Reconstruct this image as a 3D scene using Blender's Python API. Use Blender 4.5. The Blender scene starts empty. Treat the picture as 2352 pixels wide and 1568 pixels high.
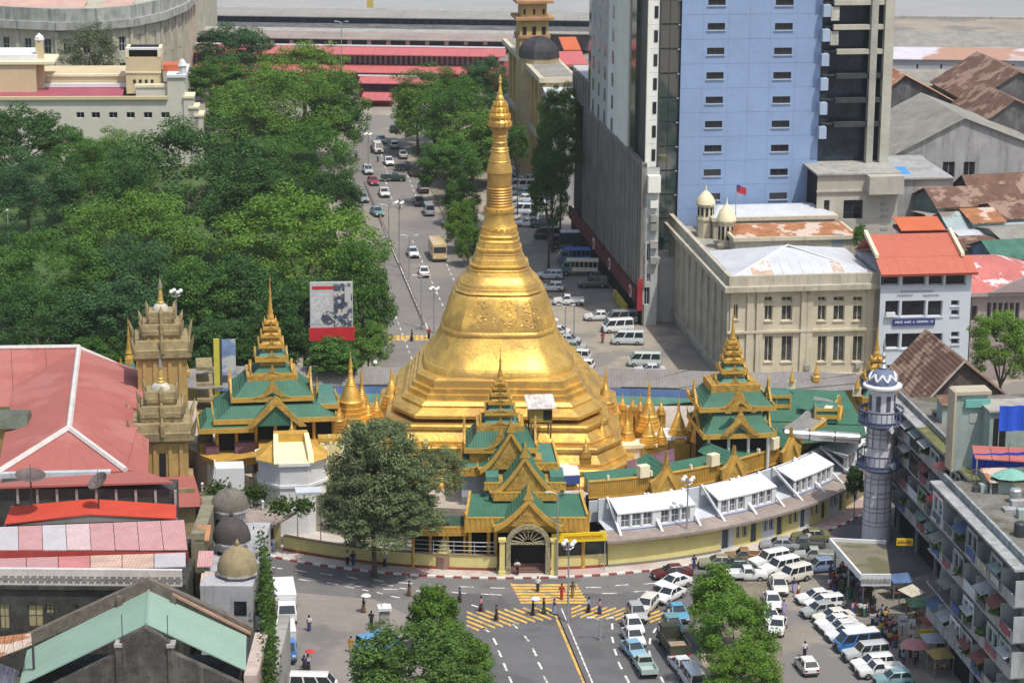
import bpy, bmesh, math, random
from math import sin, cos, tan, atan, atan2, radians, degrees, pi, sqrt, hypot
from mathutils import Vector, Matrix
random.seed(11)
S = bpy.context.scene
COL = S.collection
H, F, TANP, ROLL = 97.0, 6200.0, 1630.0 / 6200.0, radians(0.5)
PIT = atan(TANP)
cam = bpy.data.cameras.new('camera'); camo = bpy.data.objects.new('camera', cam); COL.objects.link(camo)
cam.lens = 36.0 * F / 2352.0; cam.sensor_width = 36.0; cam.clip_start = 1.0; cam.clip_end = 6000.0
camo.matrix_world = Matrix.Translation((0, 0, H)) @ Matrix.Rotation(pi / 2 - PIT, 4, 'X') @ Matrix.Rotation(ROLL, 4, 'Z')
S.camera = camo
SUN_DIR = Vector((0.30, -0.36, 0.95)).normalized()
world = bpy.data.worlds.new('World'); S.world = world; world.use_nodes = True
wn = world.node_tree; wn.nodes.clear()
sky = wn.nodes.new('ShaderNodeTexSky'); sky.sky_type = 'NISHITA'; sky.sun_disc = False
sky.sun_elevation = math.asin(SUN_DIR.z); sky.sun_rotation = atan2(SUN_DIR.x, SUN_DIR.y)
sky.air_density = 1.3; sky.dust_density = 3.0; sky.ozone_density = 1.0
bg = wn.nodes.new('ShaderNodeBackground'); bg.inputs[1].default_value = 0.15
wo = wn.nodes.new('ShaderNodeOutputWorld')
wn.links.new(sky.outputs[0], bg.inputs[0]); wn.links.new(bg.outputs[0], wo.inputs[0])
sun = bpy.data.lights.new('sun', 'SUN'); sun.energy = 3.5; sun.angle = radians(1.2); sun.color = (1.0, 0.95, 0.87)
suno = bpy.data.objects.new('sun', sun); COL.objects.link(suno)
suno.rotation_euler = (-SUN_DIR).to_track_quat('-Z', 'Y').to_euler()
S.view_settings.view_transform = 'Standard'; S.view_settings.look = 'None'
S.view_settings.exposure = 0.02; S.view_settings.gamma = 1.0; S.view_settings.use_curve_mapping = False
S.cycles.max_bounces = 5; S.cycles.diffuse_bounces = 3; S.cycles.glossy_bounces = 2; S.cycles.transmission_bounces = 3
S.cycles.use_denoising = True
def ray(px, py):
 xc, yc = px - 1176.0, 784.0 - py
 xb = xc * cos(ROLL) - yc * sin(ROLL); yb = xc * sin(ROLL) + yc * cos(ROLL)
 x, u = xb / F, yb / F
 return Vector((x, cos(PIT) + u * sin(PIT), -sin(PIT) + u * cos(PIT)))
def G(px, py, z=0.0):
 d = ray(px, py); t = (z - H) / d.z
 return Vector((d.x * t, d.y * t, z))
def V(px, py, Y):
 d = ray(px, py); t = Y / d.y
 return Vector((d.x * t, Y, H + d.z * t))
def scale_at(p):
 return F / (p.y * cos(PIT) + (H - p.z) * sin(PIT))
TH = radians(8.25)
UX, VX = Vector((-sin(TH), cos(TH), 0)), Vector((cos(TH), sin(TH), 0))
CX, CY = -1.6, 320.0
CYS = 303.0
def pol(R, a, z=0.0):
 a = radians(a); k = cos(a); return Vector((CX + R * sin(a), CY - R * (k if k > 0 else k * .10), z))
MATS = {}
def M(name, col=(.5, .5, .5), rough=.8, metal=0.0, var=.14, scale=.35, streak=0.0, dirt=(.07, .065, .055), objcol=False, spec=.3, patch=0.0,
  patchcol=None, pscale=.25, bump=0.0, bscale=4.0, corr=0.0, cper=.35, caxis='X', island=0.0, trans=0.0, dirtscale=.22, coat=0.0):
 if name in MATS: return MATS[name]
 m = bpy.data.materials.new(name); m.use_nodes = True; t = m.node_tree; n = t.nodes; L = t.links; n.clear()
 out = n.new('ShaderNodeOutputMaterial'); p = n.new('ShaderNodeBsdfPrincipled')
 p.inputs['Roughness'].default_value = rough; p.inputs['Metallic'].default_value = metal
 p.inputs['Specular IOR Level'].default_value = spec
 if coat: p.inputs['Coat Weight'].default_value = coat; p.inputs['Coat Roughness'].default_value = .1
 geo = n.new('ShaderNodeNewGeometry')
 if objcol:
  oi = n.new('ShaderNodeObjectInfo'); c = oi.outputs['Color']
 else:
  r = n.new('ShaderNodeRGB'); r.outputs[0].default_value = (*col, 1); c = r.outputs[0]
 def noise(sc, detail=4, vec=None, rgh=.6):
  x = n.new('ShaderNodeTexNoise'); x.inputs['Scale'].default_value = sc; x.inputs['Detail'].default_value = detail; x.inputs['Roughness'].default_value = rgh
  L.new(vec if vec is not None else geo.outputs['Position'], x.inputs['Vector']); return x.outputs['Fac']
 def ramp(fac, a, b, va=0., vb=1.):
  x = n.new('ShaderNodeMapRange'); x.inputs[1].default_value = a; x.inputs[2].default_value = b; x.inputs[3].default_value = va; x.inputs[4].default_value = vb
  L.new(fac, x.inputs[0]); return x.outputs[0]
 def mix(fac, a, b, mode='MIX'):
  x = n.new('ShaderNodeMix'); x.data_type = 'RGBA'; x.blend_type = mode
  for s_, v in ((x.inputs[0], fac), (x.inputs[6], a), (x.inputs[7], b)):
   if isinstance(v, (int, float)): s_.default_value = v
   elif isinstance(v, tuple): s_.default_value = (*v, 1)
   else: L.new(v, s_)
  return x.outputs[2]
 def scalecol(c, f):
  x = n.new('ShaderNodeVectorMath'); x.operation = 'SCALE'; L.new(c, x.inputs[0]); L.new(f, x.inputs['Scale']); return x.outputs[0]
 if var: c = scalecol(c, ramp(noise(scale, 5), .3, .7, 1 - var, 1 + var))
 if var: c = scalecol(c, ramp(noise(scale * 9, 3), .3, .7, 1 - var * .6, 1 + var * .6))
 if island: c = scalecol(c, ramp(geo.outputs['Random Per Island'], 0, 1, 1 - island, 1 + island))
 if patch: c = mix(ramp(noise(pscale, 4), .56 - patch * .16, .60 - patch * .1), c, patchcol)
 if streak:
  mp = n.new('ShaderNodeMapping'); mp.inputs['Scale'].default_value = (1.3, 1.3, .10); L.new(geo.outputs['Position'], mp.inputs[0])
  k = ramp(noise(.9, 5, mp.outputs[0], .65), .60 - streak * .16, .74, 0, min(1., streak * 1.2))
  c = mix(k, c, dirt)
  c = mix(ramp(noise(dirtscale, 5), .52, .72, 0, streak * .8), c, dirt)
 L.new(c, p.inputs['Base Color'])
 hgt = None
 if bump: hgt = noise(bscale, 4); bs = bump
 if corr:
  tc = n.new('ShaderNodeTexCoord'); w = n.new('ShaderNodeTexWave'); w.bands_direction = caxis; w.inputs['Scale'].default_value = 1.0 / (cper * 3.2)
  L.new(tc.outputs['Object'], w.inputs['Vector']); hgt = w.outputs['Fac']; bs = corr
 if hgt is not None:
  b = n.new('ShaderNodeBump'); b.inputs['Strength'].default_value = bs; b.inputs['Distance'].default_value = .15; L.new(hgt, b.inputs['Height']); L.new(b.outputs[0], p.inputs['Normal'])
 if trans:
  tr = n.new('ShaderNodeBsdfTranslucent'); L.new(c, tr.inputs[0]); ms = n.new('ShaderNodeMixShader'); ms.inputs[0].default_value = trans
  L.new(p.outputs[0], ms.inputs[1]); L.new(tr.outputs[0], ms.inputs[2]); L.new(ms.outputs[0], out.inputs[0])
 else: L.new(p.outputs[0], out.inputs[0])
 MATS[name] = m; return m
class MB:
 def __init__(s): s.v = []; s.f = []
 def add(s, vs, fs):
  o = len(s.v); s.v += [tuple(v) for v in vs]; s.f += [tuple(i + o for i in f) for f in fs]; return s
 def box(s, x0, y0, z0, x1, y1, z1):
  return s.add([(x0, y0, z0), (x1, y0, z0), (x1, y1, z0), (x0, y1, z0), (x0, y0, z1), (x1, y0, z1), (x1, y1, z1), (x0, y1, z1)],
      [(0, 3, 2, 1), (4, 5, 6, 7), (0, 1, 5, 4), (1, 2, 6, 5), (2, 3, 7, 6), (3, 0, 4, 7)])
 def obox(s, c, sz, rz=0.0, tilt=0.0):
  hx, hy, hz = sz[0] / 2, sz[1] / 2, sz[2] / 2; m = Matrix.Rotation(rz, 3, 'Z') @ Matrix.Rotation(tilt, 3, 'X'); c = Vector(c)
  vs = [c + m @ Vector((a * hx, b * hy, d * hz)) for d in (-1, 1) for a, b in ((-1, -1), (1, -1), (1, 1), (-1, 1))]
  return s.add(vs, [(0, 3, 2, 1), (4, 5, 6, 7), (0, 1, 5, 4), (1, 2, 6, 5), (2, 3, 7, 6), (3, 0, 4, 7)])
 def prism(s, pts, z0, z1):
  n = len(pts); vs = [(p[0], p[1], z0) for p in pts] + [(p[0], p[1], z1) for p in pts]
  return s.add(vs, [tuple(range(n))[::-1], tuple(range(n, 2 * n))] + [(i, (i + 1) % n, n + (i + 1) % n, n + i) for i in range(n)])
 def ext(s, prof, y0, y1):
  n = len(prof); vs = [(p[0], y0, p[1]) for p in prof] + [(p[0], y1, p[1]) for p in prof]
  return s.add(vs, [tuple(range(n)), tuple(range(n, 2 * n))[::-1]] + [(i, n + i, n + (i + 1) % n, (i + 1) % n) for i in range(n)])
 def loft(s, rings, cap0=True, cap1=True, closed=True):
  n = len(rings[0]); vs = [p for r in rings for p in r]; fs = []
  for k in range(len(rings) - 1):
   for i in range(n if closed else n - 1):
    j = (i + 1) % n; fs.append((k * n + i, k * n + j, (k + 1) * n + j, (k + 1) * n + i))
  if cap0: fs.append(tuple(range(n))[::-1])
  if cap1: fs.append(tuple(range((len(rings) - 1) * n, len(rings) * n)))
  return s.add(vs, fs)
 def lathe(s, prof, n=16, c=(0, 0), sq=1.0, rot=0.0, cap0=True, cap1=True):
  return s.loft([[(c[0] + r * cos(2 * pi * i / n + rot), c[1] + r * sq * sin(2 * pi * i / n + rot), z) for i in range(n)] for r, z in prof], cap0, cap1)
 def tube(s, pts, rs, n=6):
  pts = [Vector(p) for p in pts]; rs = rs if isinstance(rs, (list, tuple)) else [rs] * len(pts); rings = []
  for k, p in enumerate(pts):
   d = (pts[min(k + 1, len(pts) - 1)] - pts[max(k - 1, 0)]).normalized()
   a = d.orthogonal().normalized(); b = d.cross(a)
   if abs(d.z) < .99: a = d.cross(Vector((0, 0, 1))).normalized(); b = d.cross(a) * -1
   rings.append([p + (a * cos(2 * pi * i / n) + b * sin(2 * pi * i / n)) * rs[k] for i in range(n)])
  return s.loft(rings)
 def poly(s, *pts): return s.add(pts, [tuple(range(len(pts)))])
 def slab(s, pts, th):
  n = len(pts); lo = [(p[0], p[1], p[2] - th) for p in pts]
  return s.add(list(pts) + lo, [tuple(range(n)), tuple(range(n, 2 * n))[::-1]] + [(i, n + i, n + (i + 1) % n, (i + 1) % n) for i in range(n)])
 def wall(s, w, h, ops, d=.3, y=0.0):
  xs = sorted({0, w} | {o[0] for o in ops} | {o[2] for o in ops}); zs = sorted({0, h} | {o[1] for o in ops} | {o[3] for o in ops})
  for i in range(len(xs) - 1):
   for k in range(len(zs) - 1):
    a, b = (xs[i] + xs[i + 1]) / 2, (zs[k] + zs[k + 1]) / 2
    if not any(o[0] < a < o[2] and o[1] < b < o[3] for o in ops):
     s.poly((xs[i], y, zs[k]), (xs[i + 1], y, zs[k]), (xs[i + 1], y, zs[k + 1]), (xs[i], y, zs[k + 1]))
  for x0, z0, x1, z1 in ops:
   s.poly((x0, y, z0), (x0, y + d, z0), (x1, y + d, z0), (x1, y, z0)); s.poly((x0, y, z1), (x1, y, z1), (x1, y + d, z1), (x0, y + d, z1))
   s.poly((x0, y, z0), (x0, y, z1), (x0, y + d, z1), (x0, y + d, z0)); s.poly((x1, y, z0), (x1, y + d, z0), (x1, y + d, z1), (x1, y, z1))
  return s
 def mesh(s, name, mat, smooth=False, fix=True):
  me = bpy.data.meshes.new(name); me.from_pydata(s.v, [], s.f); me.materials.append(mat)
  if fix:
   b = bmesh.new(); b.from_mesh(me); bmesh.ops.recalc_face_normals(b, faces=b.faces); b.to_mesh(me); b.free()
  if smooth:
   for p in me.polygons: p.use_smooth = True
   me.set_sharp_from_angle(angle=radians(smooth if smooth is not True else 40))
  return me
 def build(s, name, mat, parent=None, loc=(0, 0, 0), rz=0.0, smooth=False, fix=True, color=None):
  return link(name, s.mesh(name, mat, smooth, fix), parent, loc, rz, color)
def link(name, me, parent=None, loc=(0, 0, 0), rz=0.0, color=None, sc=None):
 o = bpy.data.objects.new(name, me); COL.objects.link(o); o.parent = parent; o.location = loc; o.rotation_euler = (0, 0, rz)
 if color: o.color = (*color, 1)
 if sc: o.scale = sc if isinstance(sc, (tuple, list)) else (sc,) * 3
 return o
def tag(o, label=None, cat=None, group=None, kind=None):
 if label: o['label'] = label
 if cat: o['category'] = cat
 if group: o['group'] = group
 if kind: o['kind'] = kind
 return o
def thing(name, label, cat, loc=(0, 0, 0), rz=0.0, group=None, sc=None):
 o = bpy.data.objects.new(name, None); o.empty_display_size = .5; COL.objects.link(o); o.location = loc; o.rotation_euler = (0, 0, rz)
 if sc: o.scale = sc if isinstance(sc, (tuple, list)) else (sc,) * 3
 return tag(o, label, cat, group)
def struct(o): o['kind'] = 'structure'; return o
KIDS = {}
def dup(root, label=None, loc=None, rz=None, group=None, sc=None, color=None):
 if not KIDS: pass
 def cp(o, par):
  c = o.copy(); COL.objects.link(c); c.parent = par
  for ch in o.children: cp(ch, c)
  return c
 r = cp(root, None)
 if label: r['label'] = label
 if loc is not None: r.location = loc
 if rz is not None: r.rotation_euler = (0, 0, rz)
 if group: r['group'] = group
 if sc: r.scale = sc if isinstance(sc, (tuple, list)) else (sc,) * 3
 return r
def paint(root, **cols):
 def go(o):
  k = o.name.split('.')[0]
  if k in cols: o.color = (*cols[k], 1)
  for c in o.children: go(c)
 go(root)
def merge(root): return root
WIN = {}
GLASS = M('dark_window_glass', (.02, .024, .028), rough=.12, var=.5, scale=.7, spec=.5)
def window(root, x, z, w, h, y, rz_par, framemat, nx=2, nz=1, style='f', fw=.09, pane=None, parent_loc=None, depth=.06, sill=None, name='window'):
 """a framed window standing in an opening, with its pane as a sub-part; x, z lower left corner, local wall frame given by parent_loc, rz_par"""
 key = (round(w, 2), round(h, 2), nx, nz, framemat.name, fw, (pane or GLASS).name, sill.name if sill else None)
 if key not in WIN:
  m = MB(); m.box(0, 0, 0, fw, depth, h); m.box(w - fw, 0, 0, w, depth, h); m.box(fw, 0, 0, w - fw, depth, fw); m.box(fw, 0, h - fw, w - fw, depth, h)
  for i in range(1, nx): m.box(w * i / nx - fw * .4, .006, fw, w * i / nx + fw * .4, depth, h - fw)
  for k in range(1, nz): m.box(fw, .012, h * k / nz - fw * .4, w - fw, depth, h * k / nz + fw * .4)
  g = MB(); g.box(fw, depth * .55, fw, w - fw, depth * .8, h - fw)
  WIN[key] = (m.mesh('window', framemat), g.mesh('pane', pane or GLASS), None if not sill else MB().box(-.12, -.16, -.14, w + .12, .02, -.003).mesh('sill', sill))
 fm, gm, sm = WIN[key]
 c, s_ = cos(rz_par), sin(rz_par); L0 = parent_loc or (0, 0, 0)
 lx, ly = x, y
 o = link(name, fm, root, (L0[0] + c * lx - s_ * ly, L0[1] + s_ * lx + c * ly, L0[2] + z), rz_par)
 link('pane', gm, o)
 if sm:
  so = link('sill', sm, o, (0, -y, 0))
 return o
def facade(root, w, h, ops, wallmat, framemat, loc=(0, 0, 0), rz=0.0, d=.28, nx=2, nz=1, name='wall', sill=None, pane=None, fw=.09, label=None):
 o = MB().wall(w, h, ops, d).build(name, wallmat, root, loc, rz, fix=False)
 for x0, z0, x1, z1 in ops: window(root, x0, z0, x1 - x0, z1 - z0, d - .062, rz, framemat, nx, nz, pane=pane, fw=fw, parent_loc=loc, sill=sill)
 return o
ASPH = M('asphalt', (.165, .160, .157), rough=.9, var=.14, scale=.06, patch=.28, patchcol=(.128, .125, .122), pscale=.09, bump=.15, bscale=3)
WORN = M('worn_paving', (.31, .27, .215), rough=.92, var=.18, scale=.09, patch=.38, patchcol=(.21, .195, .175), pscale=.05)
GOLD = M('gold_leaf', (.76, .475, .115), rough=.46, metal=.68, var=.20, scale=.45, bump=.30, bscale=2.4, streak=.34, dirt=(.34, .20, .06), spec=.4, patch=.34, patchcol=(.60, .375, .11), pscale=.22)
GOLDP = M('gold_paint', (.58, .355, .075), rough=.55, metal=.25, var=.16, scale=.9, streak=.25, dirt=(.26, .13, .02))
GOLDD = M('ornate_gold', (.47, .29, .07), rough=.6, metal=.25, var=.35, scale=1.6, bump=.6, bscale=3.5, streak=.3, dirt=(.12, .10, .03))
GREEN = M('green_roof_sheet', (.050, .150, .098), rough=.65, var=.14, scale=.5, corr=.25, cper=.3, streak=.12, dirt=(.04, .12, .09))
GREEN2 = M('teal_roof_sheet', (.066, .180, .140), rough=.6, var=.16, scale=.7, streak=.2, dirt=(.2, .36, .34))
YEL = M('pale_yellow_wall', (.64, .57, .24), rough=.85, var=.07, scale=.5, streak=.22, dirt=(.36, .30, .12))
CREAMY = M('cream_paint', (.74, .66, .46), rough=.8, var=.08, streak=.2, dirt=(.40, .34, .22))
WHITE = M('white_paint', (.68, .69, .70), rough=.7, var=.06, streak=.16, dirt=(.42, .42, .40))
PALEB = M('pale_blue_wall', (.52, .56, .60), rough=.85, var=.09, streak=.25, dirt=(.30, .31, .32))
GREYC = M('grey_concrete', (.36, .35, .32), rough=.9, var=.16, streak=.55, dirt=(.11, .105, .09))
DARK = M('dark_interior', (.018, .017, .017), rough=.9, var=.2)
DMET = M('dark_metal', (.07, .075, .08), rough=.5, metal=.3, var=.2)
GMET = M('galvanised_metal', (.42, .43, .44), rough=.45, metal=.5, var=.12)
# ================================================================ SETTING: ground, water, roads, kerbs, markings
def sheet(name, pts, z, mat, parent=None):
 return MB().poly(*[(p[0], p[1], z) for p in pts]).build(name, mat, parent)
gm = MB(); xs = [-2600, -600, -200, -100, -50, 0, 50, 100, 200, 600, 2600]; ys = [40, 150, 230, 300, 380, 460, 560, 704]
for i in range(len(xs) - 1):
 for k in range(len(ys) - 1): gm.poly((xs[i], ys[k], 0), (xs[i + 1], ys[k], 0), (xs[i + 1], ys[k + 1], 0), (xs[i], ys[k + 1], 0))
struct(gm.build('ground', WORN))
RIVER = M('river_water', (.36, .33, .31), rough=.22, var=.10, scale=.01, bump=.25, bscale=.5, spec=.4)
struct(sheet('river', [(-4500, 690), (4500, 690), (4500, 5600), (-4500, 5600)], -.6, RIVER))
struct(MB().box(-2600, 704, -1.2, 2600, 706, .6).build('quay_edge', GREYC))
LAWN = M('lawn_grass', (.060, .105, .028), rough=.95, var=.3, scale=.15)
a = G(860, 760); b = G(760, 300)
lawn = [pol(66, -88), pol(66, -125), (a.x - 2, a.y), (b.x - 4, b.y), (b.x - 150, b.y - 20), (-150, 400), (-150, 330)]
struct(sheet('lawn', lawn, .004, LAWN))
struct(sheet('lawn_slope', [G(0, 570), G(60, 570), G(60, 640), G(0, 640)], .012, M('bright_lawn', (.16, .26, .05), rough=.95, var=.2, scale=.3)))
struct(sheet('rear_road', [(-44, 322), (30, 322), (30, 352), (-44, 352)], .006, ASPH))
sr = [G(880, 880), G(1165, 880), G(905, 298), G(790, 298)]
road_s = struct(sheet('street', sr, .008, M('old_asphalt', (.205, .19, .175), rough=.9, var=.14, scale=.06, patch=.25, patchcol=(.25, .225, .19), pscale=.03)))
ring = MB()
for k in range(72):
 a0, a1 = k * 5, k * 5 + 5
 ring.poly(pol(49.5, a0, .012), pol(66, a0, .012), pol(66, a1, .012), pol(49.5, a1, .012))
struct(ring.build('roundabout_road', ASPH))
near = [G(1000, 1362), G(1590, 1362), G(1605, 1470), G(1640, 1720), G(1120, 1720), G(1052, 1470), G(1010, 1430)]
struct(sheet('near_road', near, .016, M('fresh_asphalt', (.130, .127, .128), rough=.88, var=.13, scale=.07, bump=.1, patch=.26, patchcol=(.105, .103, .104), pscale=.11)))
struct(sheet('side_plaza', [G(560, 1350), G(860, 1376), G(1000, 1440), G(1052, 1560), G(1080, 1760), G(560, 1760)], .020, M('plaza_paving', (.235, .21, .19), rough=.92, var=.12, scale=.10, patch=.4, patchcol=(.16, .155, .15), pscale=.06)))
struct(sheet('parking_lane', [G(1790, 1330), G(1960, 1330), G(2240, 1700), G(1795, 1700)], .020, M('parking_asphalt', (.25, .225, .19), rough=.92, var=.16, scale=.1, patch=.3, patchcol=(.19, .18, .17), pscale=.08)))
for nm, q in (('tree_strip', [G(1600, 1330), G(1795, 1330), G(1800, 1640), G(1650, 1640)]), ('tree_strip', [G(1085, 640), G(1150, 640), G(985, 330), G(940, 330)])):
 struct(MB().prism([(p.x, p.y) for p in q][::-1], -.1, .14).build(nm, M('strip_soil', (.20, .175, .13), rough=.95, var=.3, scale=.3)))
PAVE = M('pale_pavement', (.50, .46, .42), rough=.9, var=.14, scale=.25, patch=.2, patchcol=(.44, .33, .30), pscale=.12)
pv = struct(MB().prism([pol(49.72, k * 3) for k in range(120)], -.1, .15).build('pavement', PAVE))
KR, KW = M('kerb_red', (.30, .075, .065), rough=.8, var=.2, scale=1), M('kerb_white', (.72, .69, .66), rough=.8, var=.12, scale=1)
kb = MB(); st = radians(1.06)
kb.prism([(49.73 * sin(-st / 2), -49.73 * cos(st / 2)), (50.03 * sin(-st / 2), -50.03 * cos(st / 2)), (50.03 * sin(st / 2), -50.03 * cos(st / 2)), (49.73 * sin(st / 2), -49.73 * cos(st / 2))], 0, .18)
km = [kb.mesh('kerb_block', KW), kb.mesh('kerb_block', KR)]
for k in range(116): link('kerb_block', km[k % 2], pv, (CX, CY, 0), radians(-48 + k * 1.06 + (0)))
MW, MY = M('road_paint_white', (.70, .69, .66), rough=.8, var=.18, scale=2, patch=.25, patchcol=(.36, .355, .35), pscale=1.3), M('road_paint_yellow', (.66, .40, .085), rough=.8, var=.22, scale=1.2, patch=.15, patchcol=(.36, .27, .14), pscale=.8)
mk = struct(MB().poly(*[(p.x, p.y, .024) for p in (G(1172, 1339), G(1176, 1339), G(1176, 1341), G(1172, 1341))]).build('road_markings', MY))
def line(p0, p1, w, mat, nm='dash', z=.024):
 a, b = G(*p0), G(*p1); d = (b - a).normalized(); n = Vector((-d.y, d.x, 0)) * w / 2
 return MB().poly(*[(q.x, q.y, z) for q in (a + n, a - n, b - n, b + n)]).build(nm, mat, mk)
c6 = lambda x, y: (588 + x / 4, 1176 + y / 4)
c7 = lambda x, y: (1176 + x / 4, 1176 + y / 4)
for a, b, c, d in ((2090, 1060, 2140, 1100), (2180, 1155, 2210, 1215), (2225, 1265, 2255, 1330), (2275, 1385, 2305, 1455), (2325, 1510, 2350, 1565),
     (150, 505, 240, 520), (360, 530, 470, 550), (590, 560, 700, 578), (830, 590, 930, 610), (390, 615, 500, 632), (650, 645, 750, 665), (1080, 620, 1180, 635), (1310, 645, 1440, 655),
     (1160, 660, 1260, 675), (820, 682, 900, 695), (900, 675, 1010, 685), (1170, 705, 1310, 710), (1320, 695, 1380, 705), (975, 710, 1035, 722), (1110, 735, 1165, 750), (1240, 770, 1320, 785),
     (1470, 720, 1540, 728), (1590, 665, 1720, 675), (1870, 683, 2000, 687), (2150, 693, 2290, 697), (1800, 735, 1930, 745), (2070, 750, 2260, 760), (1980, 850, 2040, 870)):
 line(c6(a, b), c6(c, d), .22, MW)
for a, b, c, d in ((10, 1030, 50, 1065), (115, 1135, 155, 1185), (190, 1250, 225, 1320), (240, 1375, 275, 1440), (290, 1500, 325, 1565), (920, 1020, 922, 1075), (918, 1145, 932, 1200), (940, 1255, 962, 1315), (975, 1370, 1010, 1440),
     (1040, 1500, 1075, 1565), (1325, 1060, 1300, 1105), (1270, 1155, 1265, 1210), (1258, 1270, 1275, 1330), (1300, 1385, 1335, 1450), (1365, 1510, 1395, 1568), (680, 690, 820, 690), (820, 745, 960, 745), (950, 672, 1070, 665),
     (1120, 730, 1250, 722), (1205, 660, 1310, 650), (1070, 860, 1110, 840), (1155, 800, 1195, 785), (1255, 765, 1310, 742)):
 line(c7(a, b), c7(c, d), .22, MW)
line(c7(400, 950), c7(690, 1640), .26, MY, 'edge_line'); line(c7(452, 880), c7(770, 1640), .16, MW, 'edge_line')
md = [G(*c7(418, 940)), G(*c7(440, 880)), G(*c7(745, 1620)), G(*c7(700, 1620))]
struct(MB().prism([(p.x, p.y) for p in md], 0, .22).build('median', M('median_concrete', (.13, .125, .12), var=.2)))
yt, yb = (lambda x: 1403 - .075 * (x - 1070)), (lambda x: 1447 - .155 * (x - 1085))
def bar(p0, p1, th, nm='crossing_bar'):
 q = [G(p0[0], p0[1]), G(p1[0], p1[1]), G(p1[0], p1[1] + th), G(p0[0], p0[1] + th)]
 MB().poly(*[(p.x, p.y, .024) for p in q]).build(nm, MY, mk)
for k in range(13):
 x0 = 1008 + k * 21.5; p0 = (x0, yt(x0)); p1 = None
 t = (yb(x0) - yt(x0)) / (.40 + .155 - .075 * 0); p1 = (x0 + t, yt(x0) + .40 * t)
 if p0[0] < 1070: s_ = 1072 - p0[0]; p0 = (1072, p0[1] + .40 * s_)
 if p1[0] > 1270: p1 = (1270, p0[1] + .40 * (1270 - p0[0]))
 if p1[0] > p0[0] + 6 and p0[1] < yb(p0[0]): bar(p0, p1, 4.6)
for k in range(15):
 x0 = 1335 + k * 20; y0 = 1386 + .068 * (x0 - 1310); L = 62; p0 = (x0, y0); p1 = (x0 - L, y0 + L * .37)
 if p1[0] < 1312: p1 = (1312, y0 + (x0 - 1312) * .37)
 if p0[0] > 1560: p0 = (1560, y0 + (x0 - 1560) * .37)
 if p0[0] > p1[0] + 6: bar(p0, p1, 4.4)
for k in range(7):
 y = 1341 + k * 6.6; bar((1174 + (y - 1341) * .55, y), (1326 + (y - 1341) * .62, y), 4.7)
for k in range(9): bar((888 + k * 11, 770), (896 + k * 11, 770), 12)
def dashes(p0, p1, n, f=.5, w=.16):
 a, b = G(*p0), G(*p1)
 for k in range(n):
  q0, q1 = a.lerp(b, k / n), a.lerp(b, (k + f) / n); d = (q1 - q0).normalized(); m_ = Vector((-d.y, d.x, 0)) * w / 2
  MB().poly(*[(q.x, q.y, .024) for q in (q0 + m_, q0 - m_, q1 - m_, q1 + m_)]).build('dash', MW, mk)
dashes((1024, 716), (945, 548), 14); dashes((1048, 655), (1018, 590), 6); dashes((956, 452), (930, 388), 6)
dashes((905, 470), (880, 402), 6); dashes((952, 840), (893, 685), 12); dashes((890, 400), (862, 312), 7)
line((985, 760), (878, 520), .18, MW, 'edge_line'); line((1055, 560), (1038, 520), .18, MW, 'edge_line')
# ================================================================ THE GOLDEN STUPA
PZ = 4.6
struct(MB().prism([pol(40.5, k * 5) for k in range(72)], -.1, PZ).build('temple_platform', M('platform_paving', (.42, .37, .31), rough=.85, var=.18, scale=.3)))
st = thing('golden_stupa', 'tall gilded octagonal stupa with bell body and slender spire amid the roundabout', 'stupa', (CX, CYS, 0))
def oct_ring(a, z, kx=.30, ky=.42):
 cx_, cy_ = a * kx, a * ky
 return [(-(a - cx_), -a, z), (a - cx_, -a, z), (a, -(a - cy_), z), (a, a - cy_, z), (a - cx_, a, z), (-(a - cx_), a, z), (-a, a - cy_, z), (-a, -(a - cy_), z)]
def sil(py, hw, ky=.42):
 a = hw / 20.0
 for _ in range(4):
  p = V(1148, py, CYS - a * (1 - ky)); a = hw / scale_at(p)
 return a, p.z
S1 = lambda y, w: sil(600.25 + y * .2812, w * .2812)
S2 = lambda y, w: sil(159.25 + y * .328, w * .328, .5)
body = [S1(1190, 850), S1(1165, 850), S1(1108, 772), S1(1092, 778), S1(1062, 752), S1(1054, 726), S1(1014, 722), S1(1006, 694), S1(968, 692), S1(960, 662), S1(905, 655), S1(884, 622)]
dzl = body[0][1] - .45 - PZ; lower = [(body[0][0] + .75 * (5 - (k + 1) // 2), PZ + dzl * (k // 2) / 5) for k in range(1, 11)]; lower = [p for k in range(3) for p in ((body[0][0] + 4.3 - 1.45 * k, PZ + dzl * k / 3), (body[0][0] + 4.3 - 1.45 * k, PZ + dzl * (k + .14) / 3), (body[0][0] + 4.1 - 1.45 * k, PZ + dzl * (k + .17) / 3), (body[0][0] + 3.45 - 1.45 * k, PZ + dzl * (k + .66) / 3), (body[0][0] + 3.7 - 1.45 * k, PZ + dzl * (k + .72) / 3), (body[0][0] + 3.7 - 1.45 * k, PZ + dzl * (k + .9) / 3), (body[0][0] + 3.5 - 1.45 * k, PZ + dzl * (k + .97) / 3))]
def soft(R, b):
 out = []
 for i in range(8):
  p, q = Vector(R[i]), Vector(R[(i + 1) % 8]); n = (p + q) / 2; n.z = 0; n.normalize()
  for t in (0, .2, .4, .6, .8): out.append(tuple(p.lerp(q, t) + n * (b * 4 * t * (1 - t) * (q - p).length)))
 return out
def octs(name, prof, kx=.30, ky=.42, mat=GOLD, parent=None):
 b = .036 if kx > .26 else 0
 return MB().loft([soft(oct_ring(a * (1 - b * .4), z, kx + b, ky), b) if b else oct_ring(a, z, kx, ky) for a, z in prof]).build(name, mat, parent or st, smooth=36 if b else 22)
octs('lower_terrace', lower, .20, .30); octs('upper_terrace', body, .22, .34)
b0 = S1(884, 612)
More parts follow.
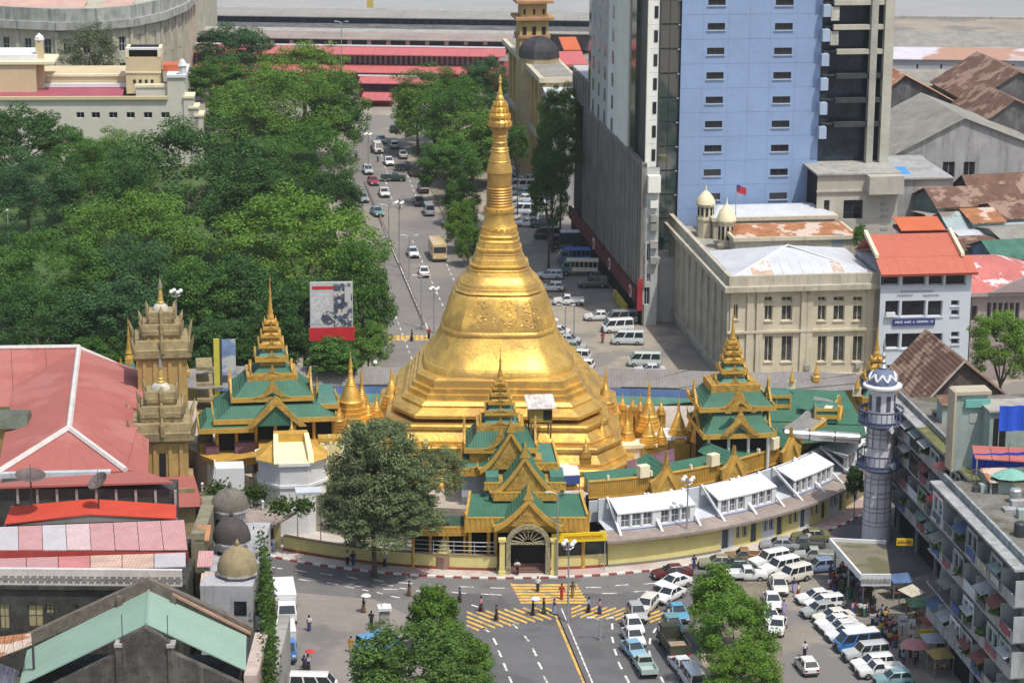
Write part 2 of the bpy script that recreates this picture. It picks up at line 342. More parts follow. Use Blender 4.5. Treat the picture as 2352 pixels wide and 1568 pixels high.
octs('bell_ring', [(b0[0] - .6, body[-1][1] - .05), (b0[0], b0[1]), (S1(845, 605)[0], S1(845, 605)[1]), (S1(826, 594)[0], S1(826, 594)[1]), (S1(822, 570)[0], S1(815, 570)[1])], .28, .40)
octs('bell', [S1(y, w) for y, w in ((822, 588), (790, 567), (745, 538), (700, 512), (650, 488), (600, 467), (574, 456))], .29, .41)
octs('bell_band', [S1(y, w) for y, w in ((576, 462), (560, 464), (545, 459), (535, 452))], .29, .41)
octs('bell_shoulder', [S1(y, w) for y, w in ((540, 449), (520, 447), (460, 431), (400, 412), (330, 392), (275, 373), (258, 362), (250, 345))], .29, .41)
SH = M('embossed_gold', (.77, .47, .11), rough=.4, metal=.65, var=.3, scale=2.4, bump=.9, bscale=5, streak=.1, dirt=(.33, .2, .05))
for sx in (-.36, .20, .62):
 mb = MB(); q = []
 for y, w in ((500, 442), (440, 425), (380, 406), (320, 389), (285, 377)):
  a, z = S1(y, w); q.append((a, z))
 rnd = random.Random(int(sx * 100))
 for k in range(85):
  t = rnd.random() * 3.99; i = int(t); f = t - i; a = q[i][0] * (1 - f) + q[i + 1][0] * f; z = q[i][1] * (1 - f) + q[i + 1][1] * f
  x = a * sx + rnd.gauss(0, .62) * (1.3 - t * .2); r = rnd.uniform(.04, .10); u_ = min(1, abs(x) / (a * .67)); mb.obox((x, -a * (.983 + .047 * (1 - u_ * u_)), z), (r * 2, .05, r * 2), 0, rnd.uniform(0, 3))
 mb.build('garland', GOLD, st)['kind'] = 'stuff'
octs('moulding_rings', [S1(y, w) for y, w in ((258, 352), (240, 334), (232, 322), (222, 330), (205, 326), (196, 312), (188, 318), (172, 312), (164, 300), (150, 290))], .28, .41)
up = lambda pts: [S2(y, w) for y, w in pts]
octs('ring_tier', up([(1545, 302), (1530, 286), (1512, 282), (1500, 266), (1492, 268), (1482, 250), (1474, 252), (1462, 238), (1440, 228), (1432, 216), (1400, 204), (1392, 208), (1382, 196), (1372, 186)]), .27, .40)
octs('ring_tier', up([(1374, 202), (1362, 202), (1356, 182), (1322, 174), (1316, 166), (1290, 158), (1282, 161), (1274, 150), (1262, 147)]), .27, .40)
octs('ring_tier', up([(1264, 157), (1250, 156), (1242, 143), (1204, 137), (1198, 141), (1188, 131), (1170, 130), (1164, 134), (1154, 124), (1130, 121)]), .27, .40)
lot = MB();
a, z0 = S2(1128, 126); a1, z1 = S2(1012, 98); a2, z2 = S2(985, 101); a3, z3 = S2(965, 95)
lot.lathe([(a * .97, z0 - .05), (a, z0 + .12), (a * .95, z0 + .3), (S2(1070, 108)[0], S2(1070, 108)[1]), (a1, z1), (a2, z2), (a3, z3)], 20); lot.build('lotus_band', GOLD, st, smooth=30)
for yb_, w_, n_ in ((1118, 121, 18), (985, 102, 20)):
 a, z = S2(yb_, w_); mb = MB()
 for k in range(n_):
  t = 2 * pi * k / n_; mb.obox((a * cos(t), a * sin(t), z), (.22, .5, .36), t)
 mb.build('petal_row', GOLD, st)
GOLDK = M('bare_gold', (.47, .28, .085), rough=.5, metal=.55, var=.18, scale=1.2, streak=.3, dirt=(.22, .13, .04))
MB().lathe(up([(966, 90)] + [(960 - k * 9.5, (95 if k % 2 else 88) - k * .08) for k in range(14)] + [(826, 83), (812, 86), (800, 83), (780, 87), (768, 84), (735, 88), (722, 90)]), 20).build('banana_bud_base', GOLDK, st, smooth=30)
MB().lathe(up([(726, 91), (716, 90), (650, 76), (646, 79), (640, 74), (580, 62), (575, 67), (566, 60), (556, 63), (545, 55), (520, 53), (514, 56), (506, 51), (480, 50), (474, 54), (460, 50), (440, 57), (420, 62)]), 20).build('banana_bud', GOLD, st, smooth=30)
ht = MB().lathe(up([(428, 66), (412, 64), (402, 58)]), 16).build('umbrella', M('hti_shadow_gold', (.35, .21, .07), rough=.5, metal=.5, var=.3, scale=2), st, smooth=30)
prof = [(402, 80), (372, 78), (352, 62), (340, 72), (322, 70), (304, 52), (296, 58), (278, 54), (262, 38), (254, 44), (238, 40), (220, 27), (212, 30), (196, 27), (180, 17), (172, 19), (150, 13), (120, 8), (98, 7), (92, 13), (84, 9), (72, 12), (60, 11), (50, 5), (28, 1)]
MB().lathe(up(prof), 14).build('finial', GOLD, ht, smooth=30)
mb = MB()
for y, w in ((398, 82), (345, 72), (300, 58), (258, 44)):
 a, z = S2(y, w)
 for k in range(12):
  t = 2 * pi * k / 12; mb.obox((a * cos(t), a * sin(t), z + .18), (.14, .14, .62), t)
mb.build('leaf_fringe', GOLD, ht)
p = V(1240, 940, CYS - 15.5); sc_ = 1.0
hc = thing('hoist_cabin', 'small green and gold box cabin with a striped tin roof on the stupa terrace', 'cabin', (p.x, p.y, p.z - 1.2), TH)
MB().box(-1.25, -1, 0, 1.25, 1, 1.55).build('body', M('cabin_gold', (.30, .23, .05), rough=.6, var=.3, scale=1), hc)
MB().box(.25, -1.06, .3, 1.2, -.98, 1.35).build('window', DARK, hc)
rf = MB()
for k in range(6): rf.slab([(-1.6 + k * .54, -1.5, 1.75), (-1.08 + k * .54, -1.5, 1.75), (-1.08 + k * .54, 1.3, 2.6), (-1.6 + k * .54, 1.3, 2.6)], .08)
rf.build('roof', M('striped_tin', (.55, .5, .47), rough=.5, var=.35, scale=1.6), hc)
for sx in (-1.1, 1.1):
 for sy in (-.9, .9): MB().box(sx - .09, sy - .09, -1.9, sx + .09, sy + .09, 0).build('leg', M('cabin_leg', (.16, .11, .06)), hc)
# ================================================================ small stupas round the terrace
proto = thing('small_stupa', 'proto', 'small stupa')
mb = MB();
for k, (hw, z0, z1) in enumerate(((1.5, 0, .35), (1.34, .35, .7), (1.18, .7, 1.05), (1.02, 1.05, 1.4))): mb.prism([(x * .0 + hw * cos(radians(22.5 + 45 * i)), hw * sin(radians(22.5 + 45 * i))) for i in range(8)], z0 - .02, z1)
mb.build('terraces', GOLD, proto)
MB().lathe([(.98, 1.38), (1.0, 1.5), (.86, 1.6), (.74, 1.95), (.62, 2.35), (.46, 2.65), (.44, 2.72), (.40, 2.75)], 14).build('bell', GOLD, proto, smooth=30)
MB().lathe([(.43, 2.72), (.43, 2.82), (.36, 2.88), (.37, 2.98), (.31, 3.04), (.31, 3.14), (.26, 3.2), (.26, 3.3), (.22, 3.36), (.19, 3.55), (.16, 3.7), (.20, 3.76), (.14, 4.05), (.08, 4.25)], 12).build('rings', GOLD, proto, smooth=30)
u = MB().lathe([(.19, 4.2), (.15, 4.35), (.16, 4.42), (.10, 4.6), (.10, 4.68), (.05, 4.9), (.025, 5.2), (.06, 5.26), (.01, 5.45)], 10).build('umbrella', GOLDP, proto, smooth=30)
SM = [  # tip x, tip y, base y, distance in front of the axis (negative: behind), what sets it apart
 (806, 806, 962, 9, 'thick pinkish-topped small gold stupa beside the tall street lamp'), (831, 842, 968, 6, 'small gold stupa just right of the pinkish-topped one'), (729, 865, 985, 11, 'small gold stupa against the right end of the left pavilion roof'),
 (776, 892, 990, 13, 'short gold stupa between the left pavilion and the leafy bodhi tree'), (899, 834, 935, 3, 'gold stupa closest to the big stupa on its left side'), (865, 900, 955, 8, 'tiny gold stupa low beside the big stupa left flank'),
 (670, 955, 1010, 24, 'low gold stupa above the cream sloping stair roof'), (800, 945, 1000, 16, 'tiny gold stupa half hidden at the top of the bodhi tree'), (1050, 960, 1018, 18, 'pale gold stupa left of the spired entrance hall'), (1018, 975, 1030, 20, 'slim pale gold stupa right over the bodhi tree crown'),
 (995, 960, 1030, 19, 'pale gold stupa nearest the bodhi tree at the stupa foot'), (1268, 940, 1016, 18, 'gold stupa under the hoist cabin legs'), (1390, 838, 952, 2, 'gold stupa closest to the big stupa on its right side'), (1489, 868, 985, 8, 'tall gold stupa in the middle of the right terrace'),
 (1381, 945, 1030, 20, 'broad dull gold stupa at the right front corner of the big stupa'), (1490, 935, 1022, 15, 'bright gold stupa in front of the tall one on the right terrace'), (1557, 905, 1012, 11, 'gold stupa on the white-edged yellow shrine block'), (1585, 935, 1005, 9, 'narrow gold stupa squeezed beside the right pavilion'),
 (1345, 1000, 1048, 26, 'low gold stupa right of the spired entrance hall behind blue awning'), (1470, 900, 955, 5, 'slim gold stupa left of the tall one on the right terrace'), (1518, 910, 950, 3, 'little gold stupa right of the tall one on the right terrace'), (1430, 900, 940, -3, 'tiny gold stupa against the blue awning on the right'), (1453, 905, 942, -2, 'second tiny gold stupa against the blue awning on the right'),
 (1418, 920, 950, 1, 'tiny gold stupa touching the big stupa right lower corner'), (1345, 1005, 1022, 21, 'tiny gold stupa on the parapet by the right terrace wall'), (690, 1000, 1022, 25, 'tiny gold finial stupa on right shoulder of the cream stair roof'), (648, 1000, 1022, 25, 'tiny gold finial stupa on left shoulder of the cream stair roof'), (1440, 935, 1012, 13, 'gold stupa left of the bright one at the front of the right terrace'), (1518, 955, 1018, 14, 'small gold stupa right of the bright one at the front of the right terrace'), (1600, 945, 1012, 12, 'small gold stupa nearest the right pavilion steps'), (1408, 985, 1036, 20, 'low pale gold stupa at the foot of the right front corner of the big stupa'), (1325, 985, 1030, 22, 'slim gold stupa between entrance hall and the big stupa right front corner'), (752, 920, 992, 13, 'narrow gold stupa between the pavilion edge and the thick pinkish-topped one'), (845, 905, 968, 9, 'tiny gold stupa below the one right of the pinkish-topped one'), (705, 925, 990, 14, 'tiny gold stupa tucked under the left pavilion right eave'), (1290, 955, 1020, 17, 'gold stupa right of the hoist cabin legs')]
first = True
for tx, ty, by, f, lab in SM:
 Y = CYS + 2 - f * .62; b = V(tx, by, Y); t = V(tx, ty, Y); h = t.z - b.z; s_ = h / 5.45
 w = s_ * (.92 if h > 3 else 1.0); o = proto if first else dup(proto); first = False
 tag(o, lab, 'small stupa', 'small gilded stupas round the big stupa'); o.location = b; o.scale = (w * 1.05, w * 1.05, s_); o.rotation_euler = (0, 0, TH)
 lo = 4.6
 if b.z > 4.9:
  pl = MB().prism([(1.7 * cos(radians(45 + 90 * i)), 1.7 * sin(radians(45 + 90 * i))) for i in range(4)], -(b.z - PZ) / s_, -.01).build('plinth', GOLDP, o)
# ================================================================ tiered temple roofs
def tier(root, cx, cy, z, wx, wy, h, ov=.6, top=.62, crest=True, rz=0.0, upt=.55, fas=.55, rm=None):
 g = MB(); n = 1
 lo = [(cx - wx, cy - wy, z), (cx + wx, cy - wy, z), (cx + wx, cy + wy, z), (cx - wx, cy + wy, z)]
 mid = [(cx - wx * (.5 + top / 2), cy - wy * (.5 + top / 2), z + h * .42), (cx + wx * (.5 + top / 2), cy - wy * (.5 + top / 2), z + h * .42), (cx + wx * (.5 + top / 2), cy + wy * (.5 + top / 2), z + h * .42), (cx - wx * (.5 + top / 2), cy + wy * (.5 + top / 2), z + h * .42)]
 hi = [(cx - wx * top, cy - wy * top, z + h), (cx + wx * top, cy - wy * top, z + h), (cx + wx * top, cy + wy * top, z + h), (cx - wx * top, cy + wy * top, z + h)]
 g.loft([lo, mid, hi]); r = g.build('roof_tier', rm or (GREEN if wx > 2.2 else GREEN2), root)
 m = MB(); t = .12; f = fas
 m.box(cx - wx - t, cy - wy - t, z - f * .55, cx + wx + t, cy - wy + .03, z + f * .45); m.box(cx - wx - t, cy + wy - .03, z - f * .55, cx + wx + t, cy + wy + t, z + f * .45)
 m.box(cx - wx - t, cy - wy + .03, z - f * .55, cx - wx + .03, cy + wy - .03, z + f * .45); m.box(cx + wx - .03, cy - wy + .03, z - f * .55, cx + wx + t, cy + wy - .03, z + f * .45)
 for sx in (-1, 1):
  for sy in (-1, 1):
   x, y = cx + sx * (wx + .02), cy + sy * (wy + .02); u_ = upt * min(1.3, max(.5, wx * .35))
   m.tube([(x - sx * .25, y - sy * .25, z), (x, y, z + u_ * .5), (x + sx * .22 * u_, y + sy * .22 * u_, z + u_ * 1.6)], [.16 * max(.6, u_), .13 * max(.6, u_), .01], 5)
 m.build('gold_fascia', GOLDP, r)
 if crest:
  k = wx * .46
  for sy in (-1, 1):
   y0 = cy + sy * wy; gbl = MB(); gbl.ext([(cx - k, z + f * .3), (cx - k * .55, z + h * .35), (cx - k * .22, z + h * .85), (cx, z + h * 1.5), (cx + k * .22, z + h * .85), (cx + k * .55, z + h * .35), (cx + k, z + f * .3), (cx + k * .5, z + f * .35), (cx, z + h * .5), (cx - k * .5, z + f * .35)], y0 - .09 - .1 * (sy < 0), y0 + .09 + .1 * (sy > 0)); gbl.build('gable_crest', GOLDD, r)
  k = wy * .46
  for sx in (-1, 1):
   x0 = cx + sx * wx; gbl = MB()
   pr = [(cy - k, z + f * .3), (cy - k * .22, z + h * .85), (cy, z + h * 1.5), (cy + k * .22, z + h * .85), (cy + k, z + f * .3), (cy, z + h * .5)]
   vs = [(x0 - .12, p[0], p[1]) for p in pr] + [(x0 + .12, p[0], p[1]) for p in pr]; q = len(pr)
   gbl.add(vs, [tuple(range(q)), tuple(range(q, 2 * q))[::-1]] + [(i, q + i, q + (i + 1) % q, (i + 1) % q) for i in range(q)]); gbl.build('gable_crest', GOLDD, r)
 return r
def spire(root, cx, cy, z, h, r=.5, nm='spire'):
 MB().lathe([(r * 1.1, z), (r, z + h * .06), (r * .8, z + h * .1), (r * .95, z + h * .14), (r * .55, z + h * .25), (r * .62, z + h * .28), (r * .42, z + h * .38), (r * .46, z + h * .41), (r * .3, z + h * .5), (r * .36, z + h * .54), (r * .40, z + h * .57), (r * .14, z + h * .72), (r * .1, z + h * .85), (r * .18, z + h * .88), (.01, z + h)], 10, (cx, cy)).build(nm, GOLDP, root, smooth=35)
def pyatthat(root, x, y, z, w, n, ztip, sq=1.0, shr=.74, hk=.5):
 """n shrinking roofs on gold drums, then a gilded spire up to ztip"""
 ws = [w * shr ** k for k in range(n)]; tot = sum(ws); room = (ztip - z) * .56
 for k, wk in enumerate(ws):
  hh = room * wk / tot; tier(root, x, y, z, wk, wk * sq, hh * .5, top=.58, crest=(wk > .5), upt=.6, fas=max(.26, min(.75, wk * .36)), rm=GOLDD if k > 1 else None)
  MB().box(x - wk * .58, y - wk * .58 * sq, z + hh * .45, x + wk * .58, y + wk * .58 * sq, z + hh * 1.02).build('drum', GOLDD, root)
  z += hh
 spire(root, x, y, z, ztip - z, max(.22, ws[-1] * .62))
 return root
def column(root, x, y, z0, z1, r=.18, mat=None): MB().lathe([(r * 1.3, z0), (r * 1.3, z0 + .2), (r, z0 + .25), (r, z1 - .3), (r * 1.25, z1 - .2), (r * 1.25, z1)], 10, (x, y)).build('column', mat or GOLDP, root, smooth=30)
def hall(name, label, tx, ty, by, Y, w0, n, wing=None, eave=None, sq=.85, base_h=2.6, shr=.74):
 b = V(tx, by, Y); t = V(tx, ty, Y)
 r = thing(name, label, 'temple pavilion', (b.x, Y, PZ), TH)
 return r, t.z - PZ, b.z - PZ
YL = 299.0
r, zt, _ = hall('spired_pavilion', 'green roofed pavilion with tall gilded spire left of the stupa beside the billboard', 627, 632, 1000, YL, 5, 6)
PL = r
e1 = V(627, 915, YL - 4).z - PZ; e2 = V(627, 968, YL - 6.5).z - PZ
tier(r, 0, -1, e2, 6.9, 5.0, 1.3, top=.72, crest=False); tier(r, -.2, 0, e1, 4.6, 4.2, 1.7, top=.62)
MB().box(-4.6, -3.4, e2 + 1.5, 4.4, 3.4, e1 + .1).build('drum', GOLDD, r)
MB().box(-3, -2.6, e1 + 1.2, 2.8, 2.6, e1 + 2.3).build('drum', GOLDD, r)
pyatthat(r, -.1, 0, e1 + 2.2, 2.35, 6, zt, shr=.76)
MB().box(-6.5, -4.6, 0, 6.5, 4.4, e2 - .25).build('hall_wall', DARK, r)
for k in range(7): column(r, -6.6 + k * 2.2, -5.2, 0, e2 - .2, .2)
fg = MB(); zz = e2 + .2
fg.ext([(-3.4, zz - .6), (-1.6, zz + 1.2), (0, zz + 3.1), (1.6, zz + 1.2), (3.4, zz - .6), (2.6, zz - .6), (0, zz + 1.9), (-2.6, zz - .6)], -7.5, -7.1); fg.build('front_gable', GOLDD, r)
MB().loft([[(-2.9, -7.2, zz - .5), (0, -7.2, zz + 2.2), (2.9, -7.2, zz - .5)], [(-2.9, -2, zz - .5), (0, -2, zz + 2.2), (2.9, -2, zz - .5)]]).build('front_roof', GREEN, r)
MB().ext([(-2.2, zz - .5), (0, zz + 1.3), (2.2, zz - .5)], -7.05, -6.95).build('gable_panel', DARK, r)
tier(r, -5.6, -3.0, e2 - .9, 3.0, 3.4, 1.1, top=.7, crest=False); tier(r, 6.0, -1.0, e2 + .9, 1.3, 3.0, 1.2, top=.7, crest=False)
YR = 295.0
r, zt, _ = hall('spired_pavilion', 'green roofed pavilion with tall gilded spire right of the stupa before the cream building', 1676, 700, 1010, YR, 5, 6)
e1 = V(1676, 941, YR - 4).z - PZ; e2 = V(1676, 1001, YR - 5).z - PZ
tier(r, 0, -.5, e2, 4.1, 4.4, 2.4, top=.62); tier(r, 0, 0, e1, 4.3, 3.6, 1.8, top=.6)
MB().box(-3, -2.8, e2 + 1.8, 3, 2.8, e1 + .1).build('drum', GOLDD, r); MB().box(-2.8, -2.3, e1 + 1.2, 2.8, 2.3, e1 + 2.4).build('drum', GOLDD, r)
pyatthat(r, 0, 0, e1 + 2.3, 1.85, 6, zt, shr=.76)
MB().box(-3.4, -3.6, 0, 3.4, 3.6, e2 - .25).build('hall_wall', DARK, r)
for k in range(4): column(r, -3.4 + k * 2.27, -4.4, 0, e2 - .2, .18, WHITE)
for zz, k in ((e1 + .3, .8), (e2 + .4, 1.0)):
 MB().ext([(-2.2 * k, zz - .3), (-.9 * k, zz + 1.1 * k), (0, zz + 2.7 * k), (.9 * k, zz + 1.1 * k), (2.2 * k, zz - .3), (1.5 * k, zz - .3), (0, zz + 1.2 * k), (-1.5 * k, zz - .3)], -5.3, -5.0).build('front_gable', GOLDD, r)
b = V(2010, 900, 322); t = V(2010, 736, 322)
r = thing('spired_pavilion', 'slender gold spire with green tiers standing directly behind the minaret dome', 'temple pavilion', (b.x, 322, PZ), TH)
MB().box(-2, -2, 0, 2, 2, b.z - PZ - .1).build('hall_wall', GOLDD, r); pyatthat(r, 0, 0, b.z - PZ - .4, 2.1, 4, t.z - PZ, shr=.66)
b = V(297, 848, 330); t = V(297, 728, 330)
r = thing('spired_pavilion', 'small gold spire with one green tier peeping out left of the ochre city hall tower', 'temple pavilion', (b.x, 330, 0), TH)
MB().box(-.8, -.8, 0, .8, .8, b.z).build('hall_wall', GOLDD, r); tier(r, 0, 0, b.z - .2, 1.05, 1.0, 1.1, top=.5); MB().box(-.5, -.5, b.z + .8, .5, .5, b.z + 1.5).build('drum', GOLDP, r); spire(r, 0, 0, b.z + 1.4, t.z - b.z - 1.4, .5)
# ================================================================ entrance hall and gateway towards the camera
gp = G(1212, 1318)
gt = thing('entrance_gateway', 'gold and green gateway of stacked gables with arched dark entrance facing the crossing', 'temple gateway', (gp.x, gp.y, .15), radians(2))
gz = lambda py, dy: V(1212, py, gp.y + dy).z - .15
gx = lambda px, py, dy: V(px, py, gp.y + dy).x - gp.x
def gable_roof(root, x0, x1, zc, ze, y0, y1, mat=GREEN, board=True, flame=1.0, bt=.34):
 """gable with its ridge along y; carved gold bargeboards on its front edge"""
 xm = (x0 + x1) / 2; n = 6; w = (x1 - x0) / 2
 prof = [(xm - w + w * i / n, ze + (zc - ze) * (i / n) ** 1.45) for i in range(n + 1)] + [(xm + w * i / n, zc - (zc - ze) * (1 - (1 - i / n) ** 1.45)) for i in range(1, n + 1)]
 m = MB(); m.loft([[(p[0], y0, p[1]) for p in prof], [(p[0], y1, p[1]) for p in prof]], False, False, closed=False)
 low = [(p[0], y0, p[1] - .12) for p in prof]; low2 = [(p[0], y1, p[1] - .12) for p in prof]; m.loft([low, low2], False, False, closed=False)
 r = m.build('gable_roof', mat, root)
 if board:
  b = MB(); out = [(p[0], p[1] + .10) for p in prof]; inn = [(p[0], p[1] - bt) for p in prof][::-1]
  k = len(prof)
  for i in range(k - 1):
   a, c = prof[i], prof[i + 1]
   b.add([(a[0], y0 - .16, a[1] - bt), (c[0], y0 - .16, c[1] - bt), (c[0], y0 - .16, c[1] + .14), (a[0], y0 - .16, a[1] + .14), (a[0], y0 + .1, a[1] - bt), (c[0], y0 + .1, c[1] - bt), (c[0], y0 + .1, c[1] + .14), (a[0], y0 + .1, a[1] + .14)],
     [(0, 1, 2, 3), (7, 6, 5, 4), (0, 4, 5, 1), (3, 2, 6, 7), (0, 3, 7, 4), (1, 5, 6, 2)])
  b.ext([(xm - .45 * flame, zc - .1), (xm - .2 * flame, zc + .5 * flame), (xm, zc + 1.5 * flame), (xm + .2 * flame, zc + .5 * flame), (xm + .45 * flame, zc - .1)], y0 - .2, y0 + .05)
  for s_, xe in ((-1, x0), (1, x1)):
   b.tube([(xe - s_ * .3, y0, ze), (xe + s_ * .1, y0, ze + .1), (xe + s_ * .32, y0, ze + .5 * flame), (xe + s_ * .28, y0, ze + .95 * flame)], [.2, .18, .12, .02], 5)
  b.build('bargeboard', GOLDP, r)
  MB().ext([(x0 + .4, ze), (xm, zc - .4), (x1 - .4, ze)], y0 + .12, y0 + .18).build('gable_panel', GOLDD, r)
 return r
def fascia(root, x0, x1, z0, z1, y, mat=GOLDP, mer=True):
 m = MB().box(x0, y - .1, z0, x1, y + .1, z1)
 if mer:
  n = int((x1 - x0) / .55)
  for k in range(n): m.box(x0 + .1 + k * .55, y - .16, z0 + .12, x0 + .45 + k * .55, y - .1, z1 - .1)
 m.box(x0, y - .17, z1 - .08, x1, y + .05, z1 + .1); m.box(x0, y - .15, z0 - .1, x1, y + .05, z0 + .04)
 return m.build('fascia', mat, root)
zA, zB = gz(1222, .5), gz(1192, .5)
xl, xr = gx(1072, 1205, 2), gx(1350, 1205, 2)
zR = gz(1136, 6)
m = MB(); m.loft([[(xl, 1.2, zB), (xr, 1.2, zB), (xr, 1.2, zB - .1), (xl, 1.2, zB - .1)], [(xl + .5, 6.5, zR), (xr - .5, 6.5, zR), (xr - .5, 6.5, zR - .1), (xl + .5, 6.5, zR - .1)]]); m.build('lower_roof', GREEN, gt)
fascia(gt, xl - .2, xr + .2, zA, zB, 1.0)
for sx, xe in ((-1, xl), (1, xr)):
 mm = MB(); mm.box(xe - .14, 1.0, zA, xe + .14, 3.2, zB + .1); mm.tube([(xe, 1, zB - .1), (xe + sx * .1, .9, zB + .4), (xe + sx * .3, .8, zB + 1.0)], [.2, .16, .03], 5)
 mm.loft([[(xe - .13, 1.1, zB), (xe + .13, 1.1, zB), (xe + .13, 1.1, zB + .3), (xe - .13, 1.1, zB + .3)], [(xe - sx * .5 - .13, 6.5, zR), (xe - sx * .5 + .13, 6.5, zR), (xe - sx * .5 + .13, 6.5, zR + .35), (xe - sx * .5 - .13, 6.5, zR + .35)]]); mm.build('hip_ridge', GOLDP, gt)
gable_roof(gt, -3.6, 3.6, gz(1142, 0), zB - .5, -.4, 6.5, flame=1.3, bt=.55)
MB().box(-.55, -.35, gz(1196, 0), .55, -.18, gz(1178, 0)).build('gable_window', GOLDD, gt)
arch = [(-2.15, 0), (-2.15, gz(1245, 0))]; za = gz(1245, 0)
sg = 14; ro, ri = 2.35, 1.85
scr = MB()
for i in range(sg):
 t0, t1 = pi * i / sg, pi * (i + 1) / sg
 P = lambda r_, t: (-r_ * cos(t), za + r_ * .9 * sin(t))
 a, b_, c, d = P(ri, t0), P(ri, t1), P(ro, t1), P(ro, t0)
 scr.add([(a[0], -.55, a[1]), (b_[0], -.55, b_[1]), (c[0], -.55, c[1]), (d[0], -.55, d[1]), (a[0], -.15, a[1]), (b_[0], -.15, b_[1]), (c[0], -.15, c[1]), (d[0], -.15, d[1])], [(0, 1, 2, 3), (7, 6, 5, 4), (0, 4, 5, 1), (3, 2, 6, 7)])
scr.box(-2.35, -.55, 0, -1.85, -.15, za); scr.box(1.85, -.55, 0, 2.35, -.15, za)
GOLDG = M('grey_gold_stucco', (.30, .27, .17), rough=.7, var=.4, scale=2.5, bump=.6, bscale=5)
ar = scr.build('arch_frame', GOLDG, gt)
fan = MB()
for k in range(9):
 t = pi * (k + .5) / 9; fan.tube([(-.5 * cos(t), -.3, za + .45 * sin(t)), (-1.8 * cos(t), -.3, za + 1.62 * sin(t))], [.05, .1], 4)
fan.box(-1.85, -.4, za - .12, 1.85, -.2, za + .1); fan.build('fan_grille', GOLDG, ar)
MB().box(-1.86, 1.4, 0, 1.86, 1.5, za + 1.7).build('doorway', DARK, gt)
stp = MB()
for k in range(4): stp.box(-1.85, -.1 + k * .38, 0, 1.85, .28 + k * .38, .16 * (k + 1))
stp.build('steps', M('step_red', (.18, .10, .08)), gt)
POSTY = M('post_yellow', (.70, .60, .22), rough=.8, var=.1)
for sx in (-1, 1): MB().box(sx * 2.75 - .28, -.7, 0, sx * 2.75 + .28, -.1, gz(1242, -.5)).box(sx * 2.75 - .4, -.82, gz(1242, -.5) - .02, sx * 2.75 + .4, .02, gz(1242, -.5) + .28).box(sx * 2.75 - .38, -.8, 0, sx * 2.75 + .38, -.0, .45).build('gate_post', POSTY, gt)
for x in (xl + .4, xl + 2.4, -3.4, 3.4, xr - 2.2, xr - .4): column(gt, x, 1.5, 0, zA, .2)
MB().box(xl + .5, 6.0, 0, xr - .5, 6.2, zA).build('inner_wall', DARK, gt)
wl0, wl1 = gx(945, 1220, 3), xl + .3
MB().loft([[(wl0, 1.6, gz(1208, 2)), (wl1, 1.6, gz(1208, 2)), (wl1, 1.6, gz(1208, 2) - .1), (wl0, 1.6, gz(1208, 2) - .1)], [(wl0 + .8, 6.5, gz(1184, 6.5)), (wl1, 6.5, gz(1184, 6.5)), (wl1, 6.5, gz(1184, 6.5) - .1), (wl0 + .8, 6.5, gz(1184, 6.5) - .1)]]).build('wing_roof', M('mossy_green_sheet', (.03, .085, .055), rough=.7, var=.3, scale=.7, streak=.4, dirt=(.14, .16, .14)), gt)
fascia(gt, wl0 - .1, wl1 - .2, gz(1226, 1.6), gz(1209, 1.6), 1.5)
for k in range(4): column(gt, wl0 + .3 + k * (wl1 - wl0) / 3.4, 2.0, 0, gz(1226, 1.6), .16)
MB().box(wl0 + .3, 5.4, 0, wl1, 5.6, gz(1212, 5)).build('inner_wall', DARK, gt)
def upper(px0, px1, pr, pe, dy0, dy1, fl=1.0, fz=None, cx_=None):
 x0, x1 = gx(px0, pe, dy0), gx(px1, pe, dy0); gable_roof(gt, x0, x1, gz(pr, dy0), gz(pe, dy0), dy0, dy1, flame=fl, bt=.5)
 return x0, x1
zq = lambda py, dy: gz(py, dy)
d2 = 5.0; x0, x1 = gx(1140, 1140, d2), gx(1278, 1140, d2)
MB().box(x0 + .3, d2 + .5, zR - 1.5, x1 - .3, d2 + 5, zq(1110, d2)).build('upper_wall', GOLDD, gt)
upper(1132, 1285, 1048, 1132, d2 - .5, d2 + 5, 1.2)
fascia(gt, x0 - .2, x1 + .2, zq(1146, d2 - .6), zq(1130, d2 - .6), d2 - .7)
for sx, (q0, q1) in ((-1, (1120, 1150)), (1, (1268, 1300))):
 MB().box(gx(q0, 1100, d2 + 1), d2 + .6, zR - .8, gx(q1, 1100, d2 + 1), d2 + 4, zq(1092, d2 + 1)).build('side_block', GREEN2, gt)
 fascia(gt, gx(q0, 1100, d2 + 1) - .2, gx(q1, 1100, d2 + 1) + .2, zq(1122, d2 + .6), zq(1108, d2 + .6), d2 + .5)
d3 = 8.0; x0, x1 = gx(1128, 1080, d3), gx(1252, 1080, d3)
upper(1108, 1250, 990, 1078, d3, d3 + 6, 1.1); MB().box(x0, d3 + 1, zR, x1, d3 + 5, zq(1062, d3)).build('upper_wall', GOLDD, gt)
fascia(gt, gx(1085, 1080, d3), gx(1135, 1080, d3), zq(1090, d3), zq(1076, d3), d3 + .4); fascia(gt, gx(1235, 1075, d3), gx(1288, 1075, d3), zq(1080, d3), zq(1066, d3), d3 + .4)
